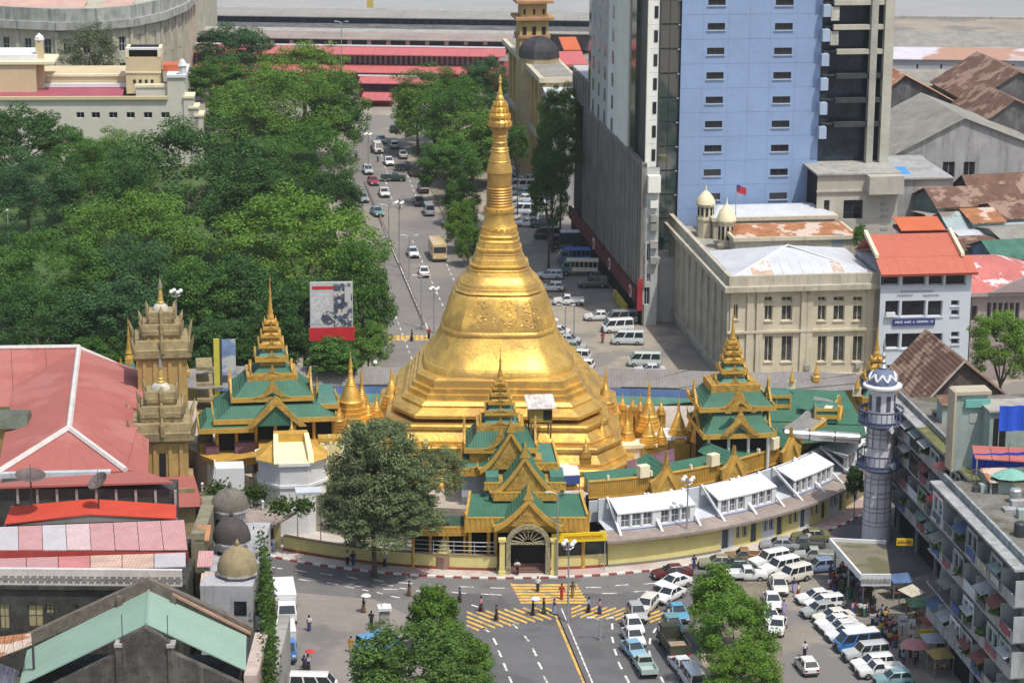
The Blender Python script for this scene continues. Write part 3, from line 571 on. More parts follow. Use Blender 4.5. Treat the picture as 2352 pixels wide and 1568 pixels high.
for (a0, a1, e, rdg, dd) in ((1062, 1150, 1075, 1012, 9.5), (1232, 1292, 1078, 1018, 9.0)):
 xa, xb = gx(a0, e, dd), gx(a1, e, dd)
 MB().loft([[(xa, dd, zq(e, dd)), (xb, dd, zq(e, dd)), (xb, dd, zq(e, dd) - .15), (xa, dd, zq(e, dd) - .15)], [(xa + .6, dd + 4, zq(rdg, dd + 4)), (xb - .6, dd + 4, zq(rdg, dd + 4)), (xb - .6, dd + 4, zq(rdg, dd + 4) - .15), (xa + .6, dd + 4, zq(rdg, dd + 4) - .15)]]).build('slope_roof', GREEN2, gt)
 m = MB()
 for xq, xt in ((xa, xa + .6), (xb, xb - .6)): m.loft([[(xq - .12, dd - .1, zq(e, dd) - .1), (xq + .12, dd - .1, zq(e, dd) - .1), (xq + .12, dd - .1, zq(e, dd) + .3), (xq - .12, dd - .1, zq(e, dd) + .3)], [(xt - .12, dd + 4, zq(rdg, dd + 4)), (xt + .12, dd + 4, zq(rdg, dd + 4)), (xt + .12, dd + 4, zq(rdg, dd + 4) + .4), (xt - .12, dd + 4, zq(rdg, dd + 4) + .4)]])
 m.build('hip_ridge', GOLDP, gt)
 fascia(gt, xa, xb, zq(e, dd) - .75, zq(e, dd) - .1, dd - .05)
 MB().box(xa + .3, dd + .5, zR - 3, xb - .3, dd + 3.6, zq(e, dd) - .3).build('side_wall', PALEB, gt)
dS = 13.5; xs_ = gx(1158, 950, dS); zb = zq(1008, dS)
MB().box(xs_ - 3.4, dS - 3.2, 2, xs_ + 3.4, dS + 3.2, zb + .1).build('hall_wall', GOLDD, gt)
tier(gt, xs_, dS, zb - .2, 3.9, 3.6, 1.9, top=.62); MB().box(xs_ - 2.6, dS - 2.3, zb + 1.2, xs_ + 2.6, dS + 2.3, zb + 2.2).build('drum', GOLDD, gt)
pyatthat(gt, xs_, dS, zb + 2.1, 2.1, 6, zq(797, dS), shr=.76)
# ================================================================ ring of shops, galleries and walls round the temple
def arc_pts(a0, a1, n): return [a0 + (a1 - a0) * k / n for k in range(n + 1)]
def arc_strip(name, mat, root, R0, z0, R1, z1, a0, a1, n=12, th=.12):
 m = MB(); A = arc_pts(a0, a1, n)
 m.loft([[pol(R0, a, z0), pol(R1, a, z1), pol(R1, a, z1 - th), pol(R0, a, z0 - th)] for a in A]); return m.build(name, mat, root)
def arc_wall(name, mat, root, R, z0, z1, a0, a1, n=12, th=.3):
 m = MB(); m.loft([[pol(R, a, z0), pol(R - th, a, z0), pol(R - th, a, z1), pol(R, a, z1)] for a in arc_pts(a0, a1, n)]); return m.build(name, mat, root)
def arc_local(R, a, z=0.0):
 return pol(R, a, z), radians(a)
REDB = M('red_wall_base', (.26, .07, .055), var=.2)
w = thing('boundary_wall', 'low pale yellow boundary wall with red base left of the gateway under the bodhi tree', 'wall')
arc_wall('wall', YEL, w, 47.6, .15, 1.75, -29, .2, 12); arc_wall('wall_base', REDB, w, 47.72, .15, .42, -29, .2, 12, .1)
arc_wall('coping', M('wall_coping', (.26, .20, .13)), w, 47.7, 1.76, 1.86, -29, .2, 12, .5)
rl = MB()
for z in (2.25, 2.75, 3.2):
 for a in arc_pts(-16, 0, 8)[:-1]: rl.tube([pol(47.45, a, z), pol(47.45, a + 2, z)], .05, 5)
for a in arc_pts(-16, 0, 6): rl.tube([pol(47.45, a, 1.8), pol(47.45, a, 3.3)], .06, 5)
rl.build('railing', GMET, w)
w = thing('boundary_wall', 'short pale yellow wall with display windows directly right of the gateway', 'wall')
arc_wall('wall', YEL, w, 47.6, .15, 1.6, 7.0, 14.5, 4); arc_wall('wall_base', REDB, w, 47.72, .15, .42, 7, 14.5, 4, .1)
arc_wall('display_window', GLASS, w, 47.5, 1.62, 3.4, 7.0, 14.5, 4, .1); arc_wall('lintel', PALEB, w, 47.7, 3.4, 3.75, 7, 14.5, 4, .3)
p, ra = arc_local(48.4, 9.0, 4.0)
sg_ = thing('signboard', 'long bright yellow signboard with illegible reddish lettering right of the gateway', 'sign', p, ra)
SY = M('sign_yellow', (.80, .58, .02), rough=.6, var=.05)
MB().box(-1.6, -.08, -.55, 4.3, .08, .45).build('panel', SY, sg_)
lt = MB(); rnd = random.Random(3); x = -.2
while x < 3.9:
 wd = rnd.uniform(.10, .22); lt.tube([(x, -.11, -.2), (x + wd * .2, -.11, .12), (x + wd, -.11, .12), (x + wd, -.11, -.2)], .03, 4); x += wd + .12
lt.build('lettering', M('sign_red', (.45, .12, .03), var=.1), sg_)
for x in (-1.5, 4.2): MB().box(x - .05, .1, -3.8, x + .05, .2, .4).build('post', GMET, sg_)
sh = thing('shop_row', 'curved row of pale yellow shops under a concrete canopy right of the gateway', 'shops')
arc_wall('wall', YEL, sh, 47.7, .15, 3.0, 14.7, 31, 8, .4); arc_wall('wall_base', M('grey_base', (.2, .19, .17)), sh, 47.8, .15, .4, 14.7, 31, 8, .1)
arc_strip('canopy', M('canopy_slab', (.30, .25, .22), var=.2, streak=.5, dirt=(.16, .12, .10)), sh, 48.7, 3.35, 45.6, 3.6, 14.2, 74, 30, .28)
nb = 17
for k in range(nb):
 a0 = 31 + (72 - 31) * k / nb; a1 = 31 + (72 - 31) * (k + 1) / nb; p0 = pol(47.4, a0, .15); p1 = pol(47.4, a1, .15); L = (p1 - p0).length; rz = atan2(p1.y - p0.y, p1.x - p0.x)
 rnd = random.Random(k); ops = [(.35, .12, 1.25, 2.3)] if k % 2 == 0 else [(.3, 1.0, .9, 2.3), (1.15, 1.0, 1.9, 2.3)]
 MB().wall(L, 2.9, ops, .25).build('shop_front', YEL if k % 3 else PALEB, sh, p0, rz, fix=False)
 for o in ops:
  if o[1] > .5: window(sh, o[0], o[1], o[2] - o[0], o[3] - o[1], .2, rz, PALEB, 2, 1, parent_loc=p0)
  else: window(sh, o[0], o[1], o[2] - o[0], o[3] - o[1], .2, rz, DMET, 2, 1, parent_loc=p0, name='shop_door', pane=M('door_panel', (.10, .13, .16), var=.3))
 if k in (1, 4, 5, 8, 11): MB().box(.5, -.3, 2.35, 1.7, -.2, 2.85).build('shop_sign', M('shop_sign_pale', (.55, .52, .40), var=.3), sh, p0, rz)
 MB().box(.0, -.01, 2.4, .18, .08, 2.9).build('pier', YEL, sh, p0, rz)
p, ra = arc_local(47.8, 74, .15)
bs = thing('corner_shop', 'small corner shop with blue posts and a white slab roof beside the minaret', 'shop', p, ra)
MB().box(-2.6, -.6, 3.5, 2.6, 3, 3.75).build('roof', WHITE, bs); MB().box(-2.4, .6, 0, 2.4, 2.8, 3.4).build('wall', M('shop_blue', (.08, .17, .27), var=.3), bs)
for k in range(4): MB().box(-2.4 + k * 1.55, -.4, 0, -2.2 + k * 1.55, -.2, 3.48).build('post', M('shop_blue', (.08, .17, .27)), bs)
MB().box(-.8, .5, .3, .3, .59, 2.6).build('door', M('ochre_door', (.42, .28, .04)), bs)
sk = thing('sawtooth_block', 'white row of slanted sawtooth skylight bays above the curved shop row', 'building')
BLUEL = M('blue_line', (.08, .15, .38), var=.1)
arc_wall('rear_wall', PALEB, sk, 43.0, 3.4, 6.2, 15, 74, 30, .3)
groups = [(16.5, 22.3), (22.3, 28.0), (31.8, 37.2), (37.2, 42.4), (46.2, 51.4), (51.4, 56.4), (60, 64.8), (64.8, 69.4), (72, 76)]
for a0, a1 in groups:
 p0, p1 = pol(47.1, a0, 3.45), pol(47.1, a1, 3.45); L = (p1 - p0).length; rz = atan2(p1.y - p0.y, p1.x - p0.x); zt = 2.95
 ro = MB(); ro.loft([[(0.02, .9, 2.05), (L - .02, .9, 2.05), (L - .02, .9, 1.91), (.02, .9, 1.91)], [(.02, 3.5, zt), (L - .02, 3.5, zt), (L - .02, 3.5, zt - .15), (.02, 3.5, zt - .15)]]); ro.build('skylight_roof', WHITE, sk, p0, rz)
 for x in (0, L): MB().ext([(x - .13, 0), (x + .13, 0), (x + .13, .01), (x - .13, .01)], 0, .01).loft([[(x - .13, -.35, 0), (x + .13, -.35, 0), (x + .13, -.05, 0), (x - .13, -.05, 0)], [(x - .13, 3.9, zt + .12), (x + .13, 3.9, zt + .12), (x + .13, 4.1, zt - .1), (x - .13, 4.1, zt - .1)]]).build('fin', WHITE, sk, p0, rz)
 ops = [(.5 + i * (L - .9) / 3, .35, .5 + i * (L - .9) / 3 + (L - .9) / 3 - .25, 1.85) for i in range(3)]
 MB().wall(L, 2.03, ops, .3).build('bay_wall', WHITE, sk, (p0 + Vector((-sin(rz), cos(rz), 0)) * 1.0), rz, fix=False)
 for o in ops: window(sk, o[0], o[1], o[2] - o[0], o[3] - o[1], .24, rz, WHITE, 2, 2, parent_loc=tuple(p0 + Vector((-sin(rz), cos(rz), 0)) * 1.0), fw=.07, pane=M('bay_glass', (.14, .16, .18), rough=.2, var=.4))
 MB().box(.15, .86, .02, L - .15, .99, .16).build('blue_sill', BLUEL, sk, p0, rz)
arc_strip('flat_roof', PALEB, sk, 45.9, 3.66, 42.6, 3.8, 15, 75, 30, .1)
ga = thing('gilded_gallery', 'long curved gallery with gold slatted fascia and green sheet roof right of the temple', 'temple gallery')
za, zb = 6.0, 7.75
for k in range(44):
 a0 = 14 + 66 * k / 44; a1 = 14 + 66 * (k + 1) / 44
 m = MB(); m.loft([[pol(41.6, a, za), pol(41.4, a, za), pol(41.4, a, zb), pol(41.6, a, zb)] for a in (a0, a1)])
 for j in range(5):
  q = a0 + (a1 - a0) * (j + .3) / 5; m.loft([[pol(41.68, b, za + .15), pol(41.55, b, za + .15), pol(41.55, b, zb - .15), pol(41.68, b, zb - .15)] for b in (q, q + .14)])
 m.build('fascia_panel', GOLDP, ga)
arc_strip('fascia_cap', GOLDP, ga, 41.75, zb + .14, 41.3, zb + .14, 14, 80, 40, .12); arc_strip('fascia_foot', GOLDP, ga, 41.75, za + .04, 41.3, za + .04, 14, 80, 40, .14)
arc_strip('green_roof', GREEN, ga, 41.3, zb + .0, 38.9, zb + .35, 14, 58, 26); arc_strip('grey_roof', M('grey_roof_sheet', (.23, .225, .21), rough=.75, var=.2, streak=.3, dirt=(.12, .11, .10), corr=.2), ga, 41.3, zb, 38.7, zb + .4, 58.2, 80, 14)
arc_wall('inner_wall', DARK, ga, 40.8, .2, za, 14, 80, 30)
arc_wall('lower_wall', PALEB, ga, 41.9, 3.3, za - .3, 14, 80, 30, .2)
for k in range(10):
 a = 17 + k * 7; MB().box(-.12, -.1, 0, .12, .25, .55).build('finial_block', CREAMY, ga, pol(41.7, a, zb + .1), radians(a))
for tx, ty in ((1527, 1038), (1684, 1028), (1815, 1000), (1922, 975)):
 best = min((abs(V(tx, ty, pol(42.2, a).y).x - pol(42.2, a).x), a) for a in [20 + .5 * i for i in range(130)]); a = best[1]
 p = pol(42.3, a); zt = V(tx, ty, p.y).z
 g = thing('flame_gable', {1527: 'gold flame gable with white box on the gallery nearest the gateway', 1684: 'second gold flame gable along the gallery from the gateway', 1815: 'third gold flame gable along the gallery beside the silver tank', 1922: 'last gold flame gable on the gallery beside the minaret'}[tx], 'gable', (p.x, p.y, 0), radians(a), 'flame gables on the gilded gallery')
 zt = max(zt, zb + 2.2); zm = za - .6
 m = MB(); m.ext([(-2.0, zb - .3), (-1.25, zb), (-.55, zb + .7), (-.2, zt - 1.1), (0, zt), (.2, zt - 1.1), (.55, zb + .7), (1.25, zb), (2.0, zb - .3), (1.8, za + .2), (.95, za), (.55, zm - .7), (-.55, zm - .7), (-.95, za), (-1.8, za + .2)], -.3, .15); m.build('gable_board', GOLDD, g)
 MB().ext([(-1.5, za + .2), (-.9, zb - .2), (0, zb + 1.0), (.9, zb - .2), (1.5, za + .2), (1.1, za + .2), (0, zb + .3), (-1.1, za + .2)], -.5, -.28).build('carved_trim', GOLDP, g)
 MB().obox((.55, -.85, zm - .3), (.35, .25, 2.8), 0, -.5).build('brace', CREAMY, g)
 MB().box(-3.0, .3, zb + .1, -1.8, 1.2, zb + 1.4).build('box_end', CREAMY, g)
 MB().loft([[(-1.3, .1, zb), (0, .1, zb + 1.3), (1.3, .1, zb)], [(-1.3, 4.5, zb + .6), (0, 4.5, zb + 1.5), (1.3, 4.5, zb + .6)]]).build('gable_roof', GREEN, g)
p = V(1440, 1085, 296)
sw = thing('shrine_wall', 'cream and gold shrine wall with a peaked niche below the right terrace stupas', 'wall', (0, 0, 0))
def blk(root, nm, px0, px1, pt, pb, Y, dep, mat, rz=TH):
 a, b = V(px0, pb, Y), V(px1, pb, Y); zt = V((px0 + px1) / 2, pt, Y).z; zb_ = V((px0 + px1) / 2, pb, Y).z
 return MB().box(0, 0, 0, b.x - a.x, dep, zt - zb_).build(nm, mat, root, (a.x, Y, zb_), rz)
def blk0(root, nm, px0, px1, pt, Y, dep, mat, z0=0.0, rz=TH):
 zt = V((px0 + px1) / 2, pt, Y).z; a = V(px0, pt, Y); b = V(px1, pt, Y)
 return MB().box(0, 0, z0, (b.x - a.x) / cos(rz), dep, zt).build(nm, mat, root, (a.x, Y, 0), rz)
blk0(sw, 'wall', 1342, 1510, 1032, 294, 2.4, CREAMY, PZ); blk0(sw, 'cornice', 1338, 1512, 1027, 293.7, 2.6, CREAMY, V(1420, 1033, 294).z)
blk0(sw, 'gold_wall', 1300, 1345, 1040, 293, 1.5, GOLDP, PZ)
q = V(1533, 1040, 297); MB().box(-1.6, 0, PZ, 2.0, 3.4, V(1533, 1010, 297).z).build('shrine_block', YEL, sw, (q.x, 297, 0), TH); MB().box(-1.8, -.2, V(1533, 1010, 297).z + .003, 2.2, 3.6, V(1533, 1003, 297).z).build('shrine_cornice', WHITE, sw, (q.x, 297, 0), TH)
MB().lathe([(.0, 0), (.75, 0), (.75, 1.1), (.55, 1.6), (0, 1.9)], 12, sq=.12).build('niche', DMET, sw, (q.x - .2, 296.95, PZ + .9))
q = V(1533, 1050, 292.5)
MB().ext([(-2.4, 0), (0, 2.9), (2.4, 0), (1.7, 0), (0, 2.0), (-1.7, 0)], -.1, .2).build('peaked_niche', M('niche_pink_gold', (.50, .30, .12), rough=.6, var=.3, scale=2), sw, tuple(V(1357 + 2.4 * 19, 1085, 292.8)), TH)
aw = thing('awning', 'dusty purple shade awning strung below the shrine wall on the right terrace', 'awning')
PUR = M('purple_canvas', (.16, .085, .11), rough=.9, var=.25, scale=.8)
for k in range(5):
 a, b = V(1440 + k * 22, 1082 - k * 6, 289.5), V(1461 + k * 22, 1076 - k * 6, 289.5); MB().slab([(a.x, a.y - 1.4, a.z - .2), (b.x, b.y - 1.4, b.z - .2), (b.x, b.y + .9, b.z + .9), (a.x, a.y + .9, a.z + .9)], .1).build('canvas', PUR, aw)
for k in range(3):
 a = V(1445 + k * 45, 1085 - k * 8, 289); MB().box(a.x - .05, a.y - .05, PZ, a.x + .05, a.y + .05, a.z).build('pole', GMET, aw)
for lab, px, py, w_, c in (('blue and white cloth stall cover right of the spired entrance hall', 1278, 1085, 5.0, (.05, .09, .28)), ('white sheet roof slanting on the right terrace below the purple awning', 1400, 1102, 5.2, (.72, .72, .72))):
 q = V(px, py, 287); t_ = thing('stall_cover', lab, 'stall cover', (q.x, 287, PZ), TH)
 MB().slab([(-w_ / 2, -1, q.z - PZ), (w_ / 2, -1, q.z - PZ), (w_ / 2, 1.4, q.z - PZ + .6), (-w_ / 2, 1.4, q.z - PZ + .6)], .1).build('cover', M('stall_white', (.68, .68, .70)), t_)
 MB().box(-w_ / 2, -.98, q.z - PZ - 1.1, w_ / 2, -.9, q.z - PZ - .12).build('skirt', M('skirt_%d' % px, c), t_)
 for sx in (-1, 1): MB().box(sx * w_ / 2 - .05, -.8, 0, sx * w_ / 2 + .05, -.7, q.z - PZ - .1).build('pole', GMET, t_)
bk = thing('rear_gallery', 'long grey sheet roof with a blue awning curving behind the big stupa', 'gallery')
GR = M('weathered_grey_roof', (.225, .215, .205), rough=.8, var=.18, scale=.3, streak=.25, dirt=(.13, .12, .11), corr=.2)
for k in range(12):
 a0, a1 = 104 + k * 13, 104 + k * 13 + 12.8
 arc_strip('grey_roof', GR, bk, 58, 7.9 + (k % 3) * .12, 37.0, 6.2 + (k % 2) * .15, a0, a1, 4)
arc_strip('blue_awning', M('blue_canvas', (.05, .095, .20), rough=.8, var=.2), bk, 36.9, 6.1, 28, 5.3, 110, 252, 30); arc_strip('green_awning', GREEN2, bk, 27.9, 5.4, 20, 4.7, 110, 252, 30)
arc_wall('outer_wall', YEL, bk, 57, .15, 7.6, 104, 258, 40)
for a, lb in ((128, 0), (231, 1)):
 MB().lathe([(.5, 0), (.5, .6), (.3, .8), (.36, 1.0), (.12, 1.8), (.02, 2.6)], 8).build('roof_finial', GOLDP, bk, pol(50, a, 7.3))
gh = thing('green_roofed_hall', 'wide hall with a jade green hipped roof and gold edged dormers left of the minaret', 'temple hall', (0, 0, 0))
def slabpx(root, nm, pts, Ys, mat, th=.15):
 return MB().slab([tuple(V(x, y, Y)) for (x, y), Y in zip(pts, Ys)], th).build(nm, mat, root)
slabpx(gh, 'roof_slope', [(1735, 965), (1985, 975), (1940, 898), (1770, 890)], (305, 305, 316, 316), GREEN)
slabpx(gh, 'lower_roof_slope', [(1740, 1032), (1990, 1000), (1985, 978), (1738, 968)], (297, 297, 304.5, 304.5), GREEN)
a, b = V(1742, 975, 306), V(1980, 975, 306); MB().box(a.x, 306, 0, b.x, 315, a.z - .3).build('hall_wall', DARK, gh)
for x0, x1, y0, y1, Y in ((1765, 1815, 908, 940, 309), (1872, 1925, 938, 965, 304.5)):
 A, B = V(x0, y1, Y), V(x1, y1, Y); zt = V(x0, y0, Y).z
 d = MB().box(A.x, Y, A.z - .3, B.x, Y + 2.5, zt).build('dormer', GREEN2, gh); MB().box(A.x - .1, Y - .12, A.z + .2, B.x + .1, Y - .02, A.z + .65).box(A.x - .1, Y - .12, zt - .3, B.x + .1, Y - .02, zt + .05).box(A.x - .12, Y - .13, A.z, A.x + .12, Y - .01, zt + .3).box(B.x - .12, Y - .13, A.z, B.x + .12, Y - .01, zt + .3).build('gold_trim', GOLDP, d)
A, B = V(1755, 972, 304.6), V(1850, 972, 304.6); MB().box(A.x, 304.2, A.z - .4, B.x, 304.5, A.z + .1).build('fascia', GOLDP, gh)
for px, py in ((1818, 868), (1968, 885), (1735, 900), (1950, 960)):
 q = V(px, py + 25, 314); MB().box(-.5, 0, 0, .5, .4, 1.0).build('finial_block', CREAMY, gh, q); MB().lathe([(.35, 1.0), (.25, 1.4), (.1, 2.0), (.02, 2.8)], 8).build('gold_finial', GOLDP, gh, q)
A, B = V(1800, 995, 296), V(1975, 1006, 296)
tk = thing('duct', 'fat silver ventilation duct lying along the grey roof left of the minaret', 'duct'); dv = (B - A)
for k in range(3): MB().tube([A + dv * (k / 3 + .004), A + dv * ((k + 1) / 3 - .004)], .62, 14).build('duct_section', M('silver_duct', (.50, .51, .50), rough=.35, metal=.7, var=.2, scale=.8), tk)
for k in range(4): MB().tube([A + dv * (k / 3 - .008), A + dv * (k / 3 + .008)], .68, 14).build('duct_collar', DMET, tk)
for k in range(3): q = A + dv * ((k + .5) / 3); MB().box(q.x - .1, q.y - .3, 7.5, q.x + .1, q.y + .3, q.z - .4).build('duct_foot', DMET, tk)
q = V(665, 1085, 284); s0 = scale_at(q)
ob = thing('stair_pavilion', 'white octagonal pavilion with cream stair roof and gold flanks beside the bodhi tree', 'pavilion', (q.x, q.y + 3.2, 0), TH)
zt = V(665, 1078, 281).z; CREAML = M('bright_cream', (.84, .74, .42), rough=.7, var=.05)
MB().lathe([(4.0, 0), (4.0, zt - 2.9), (4.2, zt - 2.9), (4.2, zt - 2.6), (4.0, zt - 2.6), (4.0, zt - .55)], 8, rot=radians(22.5)).build('wall', M('white_plaster', (.62, .63, .64), var=.08, streak=.2, dirt=(.4, .4, .4)), ob)
MB().lathe([(4.0, zt - .55), (4.35, zt - .35), (4.35, zt), (4.1, zt)], 8, rot=radians(22.5)).build('cornice', WHITE, ob)
zh = V(665, 1015, 286).z
MB().loft([[(-1.9, -4.0, zt), (1.9, -4.0, zt), (1.9, 1, zt), (-1.9, 1, zt)], [(-1.7, .4, zh - .6), (1.7, .4, zh - .6), (1.7, 1.2, zh - .6), (-1.7, 1.2, zh - .6)]]).build('stair_roof', CREAML, ob)
MB().loft([[(-4.0, -2.2, zt), (-1.95, -3.9, zt), (-1.95, 1, zt), (-4, 1, zt)], [(-1.9, .3, zh - .3), (-1.75, .35, zh - .3), (-1.75, 1.2, zh - .3), (-1.9, 1.2, zh - .3)]]).build('gold_flank', GOLDP, ob); MB().loft([[(1.95, -3.9, zt), (4.0, -2.2, zt), (4, 1, zt), (1.95, 1, zt)], [(1.75, .35, zh - .3), (1.9, .3, zh - .3), (1.9, 1.2, zh - .3), (1.75, 1.2, zh - .3)]]).build('gold_flank', GOLDP, ob)
for sx in (-1, 1): MB().loft([[(sx * 1.9 - .3, -4.0, zt), (sx * 1.9 + .3, -4.0, zt), (sx * 1.9 + .3, -3.5, zt + .8), (sx * 1.9 - .3, -3.5, zt + .8)], [(sx * 1.7 - .25, .3, zh), (sx * 1.7 + .25, .3, zh), (sx * 1.7 + .25, 1, zh + .4), (sx * 1.7 - .25, 1, zh + .4)]]).build('parapet', CREAML, ob)
MB().box(-1.9, .9, zt, 1.9, 2.4, zh + .3).build('head_block', GOLDP, ob); MB().box(-3.4, 2.4, 0, 3.4, 9, zh - 2.2).build('terrace_block', GOLDP, ob)
for sx in (-1, 1): MB().box(4.2, 1 + sx * 1.4, 0, 4.5, 1.3 + sx * 1.4, zh - .4).build('column', YEL, ob)
q = V(530, 1060, 292)
gb = thing('gold_balcony', 'boat shaped gold slatted balcony carrying purple covered crates at the left edge of the temple', 'balcony', (q.x, q.y, 0), TH)
zb0 = q.z; zT = V(530, 1040, 292).z
rb = [[(-3.1, 1.2, zb0 - .1), (-1.3, -1.3, zb0 - .3), (3.0, -1.0, zb0), (3.0, 4, zb0), (-3.1, 4, zb0)], [(-3.4, 1.0, zT - .4), (-1.4, -1.75, zT - .5), (3.3, -1.4, zT), (3.3, 4.2, zT), (-3.4, 4.2, zT)]]
MB().loft(rb).build('hull', GOLDP, gb)
m = MB()
for k in range(17):
 t = k / 16; a = Vector(rb[0][1]).lerp(Vector(rb[0][2]), t); b = Vector(rb[1][1]).lerp(Vector(rb[1][2]), t); m.tube([a + Vector((0, -.08, 0)), b + Vector((0, -.08, 0))], .06, 4)
m.build('slat_ribs', GOLDP, gb)
MB().box(-2.6, .2, 0, 2.6, 4, zb0 - .2).build('support', PALEB, gb)
for lab, x, w_, h_ in (('purple canvas covered crate on the left half of the gold balcony', -2.0, 1.5, .9), ('larger plum canvas covered crate on the right half of the gold balcony', 1.7, 2.4, 1.2)):
 p_ = Vector((q.x, q.y, 0)) + VX * x + UX * 1.2; t_ = thing('covered_crate', lab, 'crate', (p_.x, p_.y, zT - .35), TH); MB().obox((0, 0, h_ / 2), (w_, 1.2, h_)).build('canvas', PUR, t_); MB().box(-w_ / 2 - .04, -.63, h_, w_ / 2 + .04, .63, h_ + .08).build('lid', M('plum_lid', (.22, .12, .15)), t_)
q = V(515, 1110, 286); rp = thing('stair_ramp', 'blank white ramp wall below the gold balcony', 'ramp', (q.x, q.y, 0), TH)
MB().loft([[(-2.2, -1.5, 0), (2.2, -1.5, 0), (2.2, 1.5, 0), (-2.2, 1.5, 0)], [(-.9, -1.2, V(515, 1075, 285).z), (2.2, -1.2, V(515, 1075, 285).z), (2.2, 1.5, V(515, 1075, 285).z), (-.9, 1.5, V(515, 1075, 285).z)]]).build('wall', M('ramp_white', (.60, .62, .62), var=.05), rp)
MB().loft([[(-2.35, -1.6, 0), (-2.2, -1.6, 0), (-2.2, 1.4, 0), (-2.35, 1.4, 0)], [(-1.05, -1.3, V(515, 1075, 285).z + .3), (-.9, -1.3, V(515, 1075, 285).z + .3), (-.9, 1.4, V(515, 1075, 285).z + .3), (-1.05, 1.4, V(515, 1075, 285).z + .3)]]).build('coping', WHITE, rp)
ls = thing('shop_row', 'row of pale yellow kiosks with dark doors under a worn slab beside the bodhi tree', 'shops')
za_ = 3.2
arc_strip('canopy', MATS['canopy_slab'], ls, 49.2, za_, 44.5, za_ + .4, -46, -29.5, 8, .3)
for k in range(6):
 a0 = -45.5 + 16 * k / 6; a1 = a0 + 16 / 6; p0 = pol(47.5, a0, .15); p1 = pol(47.5, a1, .15); L = (p1 - p0).length; rz = atan2(p1.y - p0.y, p1.x - p0.x)
 ops = [(.4, .05, 1.3, 2.4)] if k in (0, 3, 5) else [(.3, 1.0, .9, 2.3), (1.1, 1.0, 1.8, 2.3)]
 MB().wall(L, 3.0, ops, .25).build('kiosk_front', YEL if k % 2 else PALEB, ls, p0, rz, fix=False)
 for o in ops: window(ls, o[0], o[1], o[2] - o[0], o[3] - o[1], .2, rz, PALEB if o[1] > .5 else DMET, 2, 1, parent_loc=p0)
bl = MB()
for k in range(9): a = -46 + k * 2; bl.lathe([(.12, za_ + .4), (.12, za_ + 1.2), (.2, za_ + 1.25), (.12, za_ + 1.4)], 8, (pol(45.8, a).x, pol(45.8, a).y))
bl.build('baluster', WHITE, ls)
for a in arc_pts(-46, -31, 8)[:-1]: MB().tube([pol(45.8, a, za_ + 1.0), pol(45.8, a + 1.9, za_ + 1.0)], .05, 5).build('rail', GMET, ls)
pc = thing('small_canopy', 'thin white slab canopy on poles tucked against the left of the bodhi tree', 'canopy', (V(708, 1135, 279).x, 279, 0), TH)
MB().box(-1.4, -1, V(708, 1130, 279).z, 1.4, 1, V(708, 1124, 279).z).build('slab', PALEB, pc); MB().box(-1.3, -.9, 0, -1.2, -.8, V(708, 1130, 279).z).box(1.2, -.9, 0, 1.3, -.8, V(708, 1130, 279).z).build('pole', GMET, pc)
yw = thing('temple_wall', 'cream and gold panelled temple wall showing between the stair pavilion and the bodhi tree', 'wall')
blk0(yw, 'wall', 735, 1010, 1015, 290, 1.0, CREAMY, 0); blk0(yw, 'cornice', 732, 1012, 1008, 289.8, 1.6, GOLDP, V(870, 1015, 290).z)
for k in range(8): q = V(740 + k * 34, 1040, 289.6); MB().box(q.x - .25, q.y - .2, PZ - 2, q.x + .25, q.y + .1, V(800, 1018, 289.6).z + k * .1).build('pilaster', YEL, yw)
gs = V(1020, 1255, 273.5); t_ = thing('garden_shrine', 'tiny yellow spired shrine behind the railing left of the gateway', 'shrine', (gs.x, gs.y, 1.5)); MB().lathe([(.8, 0), (.8, .4), (.6, .5), (.6, 1.1), (.35, 1.3), (.35, 1.6), (.15, 1.9), (.1, 2.4), (.01, 2.9)], 8).build('body', M('shrine_yellow', (.55, .48, .22), var=.2), t_)
MB().lathe([(1.1, -1.4), (1.1, 0)], 8).build('plinth', M('shrine_plinth', (.25, .16, .12)), t_)
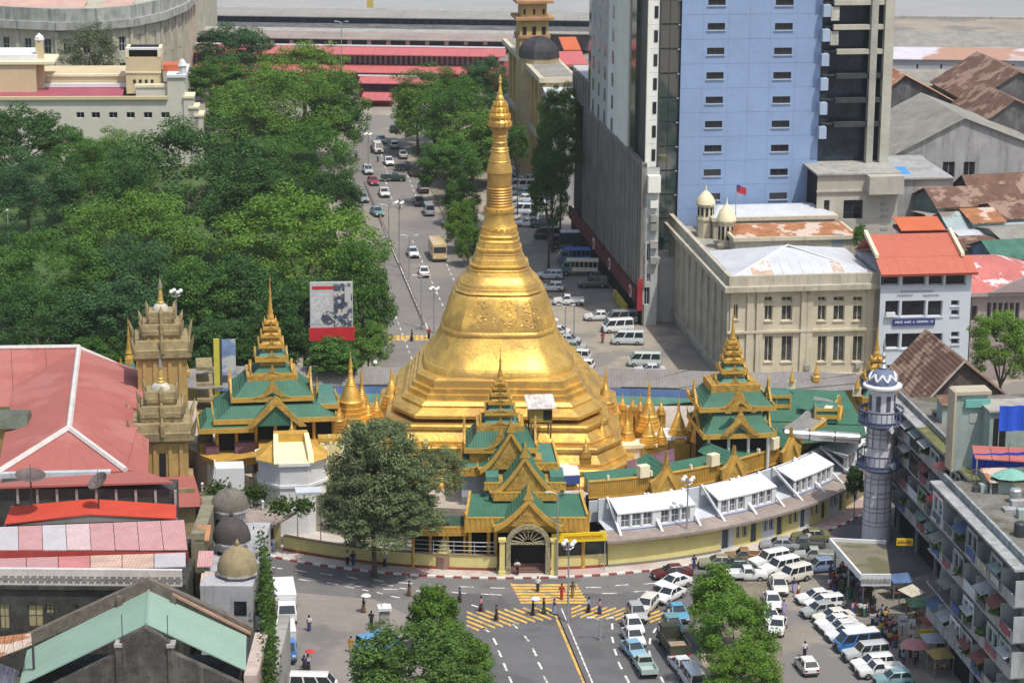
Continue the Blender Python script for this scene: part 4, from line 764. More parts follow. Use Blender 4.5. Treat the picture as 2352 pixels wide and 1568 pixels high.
# ================================================================ CITY BUILDINGS
def proj(p):
 m = camo.matrix_world.inverted() @ Vector(p); return 1176 + F * m.x / -m.z, 784 - F * m.y / -m.z
class Bld:
 """a street-grid block: origin at its front left ground corner, x along the front, y away from the camera"""
 def __init__(s, name, label, cat, P0, rz=TH, group=None):
  s.P = Vector((P0[0], P0[1], 0)); s.rz = rz; s.vx = Vector((cos(rz), sin(rz), 0)); s.ux = Vector((-sin(rz), cos(rz), 0)); s.r = thing(name, label, cat, s.P, rz, group)
 def f(s, px, py, off=0.0):
  d = ray(px, py); o = Vector((0, 0, H)); q = s.P + s.ux * off; t = (q - o).dot(s.ux) / d.dot(s.ux); p = o + d * t; return (p - s.P).dot(s.vx), p.z
 def l(s, px, py, off=0.0):
  d = ray(px, py); o = Vector((0, 0, H)); q = s.P + s.vx * off; t = (q - o).dot(s.vx) / d.dot(s.vx); p = o + d * t; return (p - s.P).dot(s.ux), p.z
 def fr(s, a, b, c, d, off=0.0):
  x0, z1 = s.f(a, b, off); x1, z0 = s.f(c, d, off); return (x0, z0, x1, z1)
 def box(s, nm, x0, x1, y0, y1, z0, z1, mat, par=None, **k): return MB().box(x0, y0, z0, x1, y1, z1).build(nm, mat, par or s.r, **k)
 def front(s, w, h, ops, mat, frame, z0=0.0, y=0.0, x=0.0, **k): return facade(s.r, w, h - z0, [(o[0] - x, o[1] - z0, o[2] - x, o[3] - z0) for o in ops], mat, frame, (x, y, z0), 0.0, **k)
 def left(s, ln, h, ops, mat, frame, z0=0.0, x=0.0, **k):
  return facade(s.r, ln, h - z0, [(ln - o[2], o[1] - z0, ln - o[0], o[3] - z0) for o in ops], mat, frame, (x, ln, z0), -pi / 2, **k)
 def shell(s, w, d, h, mat, roofmat=None, back=True, z0=0.0):
  m = MB().poly((w, 0, z0), (w, d, z0), (w, d, h), (w, 0, h)).poly((w, d, z0), (0, d, z0), (0, d, h), (w, d, h)); m.build('rear_wall', mat, s.r)
  MB().poly((0, 0, h - .02), (w, 0, h - .02), (w, d, h - .02), (0, d, h - .02)).build('flat_roof', roofmat or mat, s.r)
  MB().box(.5, .7, z0, w - .5, d - .5, h - .3).build('dark_core', DARK, s.r)
STONE = M('cream_stone', (.56, .50, .375), rough=.88, var=.10, scale=.5, streak=.34, dirt=(.17, .15, .11))
STONES = M('stained_stone', (.47, .43, .34), rough=.9, var=.14, scale=.5, streak=.5, dirt=(.13, .12, .10))
TIN = M('silver_tin_roof', (.58, .60, .63), rough=.5, metal=.1, var=.10, scale=.4, patch=.0, patchcol=(.42, .27, .19), pscale=.16, corr=.2, streak=.2, dirt=(.45, .36, .30))
RUST = M('rusty_tin_roof', (.36, .16, .075), rough=.8, var=.25, scale=.6, patch=.2, patchcol=(.55, .44, .36), pscale=.3, corr=.3)
BR = M('brown_rust_roof', (.15, .085, .06), rough=.85, var=.28, scale=.6, patch=.3, patchcol=(.30, .20, .15), pscale=.3, corr=.3)
OLDG = M('old_grey_roof', (.27, .26, .225), rough=.9, var=.2, scale=.4, streak=.3, dirt=(.13, .12, .10), corr=.2)
c = Bld('colonial_building', 'cream stone colonial building with silver tin hipped roof and pilasters right of the stupa', 'building', G(1672, 893))
w, _ = c.f(2012, 800); _, h = c.f(1700, 668); _, hp = c.f(1700, 642); d = 40.0
cols = [(1765 - 8, 1765 + 9), (1796, 1819), (1879, 1897), (1915, 1939), (1960, 1981)]
ops = []
for a, b in cols: ops += [c.fr(a, 702, b, 736), c.fr(a, 682, b, 692), c.fr(a, 772, b, 830)]
ops += [c.fr(1686, 700, 1695, 733), c.fr(1686, 772, 1696, 828)]
ops += [c.fr(1868, 886, 1896, 893), c.fr(1905, 884, 1938, 893)]
c.front(w, h, ops, STONE, CREAMY, nx=2, nz=1, d=.45, sill=STONE, pane=M('grey_pane', (.06, .065, .07), rough=.25, var=.7, scale=1.2))
c.shell(w, d, h, STONES, GREYC)
lops = []
for k in range(9):
 for z0, z1 in ((2.0, 5.0), (6.6, 9.2), (10.6, 12.6)):
  if z1 < h - .4: lops.append((2.0 + k * 4.2, z0, 3.2 + k * 4.2, z1))
c.left(d, h, lops, STONES, STONE, nx=2, nz=2, d=.5)
for k in range(10): c.box('pilaster', -.35, 0.02, .2 + k * 4.2, 1.4 + k * 4.2, 1.2, h - .3, STONES)
c.box('cornice', -1.0, w + .8, -1.0, .1, h, h + .7, STONES); c.box('cornice', -1.0, -.003, .1, d, h, h + .7, STONES); c.box('parapet', -.3, w + .2, -.3, .3, h + .7, hp + .5, STONES); c.box('parapet', -.3, .3, .3, d, h + .7, hp + .4, STONES)
c.box('string_course', -.4, w + .3, -.35, .02, c.f(1700, 760)[1] - .3, c.f(1700, 760)[1], STONE); c.box('string_course', -.45, w + .3, -.45, .02, c.f(1700, 862)[1] - .5, c.f(1700, 862)[1], STONE); c.box('string_course', -.4, -.002, .02, d, c.f(1700, 862)[1] - .5, c.f(1700, 862)[1] - .05, STONES)
for px in (1720, 1742, 1844, 1856, 1995): x = c.f(px, 800)[0]; c.box('pilaster', x - .45, x + .45, -.28, .02, c.f(1700, 858)[1], h, STONE); c.box('capital', x - .6, x + .6, -.38, .02, h - .55, h - .02, STONE)
x0, x1 = c.f(1660, 640)[0], c.f(1992, 640)[0]; ze = hp + .25; P = c.P
rdn = lambda px, py, y: (c.f(px, py, y)[0], y, c.f(px, py, y)[1])
ap1, ap2 = rdn(1808, 563, 8.0), rdn(1822, 563, 8.5); bk_ = 16.0
rf = MB();
A, B_, C_, D_ = (.4, .6, ze), (w - .4, .6, ze), (w - .4, bk_, ze), (.4, bk_, ze)
TINR = M('tin_sheet_rusted', (.50, .36, .27), rough=.7, var=.2, scale=1.0, patch=.4, patchcol=(.58, .57, .56), pscale=.5)
apx = Vector(ap1); n = 14
for k in range(n):
 a0, a1 = Vector(A).lerp(Vector(B_), k / n), Vector(A).lerp(Vector(B_), (k + 1) / n)
 f0, f1 = k / n, (k + 1) / n; cl = lambda f: (f / .44 if f < .44 else (1 - f) / .56)
 t0, t1 = a0.lerp(apx, 1) if False else Vector((a0.x, a0.y + (apx.y - a0.y) * cl(f0), ze + (apx.z - ze) * cl(f0))), Vector((a1.x, a1.y + (apx.y - a1.y) * cl(f1), ze + (apx.z - ze) * cl(f1)))
 MB().slab([a0 + Vector((.02, 0, .02 * (k % 2))), a1 - Vector((.02, 0, 0)) + Vector((0, 0, .02 * (k % 2))), t1, t0], .06).build('roof_sheet', TINR if k in (2, 3, 10) else TIN, c.r)
rf.poly(A, (apx.x - .3, apx.y, apx.z), D_); rf.poly(B_, C_, (apx.x, apx.y + .02, apx.z)); rf.poly(C_, D_, (apx.x, apx.y + .03, apx.z)); rf.build('hip_roof', TIN, c.r)
MB().tube([A, ap1], .14, 5).tube([B_, ap1], .14, 5).build('hip_ridge', WHITE, c.r)
for (a0, a1, pt, pe, yy, dd, roofm, hh) in ((1690, 1966, 526, 546, 20.0, 9.0, RUST, .6), (1640, 1918, 478, 500, 31.0, 8.0, TIN, .8)):
 x0, zt = c.f(a0, pe, yy); x1, _ = c.f(a1, pe, yy); _, zr = c.f(a0, pt, yy + 5)
 c.box('rear_wing', x0, x1, yy, yy + dd, h - 1, zt, STONES); c.box('wing_cornice', x0 - .4, x1 + .4, yy - .4, yy + dd, zt - .5, zt + .02, STONE)
 MB().loft([[(x0, yy, zt + .03), (x1, yy, zt + .03), (x1, yy + dd, zt + .03), (x0, yy + dd, zt + .03)], [(x0 + 1.5, yy + 4, max(zr, zt + .8)), (x1 - 2.5, yy + 4, max(zr, zt + .8)), (x1 - 2.5, yy + 5, max(zr, zt + .8)), (x0 + 1.5, yy + 5, max(zr, zt + .8))]]).build('wing_roof', roofm, c.r)
x0, z0 = c.f(1700, 600, 20); c.box('wing_window', x0 + 13, x0 + 14.6, 19.92, 20.0, h + 1.2, h + 2.8, M('blue_grey_pane', (.22, .27, .30)))
CREAMD = M('cream_dome', (.74, .66, .44), rough=.7, var=.08, streak=.2)
for (px, pb, pt, ptip, hw, yy) in ((1620, 500, 467, 437, 21, 33.0), (1667, 560, 505, 468, 21, 25.0)):
 x, zb_ = c.f(px, pb, yy); _, zt = c.f(px, pt, yy); _, zd = c.f(px, ptip, yy); r_ = hw / 16.6; o = MB().lathe([(r_ * .95, h - 1), (r_ * .95, zb_ - .3), (r_ * 1.1, zb_ - .2), (r_ * 1.1, zb_ + .1), (r_ * .9, zb_ + .1), (r_ * .9, zt - .3), (r_ * 1.1, zt - .25), (r_ * 1.1, zt)], 8, (x, yy), rot=.39).build('turret', STONE, c.r)
 MB().lathe([(r_ * 1.12, zt), (r_ * 1.05, zt + (zd - zt) * .2), (r_ * .85, zt + (zd - zt) * .5), (r_ * .45, zt + (zd - zt) * .8), (.12, zd), (.08, zd + .5), (.01, zd + .9)], 14, (x, yy)).build('dome', CREAMD, o, smooth=40)
 for k in range(5): t = -pi / 2 + (k - 2) * .62; MB().obox((x + r_ * .9 * cos(t), yy + r_ * .9 * sin(t), (zb_ + zt) / 2), (.1, .3, (zt - zb_) * .55), t).build('slit_window', DARK, o)
for px, py in ((1852, 842), (1970, 838)): x, z = c.f(px, py); c.box('air_conditioner', x - .4, x + .4, -.5, -.003, z - .3, z + .35, GREYC)
BLUE = M('blue_tower_render', (.25, .355, .555), rough=.75, var=.07, scale=.10, streak=.16, dirt=(.19, .265, .41))
P0 = V(1556, 470, 386)
b = Bld('blue_tower', 'tall powder blue office tower with two columns of small paired windows', 'tower', P0)
w, _ = b.f(1873, 470); hT = 78.0
r0 = b.fr(1618, 334, 1657, 349); r1 = b.fr(1771, 333, 1811, 348); zf = (b.f(1640, 61)[1] - b.f(1640, 396)[1]) / 6.0
ops = []
for k in range(-8, 11):
 dz = k * zf
 for r in (r0, r1): ops.append((r[0], r[1] + dz, r[2], r[3] + dz))
ops = [o for o in ops if o[1] > 2]
zs0 = r0[1] - 1.3 - 6 * zf
xsp = [0, r0[0] - .6, r0[2] + .6, (r0[2] + r1[0]) / 2, r1[0] - .6, r1[2] + .6, w]
for k in range(-1, 22):
 z0 = zs0 + k * zf; z1 = z0 + zf
 if z0 < 0 or z1 > hT: continue
 for i in range(6):
  a0, a1 = xsp[i], xsp[i + 1]; hole = [o for o in ops if a0 < o[0] < a1 and z0 < o[1] < z1]
  hole = [(o[0] - a0, o[1] - z0, o[2] - a0, o[3] - z0) for o in hole]
  MB().wall(a1 - a0 - .025, zf - .03, hole, .3).build('cladding_panel', BLUE, b.r, (a0, 0, z0), fix=False)
b.box('tower_core', 0.02, w - .02, .32, 30, 0, hT, M('joint_grey', (.20, .26, .40)))
b.box('tower_side', w - .018, w, .001, 30, 0, hT, BLUE)
SILLW = M('pale_sill', (.36, .41, .48))
for o in ops: window(b.r, o[0], o[1], o[2] - o[0], o[3] - o[1], .22, 0, DMET, 2, 1, sill=SILLW, fw=.06)
GL = M('green_curtain_glass', (.035, .065, .06), rough=.08, var=.5, scale=.12, spec=.8, patch=.25, patchcol=(.10, .10, .09), pscale=.10)
xg, _ = b.f(1513, 200)
g = b.box('glass_wing', xg, -.05, .6, 14, 0, hT, DMET)
for k in range(20):
 for i in range(2):
  a0 = xg + .1 + i * (-xg - .2) / 2; MB().box(a0, .5, .15, a0 + (-xg - .2) / 2 - .08, .6, zf - .15).build('glass_panel', GL, b.r, (0, 0, k * zf))
 MB().box(-.42, .25, zf - .12, -.05, .5, zf + .02).build('floor_edge', M('pale_ledge', (.42, .46, .48)), b.r, (0, 0, k * zf))
gsl = Bld('grey_office_slab', 'weathered grey concrete podium with a taller pale slab beside the blue tower', 'building', G(1474, 748))
CONC = M('rain_streaked_concrete', (.235, .218, .195), rough=.92, var=.16, scale=.4, streak=.75, dirt=(.115, .11, .10))
PANEL = M('pale_panel', (.72, .735, .70), rough=.8, var=.06, scale=.3, streak=.18, dirt=(.33, .34, .32)); PANELC = M('cream_panel', (.78, .78, .70), rough=.8, var=.05, streak=.14, dirt=(.38, .37, .32)); PANELD = M('grey_panel', (.46, .47, .45), rough=.8, var=.07, streak=.25, dirt=(.22, .22, .2))
w, _ = gsl.f(1513, 500); d, _ = gsl.l(1313, 530); _, hp = gsl.l(1440, 343); ys, _ = gsl.l(1357, 288)
gsl.box('podium_core', .3, w, .3, d, 0, hp - .1, M('podium_recess_shade', (.03, .029, .027), var=.3)); hp2 = gsl.l(1357, 189)[1]  # core coloured near black as painted shade between the piers
gsl.box('podium_far_block', -.05, w + 1.5, ys, d + 1, hp - .1, hp2, PANELD)
npier = 30
for k in range(npier):
 y0 = k * ys / npier * 1.12
 if y0 + 1.0 > d: break
 tall = hp + (.7 if k % 6 == 0 else .0)
 MB().box(-.42, y0, 5.2, .30, y0 + (1.1, .85, 1.3, 1.0)[k % 4], tall).build('pier', CONC, gsl.r)
 for z in range(3):
  z0 = 7.0 + z * 4.1
  if z0 + 2.6 < hp - .5: MB().box(.24, y0 + 1.3, z0, .295, y0 + 1.25 + ys / npier * .55, z0 + 2.4).build('recessed_window', GLASS, gsl.r)
for k in range(6):
 y0 = ys + .6 + k * (d - ys) / 6; MB().box(-.4, y0, hp, -.06, y0 + (d - ys) / 6 * .45, hp2).build('far_pier', CONC, gsl.r)
gsl.box('parapet', -.45, .3, 0, ys, hp + .003, hp + .55, CONC)
RB = M('maroon_sign_band', (.13, .028, .028), rough=.7, var=.25)
bd = gsl.box('sign_band', -.9, -.43, 1, d - 2, 3.2, 5.1, RB); gsl.box('shopfront', -.1, .29, 0, d, 0, 3.2, DARK)
for k, y in enumerate((4.5, 22, 36)):
 MB().lathe([(.95, 0), (.95, .06)], 18).build('white_emblem', M('emblem_white', (.62, .60, .58)), bd, (-.92, y, 4.15), 0).rotation_euler = (0, -pi / 2, 0)
 MB().lathe([(.62, .061), (.62, .09)], 18).lathe([(.28, .091), (.28, .11)], 12).build('emblem_ring', M('emblem_red', (.35, .05, .05)), bd, (-.92, y, 4.15), 0).rotation_euler = (0, -pi / 2, 0)
gsl.box('yellow_hoarding', -1.4, -.95, 6, 16, .2, 1.6, M('yellow_hoarding', (.45, .36, .05), var=.3))
gsl.front(w, hp, [gsl.fr(1486, 628, 1494, 648), gsl.fr(1486, 560, 1494, 600), gsl.fr(1480, 660, 1492, 700)], PANELD, PALEB, d=.3)
gsl.box('roof_tank', gsl.f(1486, 440)[0], w, -1.0, 1.5, gsl.f(1486, 440)[1], gsl.f(1486, 402)[1], PANELC)
for py in (468, 500, 520, 560, 596): x, z = gsl.f(1500, py); gsl.box('air_conditioner', x - .5, x + .6, -.7, -.002, z - .5, z + .5, PANELC if py < 480 else GREYC)
gsl.box('vertical_sign', gsl.f(1462, 700)[0], gsl.f(1474, 700)[0], -.5, -.1, gsl.f(1465, 712)[1], gsl.f(1465, 640)[1], M('red_sign', (.33, .03, .04), var=.3)); gsl.box('side_block', w + .05, w + 4.5, 2, 10, 0, gsl.f(1520, 600)[1], PANELD)
SLW = M('grey_slab_pane', (.16, .18, .185), rough=.15, var=.5, scale=.25); yA = 0.6; segs = [(1461, 1447, GL), (1447, 1421, PANELC), (1421, 1401, PANEL), (1401, 1361, PANELD), (1361, 1352, GL)]
yl = gsl.l(1352, 120)[0]
gsl.box('slab_core', .5, w - .02, yA + .5, yl, hp - 1, hT, DMET)
for a, bb, m in segs:
 y0, y1 = gsl.l(a, 120)[0], gsl.l(bb, 120)[0]; prox = 0.0 if m is GL else -.25
 for k in range(18):
  z0 = hp + k * 3.4
  if z0 > hT - 3.4: break
  MB().box(prox, max(y0, yA) + .02, z0, .5, y1 - .02, z0 + 3.37).build('slab_panel', m, gsl.r)
  if m in (PANELD, PANEL):
   for i in range(3 if m is PANELD else 1): yy = y0 + (y1 - y0) * (i + .35) / (3 if m is PANELD else 1); MB().box(prox - .04, yy, z0 + .7, prox - .003, yy + 1.5, z0 + 2.7).build('slab_window', SLW, gsl.r)
xa, xb, xc = gsl.f(1461, 200)[0], gsl.f(1496, 200)[0], gsl.f(1512, 200)[0]
for k in range(18):
 z0 = hp + k * 3.4
 if z0 > hT - 3.4: break
 MB().box(max(xa, .02), .1, z0, xb, .6, z0 + 3.37).build('end_panel', PANELC, gsl.r); MB().box(xb + .05, .3, z0, xc, .6, z0 + 3.37).build('end_panel', PANEL, gsl.r)
 MB().box(xb + .3, .24, z0 + .9, xc - .15, .298, z0 + 2.6).build('end_window', GLASS, gsl.r)
for k in range(5): y = 4 + k * 6; MB().box(1.0, y, hp + .01, 4, y + 2, hp + .8).build('roof_plant', M('roof_moss', (.10, .12, .06), var=.4), gsl.r)
P0 = V(1875, 400, 388); uf = Bld('unfinished_tower', 'unfinished dark concrete tower frame with pale columns right of the blue tower', 'tower', P0)
w, _ = uf.f(2046, 300); FRAMEC = M('frame_concrete', (.45, .44, .37), rough=.85, var=.12, streak=.3, dirt=(.25, .24, .2))
uf.box('dark_recess', .1, w - .1, 2.2, 24, 0, hT, M('dark_recess', (.022, .036, .055), rough=.15, var=.6, scale=.3))
for a0, a1, m in ((2025, 2046, FRAMEC), (1994, 2009, M('thin_column', (.36, .36, .31), var=.2))):
 x0, x1 = uf.f(a0, 250)[0], uf.f(a1, 250)[0]; uf.box('concrete_column', x0, x1, 0, 1.2, 0, hT, m)
for k in range(14):
 z = uf.f(1960, 64)[1] + (k - 4) * zf
 x0 = uf.f(1915 if k > 3 else 1925, 100)[0]
 uf.box('floor_beam', x0, w - .3, .3, 1.0, z - .35, z + .35, FRAMEC if k > 2 else M('dim_beam', (.045, .05, .055), var=.3)); uf.box('floor_slab', .15, w - .2, 1.0, 2.2, z - .1, z + .1, M('dim_beam', (.045, .05, .055)))
 MB().box(.05, -.5, z - 1.9, 1.15, .9, z - .2).build('balcony_box', M('pale_blue_box', (.34, .43, .56), var=.08), uf.r)
 if k > 3: MB().box(1.5, .6, z - 2.6, 2.7, .9, z - .6).build('white_window', M('white_hoard', (.46, .46, .40), var=.3), uf.r)
P0 = V(1872, 560, 381); an = Bld('concrete_annex', 'low cream concrete annex with a square window at the foot of the blue tower', 'building', P0)
w, _ = an.f(2062, 470); _, h = an.f(1900, 402); ANX = M('annex_concrete', (.43, .41, .35), rough=.88, var=.10, streak=.35, dirt=(.22, .21, .18))
an.front(w, h, [an.fr(1938, 460, 1981, 503), an.fr(1893, 460, 1905, 485)], ANX, DMET, d=.5, nx=2, nz=3); an.shell(w, 12, h, ANX, GREYC)
x0 = an.f(1988, 440)[0]; an.box('overhang', x0, w + .2, -2.0, -.003, an.f(2000, 441)[1], h, ANX); an.box('ledge', -.1, x0 - .01, -.3, -.003, an.f(1900, 441)[1], an.f(1900, 437)[1], ANX); an.box('roof_slab', -.2, w + .25, -.4, 12, h + .003, h + .25, GREYC)
for k in range(5): x, z = an.f(2030, 468 + k * 14); an.box('louvre', x - .5, x + .6, -.08, -.003, z - .25, z + .15, GREYC)
bt = thing('blue_awning', 'small bright blue tarpaulin on the roof edge right of the annex', 'tarpaulin', V(2060, 390, 388), TH); MB().loft([[(-1.9, -1, -.5), (1.9, -1, -.5), (1.9, 1, -.5), (-1.9, 1, -.5)], [(-1.0, -.5, .25), (1.2, -.5, .2), (1.3, .8, .3), (-.9, .8, .3)]]).build('sheet', M('bright_blue_tarp', (.06, .27, .62), rough=.6, var=.1), bt); MB().box(-.1, -.1, -6, .1, .1, -.5).build('post', GMET, bt)
wr = Bld('red_roofed_office', 'pale blue-white office block with red roof, wide dark windows and a blue name board', 'building', G(2017, 893))
w, _ = wr.f(2226, 760); _, h = wr.f(2100, 626); WB = M('pale_bluewhite_wall', (.53, .58, .63), rough=.8, var=.05, streak=.15, dirt=(.36, .38, .40))
ops = [wr.fr(a, 632, b_, 655) for a, b_ in ((2024, 2065), (2074, 2126), (2134, 2166), (2173, 2218))]
for y0, y1 in ((691, 726), (766, 799), (838, 866)): ops += [wr.fr(a, y0, b_, y1) for a, b_ in ((2034, 2065), (2072, 2125), (2132, 2164))]
ops += [wr.fr(2185, a, 2203, a + 12) for a in (690, 712, 762, 778)]
wr.front(w, h, ops, WB, WHITE, d=.5, nx=1, pane=M('black_pane', (.018, .02, .025), rough=.2, var=.6), sill=WB); wr.shell(w, 14, h, WB)
wr.left(14, h, [], M('grey_side_wall', (.33, .33, .32), streak=.5), WHITE)
RT = M('red_tin_roof', (.47, .135, .085), rough=.6, var=.07, scale=.5, corr=.2, streak=.1, dirt=(.36, .10, .07)); RTO = M('orange_red_roof', (.52, .13, .055), rough=.6, var=.08)
zr = wr.f(2100, 536, 8)[1]; z2 = wr.f(2100, 590, 2.4)[1]
nsh = 10
for k in range(nsh):
 a0, a1 = -.5 + k * (w + 1.0) / nsh, -.5 + (k + 1) * (w + 1.0) / nsh - .015
 MB().slab([(a0, -1.0, h + .02), (a1, -1.0, h + .02), (a1, 2.4, z2), (a0, 2.4, z2)], .1).slab([(a0 * .94, 2.4, z2 + .05), (a1 * .94 + .02, 2.4, z2 + .05), (a1 * .93, 8, zr), (a0 * .93, 8, zr)], .1).build('roof_sheet', RT, wr.r)
MB().slab([(0, 8, zr), (w, 8, zr), (w, 14.5, h), (0, 14.5, h)], .1).build('rear_slope', RT, wr.r)
MB().box(-.5, -1.05, h - .25, w + .5, -.95, h + .05).build('gutter', M('dark_red_gutter', (.25, .05, .04)), wr.r)
for x in (-.35, w * .935): MB().loft([[(x - .2, 2.0, z2), (x + .25, 2.0, z2), (x + .25, 2.0, z2 + .5), (x - .2, 2.0, z2 + .5)], [(x - .2, 8.2, zr), (x + .25, 8.2, zr), (x + .25, 8.2, zr + .6), (x - .2, 8.2, zr + .6)]]).build('verge', CREAMY, wr.r)
xa, xb = wr.f(2064, 520, 10)[0], wr.f(2166, 520, 10)[0]; za, zb = wr.f(2100, 533, 9)[1], wr.f(2100, 511, 12)[1]
MB().slab([(xa, 8.6, max(za, zr + .3)), (xb, 8.6, max(za, zr + .3)), (xb, 13, max(zb, zr + 1.2)), (xa, 13, max(zb, zr + 1.2))], .1).build('upper_roof', RTO, wr.r); MB().box(xa, 9, zr - .2, xb, 12.8, zr + .25).build('upper_wall', M('dark_louvre_wall', (.08, .05, .05)), wr.r)
sb = MB().box(*[v for p in [(wr.f(2050, 733)[0], -.22, wr.f(2050, 748)[1]), (wr.f(2147, 733)[0], -.06, wr.f(2050, 733)[1])] for v in p]).build('name_board', M('navy_board', (.045, .06, .20), var=.1), wr.r)
x0, z0 = wr.f(2055, 742); x1, z1 = wr.f(2142, 738); rnd = random.Random(5); m = MB(); x = x0
while x < x1: wd = rnd.uniform(.12, .24); m.box(x, -.245, z0 + .04, x + wd, -.225, z0 + rnd.uniform(.24, .34)); x += wd + (.07 if rnd.random() > .16 else .3)
m.build('lettering', M('board_letters', (.55, .56, .62)), sb)
for (a0, a1, py) in ((2070, 2142, 670), (2062, 2098, 679), (2120, 2158, 679)):
 x0, z0 = wr.f(a0, py); x1, _ = wr.f(a1, py); m = MB(); x = x0
 while x < x1: wd = rnd.uniform(.10, .2); m.tube([(x, -.03, z0 - .16), (x + wd * .1, -.03, z0 + .14), (x + wd, -.03, z0 + rnd.uniform(-.1, .16))], .04, 4); x += wd + .09
 m.build('wall_lettering', M('grey_letters', (.26, .27, .29)), wr.r)
x, z = wr.f(2042, 722); wr.box('air_conditioner', x - .5, x + .7, -.5, -.1, z - .25, z + .35, WHITE)
ph = Bld('pink_house', 'dusty pink classical house with a red tin roof behind a green tree', 'house', G(2228, 893) + Vector((.3, 4, 0)))
w = 13.0; _, h = ph.f(2300, 668); PK = M('dusty_pink_wall', (.36, .29, .28), rough=.85, var=.1, streak=.4, dirt=(.19, .16, .15))
ph.front(w, h, [ph.fr(2232, 702, 2244, 738)] + [ph.fr(2268 + k * 13, 695, 2275 + k * 13, 738) for k in range(6)], PK, PK, d=.4, nx=1); ph.shell(w, 16, h, PK)
zr = ph.f(2260, 585, 10)[1]
MB().loft([[(-.6, -.8, h), (w, -.8, h), (w, 17, h), (-.6, 17, h)], [(1.0, 8, zr), (6.5, 8, zr), (6.5, 10, zr), (1, 10, zr)]]).build('roof', M('faded_red_roof', (.50, .16, .14), rough=.65, var=.15, patch=.12, patchcol=(.7, .6, .62), pscale=.3, corr=.2), ph.r); MB().ext([(2, h + .05), (7, h + 2.2), (12, h + .05)], -1.2, -.7).build('pediment', PK, ph.r); ph.box('cornice', -.4, w, -.9, .0, h - .5, h - .02, PK)
def gabled(name, label, px0, px1, pe, pr, Y, depth, wallm, roofm, cat='building', rz=TH, ridge='y', wins=(), over=.5, frame=None, base=0.0, group=None, pxr=None):
 """front from px0 to px1, eaves at pe, ridge at pr; ridge runs along y (gable to the camera) or along x"""
 P0 = V(px0, pe, Y); B = Bld(name, label, cat, P0, rz, group); w, h = B.f(px1, pe); h = B.f((px0 + px1) / 2, pe)[1]
 ops = [B.fr(*q) for q in wins]; B.front(w, h, ops, wallm, frame or DMET, d=.3); B.shell(w, depth, h, wallm); B.left(depth, h, [], wallm, DMET)
 if ridge == 'y':
  xm = B.f(pxr, pr)[0] if pxr else w / 2; zr = B.f(px0 if pxr is None else pxr, pr)[1]
  MB().ext([(0, h - .03), (xm, zr - .1), (w, h - .03)], .02, .2).build('gable_wall', wallm, B.r)
  n = max(3, int(depth / 3))
  for k in range(n):
   y0, y1 = -over + k * (depth + 2 * over) / n, -over + (k + 1) * (depth + 2 * over) / n - .02; sl = (zr - h) / max(xm, .1); sr = (zr - h) / max(w - xm, .1)
   MB().slab([(-over, y0, h - over * sl), (xm, y0, zr), (xm, y1, zr), (-over, y1, h - over * sl)], .1).slab([(xm, y0, zr), (w + over, y0, h - over * sr), (w + over, y1, h - over * sr), (xm, y1, zr)], .1).build('roof_sheet', roofm, B.r)
 else:
  zr = B.f((px0 + px1) / 2, pr, depth / 2)[1]; n = max(4, int(w / 3))
  for k in range(n):
   x0, x1 = -over + k * (w + 2 * over) / n, -over + (k + 1) * (w + 2 * over) / n - .02
   MB().slab([(x0, -over, h - .1), (x1, -over, h - .1), (x1, depth / 2, zr), (x0, depth / 2, zr)], .1).build('roof_sheet', roofm, B.r)
  MB().slab([(-over, depth / 2, zr), (w + over, depth / 2, zr), (w + over, depth + over, h), (-over, depth + over, h)], .1).build('rear_slope', roofm, B.r)
  for x in (0, w - .2): m = MB(); m.add([(x, 0, h - .1), (x + .2, 0, h - .1), (x, depth, h - .1), (x + .2, depth, h - .1), (x, depth / 2, zr - .12), (x + .2, depth / 2, zr - .12)], [(0, 2, 4), (1, 5, 3), (0, 4, 5, 1), (2, 3, 5, 4)]); m.build('gable_wall', wallm, B.r)
 return B
GW = M('grimy_white_wall', (.37, .37, .37), rough=.9, var=.12, streak=.6, dirt=(.14, .135, .13)); DW = M('black_stained_wall', (.10, .10, .105), rough=.95, var=.4, scale=.6, streak=.5, dirt=(.28, .27, .26))
gabled('warehouse', 'long riverside warehouse with a pale partly rusted roof at the upper right', 2030, 2400, 136, 112, 560, 16, M('warehouse_grey', (.36, .37, .40), var=.08), M('pale_mauve_roof', (.56, .54, .58), rough=.6, var=.12, patch=.15, patchcol=(.42, .25, .18), pscale=.04), 'warehouse', radians(-1), 'x', [(2105 + k * 55, 148, 2109 + k * 55, 158) for k in range(5)])
gabled('riverside_shed', 'dark roofed riverside shed behind the pale warehouse at the upper right', 2030, 2400, 108, 73, 620, 22, M('shed_dark', (.09, .085, .09), var=.5, scale=.3), OLDG, 'shed', radians(-1), 'x')
gabled('low_wing', 'low grey roofed wing in front of the pale riverside warehouse', 2030, 2400, 196, 160, 520, 14, DW, OLDG, 'building', radians(0), 'x')
gabled('rusty_warehouse', 'warehouse with a broad orange rusted gable roof right of the unfinished tower', 1960, 2242, 262, 172, 470, 26, DW, RUST, 'warehouse', TH, 'y', pxr=2078)
gabled('brown_warehouse', 'brown rusted warehouse roof at the upper right edge', 2232, 2500, 232, 165, 480, 24, DW, BR, 'warehouse', TH, 'y', pxr=2340)
gabled('grey_gabled_house', 'grimy white gabled house with an old grey roof at the right', 2050, 2420, 352, 270, 430, 24, GW, OLDG, 'house', TH, 'y', [(2166, 372, 2192, 408), (2214, 372, 2238, 408), (2300, 338, 2308, 350)], pxr=2215, frame=GW)
gabled('blackened_house', 'black stained gabled house at the right edge below the rusty roofs', 2228, 2480, 300, 228, 452, 18, DW, BR, 'house', TH, 'y', pxr=2330)
gabled('grey_long_block', 'grimy windowless grey wall block behind the red roofed office', 2055, 2190, 408, 400, 410, 18, GW, OLDG, 'building', TH, 'x')
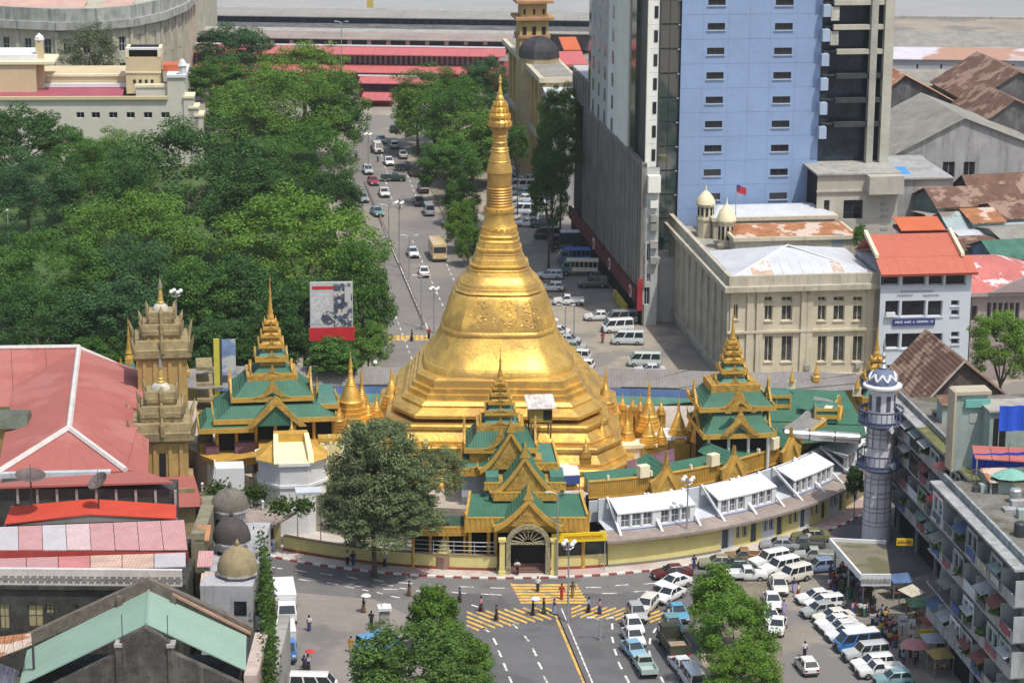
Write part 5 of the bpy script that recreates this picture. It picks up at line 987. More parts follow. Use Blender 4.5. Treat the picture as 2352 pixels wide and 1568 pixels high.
TEAL = M('pale_teal_wall', (.34, .46, .44), rough=.85, var=.14, streak=.45, dirt=(.17, .19, .18))
i = 0
for (a0, a1, pe, pr, Y, wm, rm, lab) in ((2155, 2352, 470, 425, 402, TEAL, BR, 'ramshackle teal house with a brown sheet roof nearest the grimy grey wall'), (2190, 2420, 530, 480, 392, TEAL, M('pale_blue_sheet', (.30, .37, .38), rough=.7, var=.2, patch=.15, patchcol=(.22, .17, .14)), 'teal house with a pale blue sheet roof among the right hand shanties'), (2240, 2460, 455, 395, 415, DW, BR, 'dark brown roofed house high on the right edge above the teal houses'), (2200, 2330, 570, 545, 380, TEAL, BR, 'small teal lean-to house directly behind the red roofed office'), (2290, 2480, 590, 545, 372, M('blue_shack', (.13, .22, .33), var=.3), M('green_sheet_roof', (.06, .16, .12), var=.3), 'blue walled shack at the right edge above the pink house'), (2156, 2232, 512, 488, 397, DW, OLDG, 'small grey sheet roofed shack left of the teal houses'), (2238, 2302, 508, 476, 393, TEAL, RUST, 'narrow rusty roofed teal shack amid the right hand shanties'), (2304, 2420, 498, 462, 396, GW, BR, 'grimy white shack with a brown roof at the right edge amid the shanties'), (2226, 2300, 552, 528, 386, M('blue_shack'), TIN, 'blue shack with a silver tin roof amid the shanties'), (2308, 2420, 548, 520, 384, TEAL, OLDG, 'grey roofed teal shack low on the right edge amid the shanties'), (2150, 2205, 452, 436, 405, DW, RUST, 'tiny rusty lean-to high against the grimy grey wall')):
 gabled('shanty_house', lab, a0, a1, pe, pr, Y, 9, wm, rm, 'house', TH + .12, 'x', [(a0 + 30, pe + 12, a0 + 42, pe + 32), (a0 + 60, pe + 12, a0 + 72, pe + 32)], group='ramshackle houses on the right', frame=TEAL)
RM = M('pinkish_red_roof', (.48, .135, .135), rough=.65, var=.08, scale=.2); RW = M('market_red_wall', (.27, .055, .06), rough=.8, var=.15); BG = M('blue_clerestory_glass', (.045, .065, .10), rough=.2, var=.4, scale=.2); PINK = M('pink_pier', (.50, .36, .34), var=.15)
rzm = radians(-2.2)
P0 = V(455, 170, 585); mk_ = Bld('red_market_hall', 'long red roofed market hall with blue-grey clerestory across the far street end', 'market hall', P0, rzm)
fz = lambda px, py, off=0.0: mk_.f(px, py, off)
w, _ = fz(1168, 165);
def band(nm, px0, px1, pt, pb, off, dep, mat, n=1, gap=.03):
 x0, zb = fz(px0, pb, off); x1, _ = fz(px1, pb, off); zt = fz((px0 + px1) / 2, pt, off)[1]; zb = fz((px0 + px1) / 2, pb, off)[1]
 for k in range(n): MB().box(x0 + (x1 - x0) * k / n + gap, off, zb, x0 + (x1 - x0) * (k + 1) / n - gap, off + dep, zt).build(nm, mat, mk_.r)
def slope(nm, px0, px1, pt, pb, o0, o1, mat, n=1):
 x0, zb = fz(px0, pb, o0); x1, _ = fz(px1, pb, o0); zb = fz((px0 + px1) / 2, pb, o0)[1]; zt = fz((px0 + px1) / 2, pt, o1)[1]
 for k in range(n):
  a0, a1 = x0 + (x1 - x0) * k / n, x0 + (x1 - x0) * (k + 1) / n - .04
  MB().slab([(a0, o0, zb), (a1, o0, zb), (a1, o1, zt), (a0, o1, zt)], .2).build(nm, mat, mk_.r)
fm = lambda px: (px - 811) * .035 * 0
band('wall', 440, 1168, 168, 300, 0.2, 20, RW)
slope('lower_roof', 440, 1150, 147, 166, -2, 5, RM, 26)
band('clerestory_window', 440, 1145, 127, 146, 5.2, .5, BG, 60, .28); band('mullion_wall', 440, 1145, 127, 146, 5.5, 12, PINK)
slope('upper_roof', 445, 1160, 108, 125, 3, 10, RM, 26); band('white_ridge', 440, 1160, 104, 107, 10, .6, WHITE)
for k in range(13):
 band('pier', 620 + k * 44.5, 630 + k * 44.5, 92, 104, 13.5, .6, PINK)
band('dark_opening', 445, 1165, 91, 106, 14.2, 12, M('market_dark', (.035, .04, .05), var=.3)); slope('brown_roof', 440, 1175, 73, 90, 12.8, 26, M('brown_grey_sheet', (.30, .245, .215), rough=.8, var=.18, scale=.1, streak=.2, dirt=(.2, .17, .15)), 20)
band('ridge_wall', 440, 1180, 74, 92, 26.5, 6, GREYC)
slope('portal_roof', 822, 1010, 178, 192, -14, -8, RM, 8); band('portal_glass', 832, 960, 194, 208, -13, .5, BG, 22, .1); slope('portal_lower_roof', 828, 905, 212, 230, -22, -15, RM, 5); band('portal_wall', 834, 895, 230, 296, -20, 18, RW); band('portal_white', 822, 1010, 174, 177, -8, .5, WHITE)
band('portal_upper_wall', 826, 1000, 193, 240, -12.4, 11, RW); band('portal_window', 852, 868, 240, 258, -20.2, .15, GLASS); band('portal_base', 848, 900, 288, 300, -20.3, .2, M('pale_green_base', (.35, .40, .25)))
P0 = V(440, 60, 640); mk_ = Bld('grey_dock_shed', 'very long grey roofed dock shed with a dark clerestory band beside the river', 'shed', P0, rzm)
gm_ = M('dock_grey_roof', (.29, .28, .255), rough=.85, var=.12, scale=.15, streak=.15, dirt=(.18, .17, .16))
slope('lower_roof', 420, 1360, 56, 72, -2, 10, gm_, 30); band('clerestory_window', 420, 1360, 40, 55, 10, .5, BG, 46, .08); slope('upper_roof', 420, 1360, 22, 41, 9, 24, gm_, 30); band('wall', 420, 1360, 66, 110, 2, 16, DW); band('ridge_wall', 420, 1360, 23, 60, 24.5, 3, GREYC)
t_ = thing('crane_post', 'yellow crane post standing on the quay by the river at the top edge', 'crane', (V(850, 20, 672).x, 672, 0)); MB().box(-.8, -.8, 0, .8, .8, 40).build('post', M('crane_yellow', (.55, .45, .12)), t_); MB().tube([(0, 0, 16), (-5, 0, 40)], .25, 5).build('jib', DMET, t_)
OCH = M('ochre_plaster', (.52, .37, .16), rough=.85, var=.10, scale=.5, streak=.35, dirt=(.25, .18, .10)); OCHD = M('ochre_stained', (.42, .33, .19), rough=.9, var=.15, streak=.5, dirt=(.17, .14, .10))
ct = Bld('clock_tower_building', 'ochre colonial block with square clock tower and dark dome beside the far trees', 'building', G(1250, 452))
_, h = ct.f(1240, 190); d, _ = ct.l(1166, 320); _, hl = ct.l(1172, 132)
ct.box('wall', 0.02, 5.5, .05, d, 0, h, OCHD); _, hh = ct.l(1200, 160)
for k in range(10): y = k * d / 10; ct.box('pilaster', -.4, .02, y, y + 1.1, 1, h - .5, OCH); ct.box('window', -.05, .018, y + 1.6, y + 2.8, 3, h * .45, DARK); ct.box('window', -.05, .018, y + 1.6, y + 2.8, h * .55, h - 2, DARK)
ct.box('cornice', -1.2, 5.8, -.4, d + .4, h, h + .9, STONE); ct.box('string_course', -.8, .016, 0, d, h * .48, h * .52, STONES)
for k in range(2): x = .8 + k * 2.3; ct.box('front_window', x, x + 1.4, -.02, .048, h * .55, h - 2, DARK)
ct.box('flat_roof', -.3, 5.2, .2, d, h + .903, h + .95, OLDG); xt0, zt0 = ct.f(1187, 85, 24); xt1, _ = ct.f(1267, 85, 24); tw = xt1 - xt0
def lev(py): return ct.f(1227, py, 24)[1]
MB().box(xt0 + .6, 24, 0, xt1 - .6, 24 + tw - 1.2, lev(44)).build('tower', OCH, ct.r)
for py, e in ((88, .35), (46, .9), (8, .8)): MB().box(xt0 + .6 - e, 24 - e, lev(py), xt1 - .6 + e, 24 + tw - 1.2 + e, lev(py) + .5).build('tower_cornice', M('tower_trim', (.42, .24, .13), var=.2), ct.r)
MB().box(xt0 + .9, 24.3, lev(44), xt1 - .9, 24 + tw - 1.5, lev(-60)).build('tower_upper', OCH, ct.r)
for px in (1205, 1227, 1249): x = ct.f(px, 70, 24)[0]; MB().box(x - .35, 23.9, lev(80), x + .35, 23.98, lev(62)).build('arched_window', DARK, ct.r); MB().box(x - .18, 24.18, lev(34), x + .18, 24.29, lev(22)).build('slot_window', DARK, ct.r)
xd, zd = ct.f(1238, 128, 18); rd = 50 / 13.6
MB().lathe([(rd * 1.02, 0), (rd * 1.02, zd - .2)], 8, (xd, 18), rot=.39).build('drum', OCHD, ct.r); MB().lathe([(rd * 1.05, zd - .15), (rd * 1.0, zd + 1.2), (rd * .9, zd + 2.0), (rd * .6, zd + 3.0), (rd * .2, zd + 3.5), (.05, zd + 3.6)], 8, (xd, 18), rot=.39).build('dome', M('black_slate_dome', (.045, .045, .05), rough=.7, var=.3), ct.r)
q = Bld('red_roofed_annex', 'bright red roofed upper annex between the clock tower and the pale slab', 'building', V(1232, 150, 500)); x1, z1 = q.f(1350, 148); _, z2 = q.f(1290, 120, 6)
q.box('wall', 0, x1, .3, 14, 0, z1 - .2, CREAMY); MB().slab([(-.5, 0, z1), (x1, 0, z1), (x1, 7, z2), (-.2, 7, z2)], .2).build('lower_roof', RM, q.r); xa, za = q.f(1294, 118, 8); zb = q.f(1320, 85, 14)[1]; MB().slab([(xa, 7.5, z2 + .2), (x1, 7.5, z2 + .2), (x1, 14, zb), (xa, 14, zb)], .2).build('upper_roof', RTO, q.r); q.box('dark_openings', 4, x1 - .2, .2, .29, z1 - 2.4, z1 - .6, DARK)
gabled('white_roofed_annex', 'pale grey house with white tin roofs between the clock tower block and the slab', 1250, 1345, 200, 164, 478, 12, GREYC, TIN, 'building', TH, 'x', [(1270, 206, 1290, 214)])
gabled('white_sheet_shed', 'white sheet roofed shed just above the street trees beside the slab', 1262, 1340, 222, 200, 462, 9, GW, TIN, 'shed', TH, 'x')
OLDC = M('old_cream_wall', (.44, .42, .33), rough=.9, var=.12, scale=.3, streak=.5, dirt=(.19, .19, .17))
ob2 = thing('curved_old_building', 'huge old cream building with a curved weathered parapet at the upper left', 'building')
pts = []
for px, py, Y in ((-70, 60, 552), (40, 60, 548), (130, 60, 546), (220, 60, 547), (300, 60, 552), (370, 60, 562), (420, 60, 576), (446, 60, 594)): p = V(px, py, Y); pts.append(Vector((p.x, p.y, 0)))
zw, zp0, zp1 = V(150, 62, 546).z, V(150, 52, 545).z, V(150, 22, 545).z
for k in range(len(pts) - 1):
 a, b_ = pts[k], pts[k + 1]; L = (b_ - a).length; rz = atan2(b_.y - a.y, b_.x - a.x); nw = max(2, int(L / 4.4)); ops = []
 for i in range(nw):
  x = (i + .5) * L / nw
  for z0, z1 in ((zw - 5.6, zw - 2.6), (zw - 11, zw - 8)): ops.append((x - .75, z0, x + .75, z1))
 MB().wall(L, zw, ops, .4).build('wall', OLDC, ob2, a, rz, fix=False)
 for o in ops: window(ob2, o[0], o[1], o[2] - o[0], o[3] - o[1], .3, rz, PALEB, 2, 2, parent_loc=a)
 for i in range(nw + 1): x = i * L / nw; MB().box(x - .4, -.3, 3, x + .4, -.003, zw - 1).build('pilaster', OLDC, ob2, a, rz)
 MB().box(-.15, -1.2, zw - .6, L + .15, .3, zp0).build('cornice', M('stained_cornice', (.36, .37, .34), rough=.9, var=.2, scale=.5, streak=.7, dirt=(.11, .12, .12)), ob2, a, rz); MB().box(-.05, -.5, zp0 + .003, L + .05, .4, zp1).build('parapet', MATS['stained_cornice'], ob2, a, rz)
cp = [(p.x, p.y) for p in pts] + [(pts[-1].x, 640), (pts[0].x, 640)]
MB().prism([(p[0], p[1] + .6) for p in cp], 0, zp0 - .1).build('core', OLDC, ob2)
for a0, a1, pe, pr, Y, m in ((-60, 190, 22, -10, 566, M('salmon_roof', (.50, .33, .27), var=.15)), (230, 300, 20, -4, 566, MATS['salmon_roof']), (300, 372, 24, 2, 580, RUST)):
 A, B_ = V(a0, pe, Y), V(a1, pe, Y); zt = V((a0 + a1) / 2, pr, Y + 9).z; MB().slab([(A.x, Y, A.z), (B_.x, Y, A.z), (B_.x, Y + 9, zt), (A.x, Y + 9, zt)], .2).build('roof', m, ob2); MB().box(A.x, Y + .5, zp0 - 2, B_.x, Y + 8, A.z - .25).build('attic_wall', OLDC, ob2)
BUFF = M('buff_plaster', (.58, .48, .30), rough=.8, var=.06, streak=.15, dirt=(.42, .34, .22)); PALEC = M('pale_grey_cream', (.58, .56, .48), rough=.8, var=.06, streak=.2, dirt=(.40, .38, .32))
P0 = V(-60, 280, 492); lb = Bld('buff_modern_building', 'buff and cream stepped building with a plum terrace and white parapets at the upper left', 'building', P0, radians(4))
_, h = lb.f(200, 228); w, _ = lb.f(385, 250)
ops = [lb.fr(250 + k * 40 - 0, 258, 250 + k * 40 + 20, 272) for k in range(-1, 4)] + [lb.fr(175 + k * 40, 258, 194 + k * 40, 272) for k in range(1)]
lb.front(w, h, ops, PALEC, WHITE, d=.5, nx=2); lb.box('body', .02, w, .6, 22, 0, h - .6, PALEC)
lb.box('cornice', -.2, w + .1, -.5, .3, h - .05, h + .5, BUFF)
z2 = lb.f(200, 196, 8)[1]; xe = lb.f(285, 200, 7)[0]
MB().slab([(0, .5, h + .1), (xe, .5, h + .1), (xe, 8, z2 - .5), (0, 8, z2 - .5)], .2).build('plum_roof', M('plum_red_roof', (.33, .085, .115), rough=.7, var=.1), lb.r); lb.box('white_ledge', lb.f(64, 190, 8)[0], xe + 1.5, 7.9, 9, z2 - .4, z2 + .3, WHITE)
z3 = lb.f(200, 170, 12)[1]; lb.box('upper_storey', lb.f(75, 170, 9.2)[0], xe + 2, 9.2, 22, h, z3, BUFF); lb.box('upper_cornice', lb.f(75, 170, 9)[0], xe + 2.2, 8.9, 10, z3, z3 + .4, CREAMY)
xa, za = lb.f(288, 120, 6); xb, _ = lb.f(369, 120, 6); za = lb.f(330, 132, 6)[1]; lb.box('stair_tower', xa, xb, 6, 13, h, za, BUFF); lb.box('tower_sill', xa - .1, xb + .1, 5.8, 13, lb.f(330, 168, 6)[1], lb.f(330, 165, 6)[1], CREAMY)
zt = lb.f(330, 115, 6)[1]; lb.box('tower_frame', xa, xa + .6, 5.9, 13, za + .003, zt, CREAMY); lb.box('tower_frame', xb - .6, xb, 5.9, 13, za + .003, zt, CREAMY); lb.box('tower_frame', xa, xb, 5.9, 7, zt + .003, zt + .35, WHITE); lb.box('tower_opening', xa + .62, xb - .62, 6.8, 12.8, za + .004, zt, DARK)
for k in range(4): x, z = lb.f(309 + k * 13.5, 187, 6); lb.box('vent_hole', x - .25, x + .25, 5.9, 5.99, z - .3, z + .3, DARK)
xa = lb.f(0, 190, 5)[0]; xb = lb.f(82, 160, 5)[0]; zq_ = lb.f(40, 148, 5)[1]; lb.box('left_block', xa - 6, xb, 5, 20, h, zq_, BUFF); lb.box('left_cornice', xa - 6, xb + 3.5, 4.6, 14, zq_ + .003, zq_ + .5, CREAMY); lb.box('white_roof_box', xa - 5, xb + .2, 6.5, 16, zq_ + .52, lb.f(40, 127, 6.5)[1], WHITE)
x, z = lb.f(92, 140, 8); zt = lb.f(92, 92, 8)[1]; MB().box(x - .7, 7.4, h, x + .7, 8.8, zt).build('chimney', BUFF, lb.r); MB().lathe([(.95, zt), (.8, zt + .6), (.02, zt + 1.3)], 8, (x, 8.1)).build('chimney_cap', WHITE, lb.r)
xa, z = lb.f(312, 200, 2); xb, _ = lb.f(405, 200, 2); zt = lb.f(350, 200, 2)[1]; lb.box('front_terrace', xa, xb, 1.5, 8, h, zt, PALEC); lb.box('terrace_coping', xa - .15, xb + .15, 1.3, 2.2, zt + .003, zt + .5, CREAMY)
xa, xb = lb.f(386, 260, 1)[0], lb.f(425, 260, 1)[0]; zt = lb.f(405, 172, 4)[1]; lb.box('end_pavilion', xa, xb, .8, 14, 0, zt, PALEC); lb.box('end_cornice', xa - .1, xb + .4, .5, 14, zt + .003, zt + .5, WHITE); MB().lathe([(.7, zt + .5), (.7, zt + 2), (.9, zt + 2.1), (.5, zt + 3.0), (.05, zt + 3.4)], 8, (xb - .3, 1.5)).build('finial', WHITE, lb.r); lb.box('terrace_red', xa - 1, xb - 1.2, 5, 9, zt + .5, zt + 1.7, RTO)
for k, (px, py) in enumerate(((444, 226), (455, 250), (466, 268))): x0, z0 = lb.f(px, py, .5); lb.box('stepped_buttress', xb + k * 1.0 - .2, x0, .5, 5, 0, z0, PALEC); lb.box('buttress_cap', xb + k * 1.0 - .3, x0 + .2, .3, 5.1, z0 + .003, z0 + .4, CREAMY)
# ================================================================ CITY HALL AND FOREGROUND ROOFS ON THE LEFT
ROSE = M('rose_red_roof', (.365, .118, .098), rough=.8, var=.06, scale=.3, streak=.3, dirt=(.27, .10, .09), patch=.2, patchcol=(.40, .15, .13), pscale=.1)
RIDGE = M('whitewashed_ridge', (.58, .55, .52), rough=.85, var=.12, streak=.3, dirt=(.33, .27, .25)); OCH2 = M('ochre_tower_wall', (.45, .30, .11), rough=.85, var=.15, scale=.6, streak=.4, dirt=(.20, .14, .07)); MOSS = M('mossy_stone', (.30, .24, .125), rough=.95, var=.25, scale=1.0, streak=.5, dirt=(.10, .095, .06), bump=.5)
chp = V(0, 1100, 268)
ch = thing('city_hall', 'great hall with a broad rose red tiled roof and whitewashed ridges at the left edge', 'hall', (0, 0, 0))
E = lambda px, py, Y: V(px, py, Y)
ze = V(150, 1090, 266).z
L0, R0, AP, RF = E(-8, 1095, 266), E(288, 1080, 267.5), E(158, 985, 276), E(181, 800, 314)
L0.z = R0.z = ze; zr = AP.z; RF.z = zr
RF = V(181, 800, 300); RF = Vector((RF.x, RF.y, RF.z))
dz = zr - RF.z
for Yq in [286 + .25 * i for i in range(200)]:
 q = V(181, 800, Yq)
 if q.z <= zr: break
RF = Vector((q.x, q.y, zr))
def roof_panels(par, q0, q1, q2, q3, n, mat, nm='roof_sheet', th=.12):  # eaves q0-q1, ridge q3-q2, split into sheets
 for k in range(n):
  f0, f1 = k / n, (k + 1) / n - .0012; MB().slab([q0.lerp(q1, f0), q0.lerp(q1, f1), q3.lerp(q2, f1), q3.lerp(q2, f0)], th).build(nm, mat, par)
back = RF - AP; RB = R0 + back + Vector((2, 4, 0)); LB = L0 + back
roof_panels(ch, L0, R0, AP, AP.copy(), 7, ROSE)
roof_panels(ch, R0, RB, RF, AP, 8, ROSE); roof_panels(ch, LB, L0, AP, RF, 8, ROSE)
for a, b_ in ((L0, AP), (R0, AP), (AP, RF)): MB().tube([a + Vector((0, 0, .1)), b_ + Vector((0, 0, .12))], .34, 6).build('ridge_cap', RIDGE, ch)
ML = RF + VX * -40 + Vector((0, 3, .0)); M0 = RF + VX * -40 + UX * -14 + Vector((0, 0, ze - zr - 1)); M1 = RF + UX * -14 + Vector((0, 0, ze - zr - 1))
roof_panels(ch, M0, M1 + VX * 1, RF, ML, 10, ROSE); MB().tube([ML, RF + Vector((0, 0, .15))], .3, 6).build('ridge_cap', RIDGE, ch)
ER = V(300, 866, 306); ER.z = ze + .2; MB().tube([RF, ER], .28, 6).build('ridge_cap', RIDGE, ch)
MB().slab([RB, ER, RF, AP.lerp(RF, .95)], .12).build('roof_fill', ROSE, ch)
PE = V(345, 912, 302); MB().slab([V(290, 1078, 268), V(340, 1085, 270), PE, ER], .15).build('side_roof', ROSE, ch)
body_ = [(L0.x - .0, L0.y + 1), (R0.x - .8, R0.y + 1), (RB.x - .8, RB.y), (LB.x, LB.y)]
MB().prism(body_, 0, ze - .4).build('wall', OCH2, ch)
MB().loft([[L0 + Vector((-2, -.5, -.55)), R0 + Vector((-1.5, -.5, -.55)), R0 + Vector((-1.5, .3, -.55)), L0 + Vector((-2, .3, -.55))], [L0 + Vector((-2, -.5, .1)), R0 + Vector((-1.5, -.5, .1)), R0 + Vector((-1.5, .3, .1)), L0 + Vector((-2, .3, .1))]]).build('gutter', M('pale_blue_gutter', (.46, .52, .55), var=.1, streak=.3), ch)
pr0, pr1 = V(-10, 1118, 262), V(398, 1106, 262); pt0, pt1 = L0 + Vector((-3, 0, -.8)), V(330, 1080, 268)
MB().slab([pr0, pr1, pt1, pt0], .2).build('pent_roof', ROSE, ch)
MB().box(pr0.x, 262.6, 0, pr1.x, 266, pr0.z - .3).build('shaded_wall', M('shade_dark_wall', (.055, .055, .05), var=.4), ch)  # near-black wall colour stands in for the shade under the pent roof
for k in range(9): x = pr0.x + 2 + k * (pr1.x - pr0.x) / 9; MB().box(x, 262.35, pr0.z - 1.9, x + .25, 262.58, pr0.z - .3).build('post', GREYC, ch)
d0 = V(40, 985, 283); dm = MB().box(-2.0, -1.5, -2.2, 2.0, 1.6, .6).build('dormer', OCH2, ch, d0 + Vector((-1, 0, 0))); MB().loft([[(-2.4, -2.0, .6), (2.4, -2.0, .6), (2.4, 1.8, .6), (-2.4, 1.8, .6)], [(-2.2, -.4, 1.7), (2.2, -.4, 1.7), (2.2, 1.8, 1.7), (-2.2, 1.8, 1.7)]]).build('dormer_roof', M('dark_tile', (.10, .11, .085), var=.3), dm)
for lab, px, py, Y, r_ in (('wide mesh satellite dish on a post before the rose roof, left one', 70, 1092, 259, 1.55), ('mesh satellite dish seen edge-on near the foot of the ochre tower', 225, 1105, 259, 1.15)):
 q = V(px, py, Y); t_ = thing('satellite_dish', lab, 'satellite dish', q); MB().lathe([(.05, -.45), (r_ * .5, -.3), (r_, .12), (r_ * .97, .16), (r_ * .48, -.22), (.05, -.38)], 20).build('dish', M('dish_mesh', (.13, .10, .095), rough=.7, var=.3), t_).rotation_euler = (.15 if px < 100 else .4, .1 if px < 100 else -.55, 0)
 MB().tube([(0, 0, -.4), (0, 0, -3.2)], .09, 6).build('post', DMET, t_); MB().tube([(0, 0, -.3), (0, 0, 1.2)], .04, 4).build('feed', DMET, t_)
def btower(lab, cx_, Y, hw, pb, levels, tip, deep=1.0):
 """levels: (picture y of wall top, ledge half width) from the bottom; a small bell finial up to tip"""
 b0 = V(cx_, pb, Y); r = thing('city_hall_tower', lab, 'tower', (b0.x, Y, 0), TH); s_ = scale_at(b0); z0 = b0.z - 8
 Z = lambda py: V(cx_, py, Y).z
 wz = hw / s_
 for (p0, p1, w_, lw) in levels:
  w_ /= s_; lw /= s_; za, zb_ = Z(p0), Z(p1)
  MB().box(-w_, -w_, za, w_, w_, zb_).build('wall', OCH2, r)
  for sx in (-.72, -.3, .3, .72): MB().box(sx * w_ - .2, -w_ - .18, za + .3, sx * w_ + .2, -w_ + .02, zb_ - .1).build('pilaster', OCH2, r)
  MB().box(-.36, -w_ - .12, za + (zb_ - za) * .3, .36, -w_ - .002, za + (zb_ - za) * .78).build('window_slot', DARK, r)
  led = (zb_ - za) * .0 + 2.2 if lw > 3 else 1.5
  MB().loft([[(-q, -q, z) , (q, -q, z), (q, q, z), (-q, q, z)] for q, z in ((w_ + .15, zb_), (lw * .93, zb_ + .15), (lw, zb_ + .35), (lw, zb_ + led * .55), (lw * .95, zb_ + led * .6), (lw * .9, zb_ + led))]).build('ledge', MOSS, r)
  for sx, sy in ((-1, -1), (1, -1), (-1, 1), (1, 1)): MB().tube([(sx * lw * .95, sy * lw * .95, zb_ + led * .5), (sx * lw * 1.02, sy * lw * 1.02, zb_ + led), (sx * lw * 1.1, sy * lw * 1.1, zb_ + led * 1.45)], [.3, .22, .03], 5).build('corner_leaf', MOSS, r)
  MB().lathe([(.3, zb_ + led * .4), (.3, zb_ + led), (.02, zb_ + led * 1.5)], 6, (0, -lw)).build('crest_knob', MOSS, r)
  zl = zb_ + led * .9; wl = lw
 zt = Z(tip); hh = zt - zl
 MB().lathe([(wl * .62, zl), (wl * .60, zl + hh * .10), (wl * .48, zl + hh * .16), (wl * .30, zl + hh * .2)], 14).build('bell_base', M('whitish_bell', (.48, .46, .38), var=.2, streak=.4), r, smooth=40)
 MB().lathe([(wl * .26, zl + hh * .19), (wl * .28, zl + hh * .24), (wl * .2, zl + hh * .27), (wl * .22, zl + hh * .32), (wl * .16, zl + hh * .36), (wl * .18, zl + hh * .41), (wl * .09, zl + hh * .6), (wl * .06, zl + hh * .64)], 12).build('bell_spire', M('old_gold_spire', (.50, .36, .11), rough=.5, metal=.3, var=.2), r, smooth=40)
 MB().lathe([(wl * .17, zl + hh * .62), (wl * .12, zl + hh * .72), (wl * .06, zl + hh * .82), (.04, zl + hh * .86), (.03, zl + hh)], 10).build('umbrella', M('tarnished_hti', (.28, .26, .25), rough=.5, metal=.4), r, smooth=40)
 return r
t1 = btower('nearer ochre city hall tower with mossy stepped ledges and a dark doorway slot', 374, 287, 62, 1085, [(1108, 1000, 58, 72), (986, 952, 45, 50), (938, 922, 30, 36)], 812)
t2 = btower('taller ochre city hall tower standing behind the nearer one against the trees', 374, 301, 58, 905, [(1150, 812, 56, 66), (800, 765, 40, 46), (752, 740, 28, 30)], 628)
MB().box(4.0, -2, 0, 5.6, 2, V(440, 935, 301).z).build('side_pier', MOSS, t2, fix=True)
for k in range(6): MB().box(3.9, -2.2, 5 + k * 1.9, 5.75, 2.2, 5.35 + k * 1.9).build('side_cornice', MOSS, t2)
MB().box(-3.9, -4.5, 0, 3.4, 3, V(374, 1108, 285).z).build('porch_base', MOSS, t1); MB().loft([[(-4.6, -5.4, V(374, 1125, 283).z - 1.6), (4.2, -5.4, V(374, 1125, 283).z - 1.6), (4.2, -4, V(374, 1125, 283).z - 1.6), (-4.6, -4, V(374, 1125, 283).z - 1.6)], [(-3.6, -3.5, V(374, 1095, 284).z), (3.4, -3.5, V(374, 1095, 284).z), (3.4, -3, V(374, 1095, 284).z), (-3.6, -3, V(374, 1095, 284).z)]]).build('porch_roof', ROSE, t1)
PKS = M('pink_sheet', (.50, .275, .27), rough=.6, var=.10, scale=.8, corr=.35, cper=.25, streak=.2, dirt=(.45, .36, .36)); PKW = M('white_sheet', (.50, .47, .48), rough=.6, var=.08, corr=.35, cper=.25, streak=.15, dirt=(.45, .42, .42)); BRR = M('bright_red_canvas', (.52, .065, .035), rough=.7, var=.10); RBR = M('red_brown_shadow', (.30, .05, .04), rough=.8, var=.25, scale=1)
fr = thing('pink_roofed_house', 'terrace house with patched pink and white metal roof sheets and a lattice parapet', 'house')
A, B_ = V(-12, 1262, 249), V(432, 1262, 249); zb_ = A.z; A2, B2 = V(-12, 1210, 256), V(424, 1193, 256)
cols_ = [PKW, PKS, PKW, M('pale_pink_sheet', (.56, .42, .42), rough=.6, var=.1, corr=.35, cper=.25), PKS, PKS, PKS, PKS]
for k in range(8):
 f0, f1 = k / 8, (k + 1) / 8 - .003; MB().slab([A.lerp(B_, f0) + Vector((0, 0, .03 * (k % 2))), A.lerp(B_, f1) + Vector((0, 0, .03 * (k % 2))), A2.lerp(B2, f1), A2.lerp(B2, f0)], .08).build('roof_sheet', cols_[k], fr)
MB().box(A.x, 248.9, zb_ - 1.0, B_.x, 249.2, zb_ - .05).build('shadow_strip', RBR, fr)  # red-brown strip standing in for the shadow below the upper sheets
C0, C1, C2, C3 = V(-12, 1312, 243.5), V(428, 1300, 243.5), V(428, 1268, 248.8), V(-12, 1282, 248.8)
cm = [PKS, PKS, M('red_pink_sheet', (.52, .20, .19), rough=.7, var=.15, corr=.3), M('peach_sheet', (.55, .38, .30), rough=.7, var=.2, corr=.3), M('peach_sheet'), PKW]
for k in range(6): f0, f1 = k / 6, (k + 1) / 6 - .004; MB().slab([C0.lerp(C1, f0), C0.lerp(C1, f1), C3.lerp(C2, f1) if True else C2, C3.lerp(C2, f0)], .08).build('lower_sheet', cm[k], fr)
P0, P1 = V(-12, 1342, 242), V(418, 1338, 242); zt = V(200, 1312, 242).z
par = MB().box(P0.x, 242, P0.z, P1.x, 242.3, zt).build('parapet', M('parapet_white', (.60, .56, .50), var=.12, streak=.3, dirt=(.3, .25, .22)), fr)
n = 26; la = MB()
for k in range(n):
 x = P0.x + (k + .5) * (P1.x - P0.x) / n; zc = (P0.z + zt) / 2 - .05
 for q in range(6): t = q * pi / 3; la.obox((x + .25 * cos(t), 241.97, zc + .28 * sin(t)), (.2, .08, .12), 0)
 la.obox((x, 241.96, zc), (.16, .1, .16))
la.build('lattice_ornament', M('lattice_grey', (.22, .21, .20), var=.3), par)
MB().box(P0.x, 242.0, zt + .003, P1.x, 242.5, zt + .2).build('parapet_coping', RIDGE, fr)
SOOT = M('soot_black_wall', (.045, .045, .04), rough=.95, var=.5, scale=.8, streak=.4, dirt=(.16, .15, .12)); x0, x1 = P0.x, P1.x
hz = P0.z; ops = []
for k, (a, b_, y0, y1) in enumerate(((0, 22, 1385, 1445), (65, 100, 1388, 1440), (105, 125, 1388, 1410), (172, 182, 1388, 1398), (250, 275, 1390, 1420))):
 q0, q1 = V(a, y1, 242), V(b_, y0, 242); ops.append((q0.x - x0, max(.3, q0.z), q1.x - x0, q1.z))
MB().wall(x1 - x0, hz, ops, .3).build('front_wall', SOOT, fr, (x0, 242, 0), fix=False)
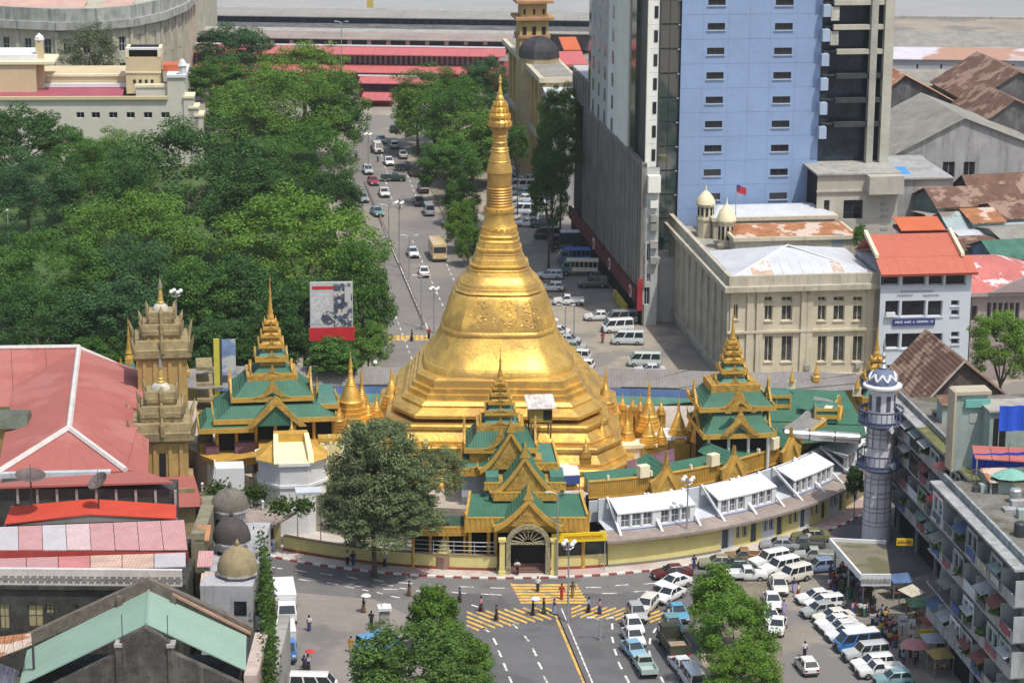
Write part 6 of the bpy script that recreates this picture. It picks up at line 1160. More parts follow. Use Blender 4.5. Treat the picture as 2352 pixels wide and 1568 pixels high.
for o in ops: window(fr, o[0], o[1], o[2] - o[0], o[3] - o[1], .2, 0, DMET, 2, 2, parent_loc=(x0, 242, 0), pane=M('yellow_shutter', (.36, .31, .16), var=.3, streak=.3))
MB().box(x0, 242.6, 0, x1 + .3, 256, zb_ - 1.1).build('body', SOOT, fr); MB().box(x0, 241.7, hz - .35, x1, 241.99, hz - .003).build('cornice', SOOT, fr)
rc = thing('red_canopy', 'bright red low gabled canvas canopy between the pink sheet roof and the rose hall roof', 'canopy')
q0, q1, q2 = V(10, 1202, 257), V(205, 1180, 257), V(405, 1190, 257); q3, q4, q5 = V(25, 1162, 262), V(210, 1145, 262), V(405, 1158, 262)
MB().slab([q0, q1, q4, q3], .12).slab([q1, q2, q5, q4], .12).build('canvas', BRR, rc); MB().add([q0 + Vector((1, .1, -.2)), q2 + Vector((-1, .1, -.2)), q1 + Vector((0, .1, -.1))], [(0, 1, 2)]).build('gable_end', M('grey_gable_end', (.25, .24, .22)), rc)
for q in (q0, q1, q2): MB().tube([(q.x, q.y + .4, 0), (q.x, q.y + .4, q.z - .15)], .1, 5).build('post', GMET, rc)
GSP = M('grimy_plaster', (.40, .40, .41), rough=.9, var=.14, scale=.8, streak=.6, dirt=(.13, .13, .13))
mq = thing('turreted_building', 'grimy plaster corner building with three small domed turrets left of the side plaza', 'building')
for px, pd, pe, hw, Y, dm in ((524, 1130, 1178, 44, 258, M('dome_grey_brown', (.17, .15, .12), var=.3, streak=.5)), (528, 1195, 1252, 44, 251, M('dome_dark', (.07, .06, .055), var=.35, streak=.4)), (541, 1262, 1325, 47, 244, M('dome_ochre', (.30, .24, .13), var=.25, streak=.6, dirt=(.17, .15, .1)))):
 q = V(px, pe, Y); r_ = hw / scale_at(q); zt = V(px, pd, Y).z; hh = (zt - q.z + .6) * .74
 o = MB().lathe([(r_ * .84, 0), (r_ * .84, q.z - 3.2), (r_ * .95, q.z - 3.1), (r_ * .95, q.z - 2.8), (r_ * .84, q.z - 2.7), (r_ * .84, q.z - .35), (r_ * 1.06, q.z - .2), (r_ * 1.06, q.z)], 8, (q.x, q.y + r_), rot=.39).build('turret', GSP, mq)
 MB().lathe([(r_ * 1.0, q.z), (r_ * 1.0, q.z + hh * .2), (r_ * .9, q.z + hh * .48), (r_ * .66, q.z + hh * .76), (r_ * .3, q.z + hh * .95), (.12, q.z + hh), (.22, q.z + hh + .2), (.18, q.z + hh + .45), (.02, q.z + hh + .7)], 16, (q.x, q.y + r_)).build('dome', dm, o, smooth=40)
 for k in (-1, 0, 1): t = -pi / 2 + k * .78; MB().obox((q.x + r_ * .80 * cos(t), q.y + r_ + r_ * .80 * sin(t), q.z - 1.7), (.14, .75, 1.4), t).build('arched_opening', DARK, o)
a, b_ = V(455, 1290, 247), V(590, 1400, 240)
MB().box(V(468, 1330, 246).x, 243, 0, V(592, 1330, 246).x - .2, 262, V(520, 1345, 243).z).build('body', GSP, mq); xx = V(545, 1395, 242).x
for dx in (-.4, 1.6): MB().box(xx + dx, 242.95, V(540, 1412, 243).z, xx + dx + 1.2, 242.99, V(540, 1380, 243).z).build('window', GLASS, mq)
MB().box(V(440, 1290, 250).x, 250, 0, V(470, 1290, 250).x, 262, V(455, 1180, 256).z).build('pier', M('mossy_pier', (.22, .20, .13), var=.3, streak=.5), mq)
for (a0, y0, a1, y1, m) in ((448, 1215, 480, 1240, 'orange_rust'), (452, 1275, 486, 1300, 'pink_sheet'), (458, 1330, 500, 1352, 'peach_sheet')): q = V(a0, y1, 250 - (y0 - 1215) * .05); p = V(a1, y1, q.y); MB().slab([q, p, p + Vector((0, 2, .9)), q + Vector((0, 2, .9))], .1).build('lean_to_roof', M(m, (.42, .20, .10), rough=.8, var=.3), mq)
MINT = M('mint_green_roof', (.25, .365, .295), rough=.8, var=.07, scale=.2, streak=.22, dirt=(.19, .30, .24))
gg = thing('green_gabled_hall', 'gabled hall with a clean mint green roof and a blackened front gable', 'hall')
RT0, RT1 = V(336, 1432, 224), None
for Yq in [225 + .2 * i for i in range(90)]:
 q = V(341, 1356, Yq)
 if q.z <= RT0.z: break
RT1 = q; RT1.z = RT0.z
EL1, ER1 = V(62, 1492, RT1.y), V(566, 1458, RT1.y); EL0, ER0 = V(40, 1640, RT0.y - 1), V(572, 1600, RT0.y - 1)
EL0 = Vector((EL1.x + .8, RT0.y, EL1.z - .0)); ER0 = Vector((ER1.x + .8, RT0.y, ER1.z))
roof_panels(gg, EL0, EL1, RT1, RT0, 3, MINT); roof_panels(gg, ER1, ER0, RT0, RT1, 3, MINT)
MB().tube([RT0, RT1], .12, 5).build('ridge_cap', MINT, gg)
BK = M('blackened_gable', (.075, .07, .062), rough=.95, var=.5, scale=.7, streak=.5, dirt=(.22, .20, .17))
sl = (RT0.z - EL0.z) / (RT0.x - EL0.x); sr = (RT0.z - ER0.z) / (ER0.x - RT0.x); y = RT0.y - 1.0; xc = RT0.x; zc = RT0.z
G3 = [(EL0.x - 1, 0), (ER0.x + .5, 0), (ER0.x + .5, ER0.z - 1.2), (xc + 2.2, zc - 2.2 * sr - 1.0), (xc + 2.2, zc - 1.15), (xc, zc + .15), (xc - 2.2, zc - 1.15), (xc - 2.2, zc - 2.2 * sl - 1.0), (EL0.x - 1, EL0.z - 1.6)]
MB().ext(G3, y - .4, y + .4).build('front_gable', BK, gg)
for s_ in (-1, 1): x = xc + s_ * 2.3; MB().box(x - .25, y - .6, 0, x + .25, y + .5, zc - 1.6).build('gable_pier', BK, gg); MB().box(x - .35, y - .7, zc - 1.6, x + .35, y + .6, zc - 1.3).build('pier_cap', GREYC, gg); MB().tube([(x - s_ * .3, y, zc - 1.3), (x - s_ * .3, y, zc + 1.2)], .05, 4).build('rod', DMET, gg)
for k in range(5): x = xc - 7.5 + k * 3.6; MB().box(x, y - .55, 0, x + .5, y - .39, zc - 4.6).build('pilaster', BK, gg)
VG = M('weathered_verge', (.15, .125, .10), rough=.95, var=.35, scale=1.2, streak=.4); CT = M('copper_tile', (.40, .24, .17), rough=.8, var=.2)
cp_ = lambda p, dx, dz, dy=0: Vector((p.x + dx, p.y + dy, p.z + dz))
MB().loft([[cp_(EL1, -1.4, -.4), cp_(EL1, -1.4, .75), cp_(EL1, -1.4, .75, .8), cp_(EL1, -1.4, -.4, .8)], [cp_(RT1, 0, -.2), cp_(RT1, 0, 1.1), cp_(RT1, 0, 1.1, .8), cp_(RT1, 0, -.2, .8)], [cp_(ER1, .6, -.4), cp_(ER1, .6, .75), cp_(ER1, .6, .75, .8), cp_(ER1, .6, -.4, .8)]]).build('rear_parapet', VG, gg)
MB().loft([[cp_(RT1, 2.2, -.45, -.25), cp_(RT1, 2.2, -.2, -.25), cp_(RT1, 2.2, -.2, .0), cp_(RT1, 2.2, -.45, .0)], [cp_(ER1, .4, .1, -.25), cp_(ER1, .4, .35, -.25), cp_(ER1, .4, .35, 0), cp_(ER1, .4, .1, 0)]]).build('tile_edge', CT, gg)
for s_, e in ((-2.6, -.2), (2.3, -.15)): MB().box(RT1.x + s_ - .25, RT1.y - .5, RT1.z - 2.2, RT1.x + s_ + .25, RT1.y, RT1.z - .5).build('stub', VG, gg)
MB().prism([(EL1.x, RT0.y + .1), (ER1.x - .3, RT0.y + .1), (ER1.x - .3, RT1.y + .5), (EL1.x, RT1.y + .5)], 0, min(EL1.z, ER1.z) - .5).build('body', BK, gg)
PKW2 = M('pinkish_end_wall', (.47, .38, .33), var=.2, streak=.3); MB().box(ER0.x - .1, RT0.y - 1, 0, ER0.x + 1.1, RT1.y + 1, ER0.z - .1).build('side_wall', PKW2, gg)
MB().box(ER0.x + 1.15, RT0.y - 4, 0, ER0.x + 2.2, RT1.y + 12, ER0.z - 2.5).build('yard_wall', GREYC, gg)
for lab, pts_ in (('rusty striped sheet roof at the lower left corner edge above the white strip', ((-10, 1510), (74, 1478), (72, 1452), (-10, 1462))), ('pale lilac corrugated lean-to roof in the bottom left corner', ((-10, 1600), (68, 1590), (66, 1548), (-10, 1518)))):
 t_ = thing('lean_to_roof', lab, 'roof'); Y = (226, 226, 230, 230); P_ = [V(x, yy, Yv) for (x, yy), Yv in zip(pts_, Y)]
 for k in range(4): f0, f1 = k / 4, (k + 1) / 4 - .01; MB().slab([P_[0].lerp(P_[1], f0), P_[0].lerp(P_[1], f1), P_[3].lerp(P_[2], f1), P_[3].lerp(P_[2], f0)], .08).build('roof_sheet', RUST if 'rusty' in lab else M('lilac_sheet', (.40, .37, .40), rough=.7, var=.25, corr=.5), t_)
 for q in (P_[0], P_[1]): MB().box(q.x - .1, q.y + .2, 0, q.x + .1, q.y + .4, q.z - .15).build('post', DMET, t_)
# ================================================================ MINARET AND APARTMENT ROW ON THE RIGHT
MIN = M('minaret_paint', (.64, .62, .65), rough=.75, var=.06, streak=.25, dirt=(.34, .33, .36)); MST = M('minaret_stripe', (.29, .25, .275), var=.2); MBL = M('minaret_blue', (.14, .17, .26), rough=.6, var=.12)
q = V(2012, 1225, 283.5); sM = scale_at(q); Z = lambda py: V(2012, py, 283.5).z
mn = thing('minaret', 'round banded minaret with two blue balconies and a blue and white scalloped dome', 'minaret', (q.x, q.y, 0))
rr = 49 / 20.6
rs = 31 / 20.6
MB().lathe([(rs * 1.06, 0), (rs * 1.0, Z(1130)), (rs * .98, Z(1065)), (rs * .93, Z(965))], 24).build('shaft', MIN, mn, smooth=40)
stb = MB()
for py in (990, 1000, 1022, 1092, 1103, 1124, 1136, 1158, 1168, 1190, 1200, 1222): stb.lathe([(rs * 1.03, Z(py) - .05), (rs * 1.04, Z(py) - .05), (rs * 1.04, Z(py) + .05), (rs * 1.03, Z(py) + .05)], 24, cap0=False, cap1=False)
stb.build('band', MST, mn)
for a0, a1 in ((975, 1024), (1085, 1230)):
 m = MB()
 for k in range(11): t = 2 * pi * k / 11; m.obox((rs * 1.0 * cos(t), rs * 1.0 * sin(t), (Z(a0) + Z(a1)) / 2), (.08, .10, Z(a0) - Z(a1)), t)
 m.build('vertical_stripe', MST, mn)
for pt, pb in ((936, 966), (1036, 1066)):
 MB().lathe([(rs * .95, Z(pb) - .7), (rr * 1.05, Z(pb) - .15), (rr * 1.05, Z(pb))], 24).build('balcony_floor', MBL, mn)
 m = MB(); m.lathe([(rr * 1.06, Z(pt) - .16), (rr * 1.0, Z(pt) - .16), (rr * 1.0, Z(pt)), (rr * 1.06, Z(pt))], 24, cap0=False, cap1=False)
 m.lathe([(rr * 1.05, Z(pb) + .02), (rr * 1.0, Z(pb) + .02), (rr * 1.0, Z(pb) + .35), (rr * 1.05, Z(pb) + .35)], 24, cap0=False, cap1=False)
 for k in range(26): t = 2 * pi * k / 26; m.tube([(rr * 1.02 * cos(t), rr * 1.02 * sin(t), Z(pb)), (rr * 1.02 * cos(t), rr * 1.02 * sin(t), Z(pt) - .1)], .07, 4)
 m.build('balcony_rail', MBL, mn)
MB().lathe([(rs * .95, Z(966)), (rs * .95, Z(900)), (rs * .97, Z(892)), (rs * 1.05, Z(890)), (rs * 1.15, Z(887))], 24).build('lantern', MIN, mn, smooth=40)
for k in range(8): t = -pi / 2 + (k - 3.5) * .785; MB().obox((rs * .90 * cos(t), rs * .90 * sin(t), (Z(905) + Z(936)) / 2), (.2, .5, Z(905) - Z(940)), t).build('arched_opening', M('lantern_shade', (.09, .10, .13)), mn)
MB().lathe([(rs * 1.2, Z(889)), (rs * 1.42, Z(886)), (rs * 1.42, Z(882)), (rs * 1.2, Z(880))], 24).build('white_rim', WHITE, mn, smooth=40)
zd0, zd1 = Z(880), Z(846); rd = 31 / 20.4 * 1.02; dprof = [(1.0, 0), (1.04, .16), (1.02, .35), (.92, .58), (.72, .78), (.42, .93), (.15, 1.0), (.05, 1.04)]
MB().lathe([(r_ * rd, zd0 + f * (zd1 - zd0)) for r_, f in dprof], 24).build('dome', MBL, mn, smooth=40)
sc2 = MB()
for k in range(9):
 t0 = 2 * pi * k / 9; pts_ = [(0, .58), (.35, .95)]
 for u0, u1, f0, f1 in ((-.5, 0, .72, .30), (0, .5, .30, .72)):
  ra = lambda f: next(dprof[i][0] + (dprof[i + 1][0] - dprof[i][0]) * (f - dprof[i][1]) / (dprof[i + 1][1] - dprof[i][1]) for i in range(7) if dprof[i][1] <= f <= dprof[i + 1][1]) * rd * 1.02
  P_ = [((ra(f)) * cos(t0 + u * 2 * pi / 9), ra(f) * sin(t0 + u * 2 * pi / 9), zd0 + f * (zd1 - zd0)) for u, f in ((u0, f0), ((u0 + u1) / 2, (f0 + f1) / 2), (u1, f1))]; sc2.tube(P_, .13, 5)
sc2.build('scallop_pattern', WHITE, mn)
MB().lathe([(.25, zd1 - .1), (.45, zd1 + .15), (.2, zd1 + .5), (.3, zd1 + .8), (.12, zd1 + 1.1), (.3, zd1 + 1.5), (.08, zd1 + 1.9), (.2, zd1 + 2.3), (.02, zd1 + 3.4)], 10).build('finial', GMET, mn, smooth=40)
for px, py in ((2036, 985), (2040, 1068)): a = V(px, py, 281.6) - Vector((q.x, q.y, 0)); MB().lathe([(.08, 0), (.16, .3), (.45, .75)], 10).build('loudspeaker', WHITE, mn, a).rotation_euler = (0, pi / 2, -.6)
APW = M('grey_apartment_wall', (.30, .305, .30), rough=.9, var=.14, scale=.6, streak=.8, dirt=(.12, .125, .12)); APB = M('balcony_grey_white', (.36, .365, .365), rough=.88, var=.12, streak=.8, dirt=(.18, .18, .175)); TEALW = M('pale_mint_wall', (.32, .39, .36), rough=.85, var=.12, streak=.6, dirt=(.22, .25, .22))
rndA = random.Random(21)
def apartments(lab, P0, length, floors, fh, wallm, z0=4.2, group=None, awn=True):
 """P0: nearest ground corner of the street facade; runs away along the street grid"""
 B = Bld('apartment_block', lab, 'apartment block', P0); h = z0 + floors * fh; bay = 3.6; nb = int(length / bay); ops = []
 for f in range(floors):
  for k in range(nb):
   y = k * bay; ops.append((y + .5, z0 + f * fh + .15, y + 1.5, z0 + f * fh + 2.4)); ops.append((y + 2.0, z0 + f * fh + .9, y + 3.1, z0 + f * fh + 2.3))
 B.left(length, h, ops, wallm, TEAL, z0=.0, nx=2, nz=2, d=.35)
 B.box('body', .8, 16, .02, length - .02, 0, h - .2, SOOT); B.box('flat_roof', 0.02, 16, 0, length, h - .19, h - .02, M('dirty_flat_roof', (.17, .16, .14), rough=.95, var=.3, scale=.4, patch=.3, patchcol=(.10, .105, .06), pscale=.3)); MB().wall(16, h, [(2 + 3.4 * (i % 4), z0 + (i // 4) * fh + .8, 3.3 + 3.4 * (i % 4), z0 + (i // 4) * fh + 2.2) for i in range(4 * floors)], .3).build('end_wall', wallm, B.r, (0, 0, 0), fix=False)
 for i in range(4 * floors): window(B.r, 2 + 3.4 * (i % 4), z0 + (i // 4) * fh + .8, 1.3, 1.4, .24, 0, TEAL, 2, 2)
 for f in range(floors):
  z = z0 + f * fh
  B.box('balcony_slab', -1.5, -.003, .1, length - .1, z - .18, z - .02, APB)
  for k in range(nb):
   y = k * bay; s_ = rndA.random(); bm_ = APB if s_ < .7 else rndA.choice([TEALW, PALEB, WHITE])
   if s_ < .84: MB().box(-1.5, y + .08, z - .019, -1.38, y + bay - .06, z + .95).build('balcony_front', bm_, B.r)
   else:
    m = MB(); m.box(-1.48, y + .08, z + .9, -1.42, y + bay - .06, z + .97)
    for i in range(12): m.box(-1.47, y + .1 + i * .29, z - .018, -1.43, y + .14 + i * .29, z + .9)
    m.build('balcony_rail', DMET, B.r)
   MB().box(-1.45, y - .06, z - .018, -.004, y + .06, z + fh * .72).build('party_wall', wallm, B.r)
   if awn and rndA.random() < .42:
    cc = rndA.choice([(.12, .16, .13), (.21, .085, .07), (.10, .14, .23), (.40, .41, .40), (.18, .24, .22), (.25, .24, .20)]); MB().slab([(-2.0, y + .4, z + 1.7), (-.4, y + .4, z + 2.3), (-.4, y + 3.1, z + 2.3), (-2.0, y + 3.1, z + 1.7)], .05).build('awning', M('awning_%d' % int(cc[0] * 100), cc, rough=.8, var=.25), B.r)
   if rndA.random() < .5:
    m = MB(); x = y + .5
    while x < y + 2.9: wd = rndA.uniform(.3, .6); m.box(-1.62, x, z + .1 + rndA.random() * .3, -1.58, x + wd, z + 1.0); x += wd + .15
    cc = rndA.choice([(.5, .5, .52), (.30, .10, .12), (.08, .12, .32), (.46, .42, .33), (.12, .12, .14)]); m.build('hung_laundry', M('laundry_%d' % int(cc[0] * 100 + cc[2] * 10), cc, var=.2), B.r)
   if rndA.random() < .34:
    m = MB(); r2 = random.Random(k * 31 + f)
    for i in range(46): p_ = Vector((-1.6 + r2.gauss(0, .2), y + 1.2 + r2.gauss(0, .45), z + 1.0 + abs(r2.gauss(0, .3)))); d_ = Vector((r2.gauss(0, 1), r2.gauss(0, 1), r2.gauss(0, 1))).normalized() * .16; e_ = d_.orthogonal().normalized() * .1; m.poly(p_ - d_ - e_, p_ + d_ - e_, p_ + d_ + e_, p_ - d_ + e_)
    m.build('balcony_plants', M('pot_plant_leaf', (.075, .14, .03), var=.3, island=.4), B.r)['kind'] = 'stuff'
   if rndA.random() < .22: MB().wall(bay - .3, fh - .5, [(.3, 1.05, 1.5, fh - .9), (1.8, 1.05, bay - .6, fh - .9)], .2).build('enclosed_balcony', rndA.choice([wallm, PALEB, TEALW, SOOT]), B.r, (-1.46, y + bay - .15, z), -pi / 2, fix=False)
   if rndA.random() < .3: MB().box(-.5, y + 1.6, z + 2.4, -.004, y + 2.3, z + 2.85).build('air_conditioner', GREYC, B.r)
 for k in range(13):
  x, y = rndA.uniform(1.2, 14), rndA.uniform(1.5, length - 3); a, b, c_ = rndA.uniform(.6, 2.4), rndA.uniform(.6, 2.2), rndA.uniform(.4, 1.7)
  if k % 4 == 0: MB().lathe([(.6, 0), (.6, 1.2), (.45, 1.35), (.1, 1.4)], 12).build('water_tank', rndA.choice([DMET, PALEB, GMET]), B.r, (x, y, h - .02))
  elif k % 4 == 1:
   o = B.box('roof_shed', x, x + a + 1, y, y + b + 1, h - .018, h + c_ + .6, rndA.choice([wallm, TEALW, SOOT])); MB().slab([(x - .2, y - .3, h + c_ + .6), (x + a + 1.2, y - .3, h + c_ + .6), (x + a + 1.2, y + b + 1.2, h + c_ + 1.1), (x - .2, y + b + 1.2, h + c_ + 1.1)], .06).build('shed_roof', rndA.choice([RUST, BR, MATS['faded_red_sheet'] if 'faded_red_sheet' in MATS else RUST, GMET]), o)
  else: B.box('roof_clutter', x, x + a * .7, y, y + b * .6, h - .017, h + c_ * .5, rndA.choice([GREYC, BRR, APB, DMET, TEALW]))
 B.box('roof_parapet', -.3, .0, 0, length, h + .0, h + .8, wallm); B.box('eave_slab', -1.6, -.302, 0, length, h - .1, h + .12, APB)
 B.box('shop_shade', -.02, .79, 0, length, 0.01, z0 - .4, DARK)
 for k in range(int(nb / 2) + 1): MB().box(-.3, k * bay * 2 - .2 + (.2 if k == 0 else 0), 0, .1, k * bay * 2 + .2, z0 - .3).build('pier', wallm, B.r)
 return B, h
FA = V(2068, 905, 289); FA0 = Vector((FA.x, 0, 0))
hA = FA.z; near_ = FA - UX * 38.0
ba, hh = apartments('long grimy apartment block behind the minaret with cluttered balconies and mossy ledges', (near_.x, near_.y), 38.0, 4, (hA - 4.6) / 4.0, APW)
nb_ = near_ - UX * 26.2 + VX * -6.6
bb, hb = apartments('nearer apartment block at the right edge with white balcony fronts, awnings and laundry', (nb_.x, nb_.y), 25.9, 4, 3.35, M('blue_grey_wall', (.31, .34, .345), rough=.9, var=.14, streak=.8, dirt=(.12, .125, .12)))
MG = M('moss_green_stain', (.15, .155, .06), rough=1, var=.35, scale=1.0)
ba.box('mossy_ledge', -1.58, -.3, 6, 26, hh + .125, hh + .17, MG)
q = V(2232, 1008, 262); st_ = Bld('stair_turret', 'pale turquoise stair turret with a flat buff slab roof on the apartment block', 'stair turret', (V(2192, 1000, 262).x, 262)); w, zt = st_.f(2270, 892); zt = st_.f(2230, 905)[1]
st_.r.location.z = hh - .02; zt -= hh; MB().box(0, 0, 0, w, 1.8, zt).build('body', TEALW, st_.r); MB().box(-.02, -.3, zt + .003, w + .3, 2.1, zt + .35).build('slab', M('buff_slab', (.46, .40, .30), var=.1), st_.r); MB().box(.9, -.35, zt - 1.3, w + .2, -.002, zt - .5).build('turquoise_band', M('turquoise_band', (.16, .42, .37)), st_.r); MB().box(1.5, -.06, zt - 3.0, 2.3, -.003, zt - 2.0).build('emblem_plaque', M('plaque_grey', (.38, .42, .40), var=.3), st_.r); MB().box(-.25, -.3, 0, -.022, 1.9, zt + .3).build('buff_pier', M('buff_slab'), st_.r)
pn = Bld('roof_shelter', 'turquoise walled rooftop room with a dark door beside the stair turret', 'shelter', (V(2272, 1000, 260).x, 260)); pn.r.location.z = hh - .02; zt = pn.f(2300, 945)[1] - hh; MB().box(0, 0, 0, 9, 4, zt).build('wall', TEALW, pn.r); MB().box(-.2, -.3, zt + .003, 9, 4, zt + .2).build('slab', GREYC, pn.r); MB().box(.4, -.05, .1, 1.7, -.003, zt - .7).build('door', DARK, pn.r)
for lab, px, py, Y, sz, c_ in (('hanging cobalt blue tarpaulin at the right edge beside the turquoise rooftop room', 2332, 962, 258, (3.2, .12, 2.6), (.03, .10, .62)), ('long deep blue tarpaulin screen under the red rooftop awning', 2300, 1060, 250, (5.6, .12, 1.5), (.02, .06, .42))):
 q = V(px, py, Y); t_ = thing('tarpaulin', lab, 'tarpaulin', (q.x - sz[0] / 2, q.y, q.z - sz[2] / 2), TH)
 m = MB(); m.loft([[(x, .12 * sin(x * 4), 0), (x, .12 * sin(x * 4) + .05, 0), (x, .12 * sin(x * 4) + .05, sz[2]), (x, .12 * sin(x * 4), sz[2])] for x in [sz[0] * i / 10 for i in range(11)]]); m.build('sheet', M('tarp_%d' % px, c_, rough=.55, var=.15), t_)
 for x in (.1, sz[0] - .1): MB().tube([(x, .2, -2.5), (x, .2, sz[2] + .1)], .05, 5).build('pole', GMET, t_)
ra_ = thing('rooftop_awning', 'faded red sheet awning over the blue screen on the nearer apartment roof', 'awning'); A, B_, C_, D_ = V(2240, 1052, 249), V(2400, 1062, 249), V(2400, 1030, 253), V(2232, 1022, 253)
for k in range(4): f0, f1 = k / 4, (k + 1) / 4 - .01; MB().slab([A.lerp(B_, f0), A.lerp(B_, f1), D_.lerp(C_, f1), D_.lerp(C_, f0)], .1).build('roof_sheet', M('faded_red_sheet', (.40, .12, .10), rough=.7, var=.15, streak=.2, dirt=(.5, .4, .38)), ra_)
for q in (A, B_, D_): MB().tube([(q.x + .2, q.y + .1, hb - .1), (q.x + .2, q.y + .1, q.z - .1)], .08, 5).build('post', GMET, ra_)
for lab, px, py, Y, c_, sz in (('small red parasol canopy on a far balcony of the apartment row', 2152, 1138, 266, (.36, .045, .045), 1.3), ('coral red lean-to sheet on the far apartment roof edge', 2170, 1065, 268, (.48, .15, .13), 1.4), ('mint green parasol sheet on the nearer apartment roof', 2322, 1085, 247, (.20, .42, .34), 1.9)):
 q = V(px, py, Y); t_ = thing('parasol', lab, 'parasol', (q.x, q.y, q.z)); MB().lathe([(sz, -.35), (sz * .95, -.3), (sz * .5, .15), (.05, .4)], 8, sq=.8).build('canopy', M('parasol_%d' % px, c_, rough=.75, var=.15), t_); MB().tube([(0, 0, -2.6), (0, 0, .3)], .05, 5).build('pole', GMET, t_)
or_ = Bld('old_gabled_house', 'dark brown gabled house with an untidy weathered roof behind the minaret', 'house', V(2105, 960, 300), TH)
w, h = or_.f(2360, 945); h = or_.f(2200, 950)[1]; xm, zr = or_.f(2212, 828)
for k in range(6):
 y0, y1 = -.6 + k * 2.6, 2.0 + k * 2.6 - .03; MB().slab([(-1, y0, h - .3), (xm, y0, zr), (xm, y1, zr), (-1, y1, h - .3)], .12).slab([(xm, y0, zr), (w, y0, h), (w, y1, h), (xm, y1, zr)], .12).build('roof_sheet', BR, or_.r)
MB().ext([(0, 0), (w - .3, 0), (w - .3, h - .1), (xm, zr - .2), (0, h - .1)], 0, 14).build('wall', M('brown_plank_wall', (.11, .085, .07), var=.4, scale=1.2, streak=.3), or_.r); MB().slab([(-.9, -.8, h - .1), (xm, -.8, zr + .2), (xm, -.55, zr + .2), (-.9, -.55, h - .1)], .2).build('verge', M('pale_verge', (.42, .38, .32), var=.3), or_.r)
C0, C1, C2, C3 = V(1906, 1242, 275), V(1978, 1322, 258), V(2046, 1322, 259), V(2020, 1258, 273)
zc = 4.4; k4 = [G(1906, 1242, zc), G(1978, 1325, zc), G(2046, 1325, zc), G(2035, 1248, zc)]
cn = thing('street_canopy', 'long mossy concrete canopy with white edges over the crowded pavement', 'canopy')
MB().slab([(p.x, p.y, p.z) for p in k4], .3).build('slab', M('mossy_slab', (.20, .18, .13), rough=.95, var=.25, scale=.5, streak=.0, patch=.2, patchcol=(.13, .13, .07)), cn)
ed = MB();
for a, b_ in ((k4[0], k4[1]), (k4[1], k4[2]), (k4[0], k4[3])): d_ = (b_ - a).normalized(); n_ = Vector((-d_.y, d_.x, 0)) * .12; ed.loft([[a - n_ + Vector((0, 0, -.9 if b_ is k4[2] else -.35)), a + n_ + Vector((0, 0, -.9 if b_ is k4[2] else -.35)), a + n_ + Vector((0, 0, .35)), a - n_ + Vector((0, 0, .35))], [b_ - n_ + Vector((0, 0, -.9 if b_ is k4[2] else -.35)), b_ + n_ + Vector((0, 0, -.9 if b_ is k4[2] else -.35)), b_ + n_ + Vector((0, 0, .35)), b_ - n_ + Vector((0, 0, .35))]])
ed.build('white_edge', WHITE, cn)
for k in range(7): a = k4[1].lerp(k4[2], (k + .5) / 7); MB().lathe([(.22, 0), (.22, .04)], 10).build('edge_ornament', GREYC, cn, (a.x, a.y - .16, zc - .3)).rotation_euler = (pi / 2, 0, 0)
for f in (.05, .5, .95): a = k4[0].lerp(k4[1], f); MB().tube([(a.x + .5, a.y + .3, 0), (a.x + .5, a.y + .3, zc - .3)], .12, 6).build('post', GREYC, cn)
for lab, px, py, Y, w_, h_, c_ in (('yellow sign board with dark lettering, highest one on the far apartment front', 2078, 1244, 266, 1.7, .75, (.72, .48, .03)), ('yellow sign board with dark lettering, low one near the pink umbrella', 2128, 1455, 250, 1.7, .9, (.72, .48, .03)), ('orange yellow sign box standing on the crowded pavement', 2010, 1452, 252, 1.0, 1.4, (.62, .38, .04)), ('white shop sign board beside a red lettered one over the pavement', 2074, 1424, 252.5, .8, 1.0, (.55, .60, .64)), ('white sign board with red strokes over the pavement', 2094, 1438, 251.5, .7, 1.5, (.62, .58, .54))):
 q = V(px, py, Y); t_ = thing('shop_sign', lab, 'sign', (q.x, q.y, q.z)); MB().box(-w_ / 2, -.08, -h_ / 2, w_ / 2, .08, h_ / 2).build('board', M('sign_%d' % px, c_, rough=.6, var=.06), t_); m = MB(); r2 = random.Random(px); x = -w_ / 2 + .12
 while x < w_ / 2 - .15: wd = r2.uniform(.05, .13); m.box(x, -.1, -h_ * .2, x + wd, -.081, h_ * r2.uniform(.05, .25)); x += wd + .06
 m.build('lettering', M('sign_strokes', (.22, .07, .03)), t_); MB().box(-.04, .09, -h_ / 2 - (1.2 if 'standing' not in lab else .9), .04, .16, h_ / 2).build('bracket', DMET, t_)
q = V(2340, 1545, 238); t_ = thing('banner', 'dark crimson banner hanging at the bottom right corner', 'banner', (q.x, q.y, q.z)); m = MB(); m.loft([[(x, .08 * sin(x * 5), -2.6), (x, .08 * sin(x * 5) + .05, -2.6), (x, .08 * sin(x * 5) + .05, 1.4), (x, .08 * sin(x * 5), 1.4)] for x in [-1.5 + .3 * i for i in range(12)]]); m.build('cloth', M('crimson_cloth', (.25, .008, .03), rough=.8, var=.1), t_)
MB().tube([(-1.7, .1, 1.42), (2.2, .1, 1.42)], .06, 5).build('rod', DMET, t_)
q = V(2262, 1540, 240); t_ = thing('advertising_panel', 'white advertising panel with a tall red oval near the bottom right corner', 'sign', (q.x, q.y, q.z), TH - pi / 2 + .6); MB().box(-2.4, -.1, -2.6, 2.4, .1, 2.8).build('panel', WHITE, t_); o = MB().lathe([(1.0, 0), (1.0, .05)], 20).build('red_oval', M('ad_red', (.45, .04, .05)), t_, (-.5, -.105, -.2)); o.rotation_euler = (pi / 2, 0, 0); o.scale = (.5, 1.6, 1); MB().box(.5, -.13, -2.2, 1.4, -.101, .3).build('grey_print', M('ad_grey', (.28, .30, .34), var=.3), t_)
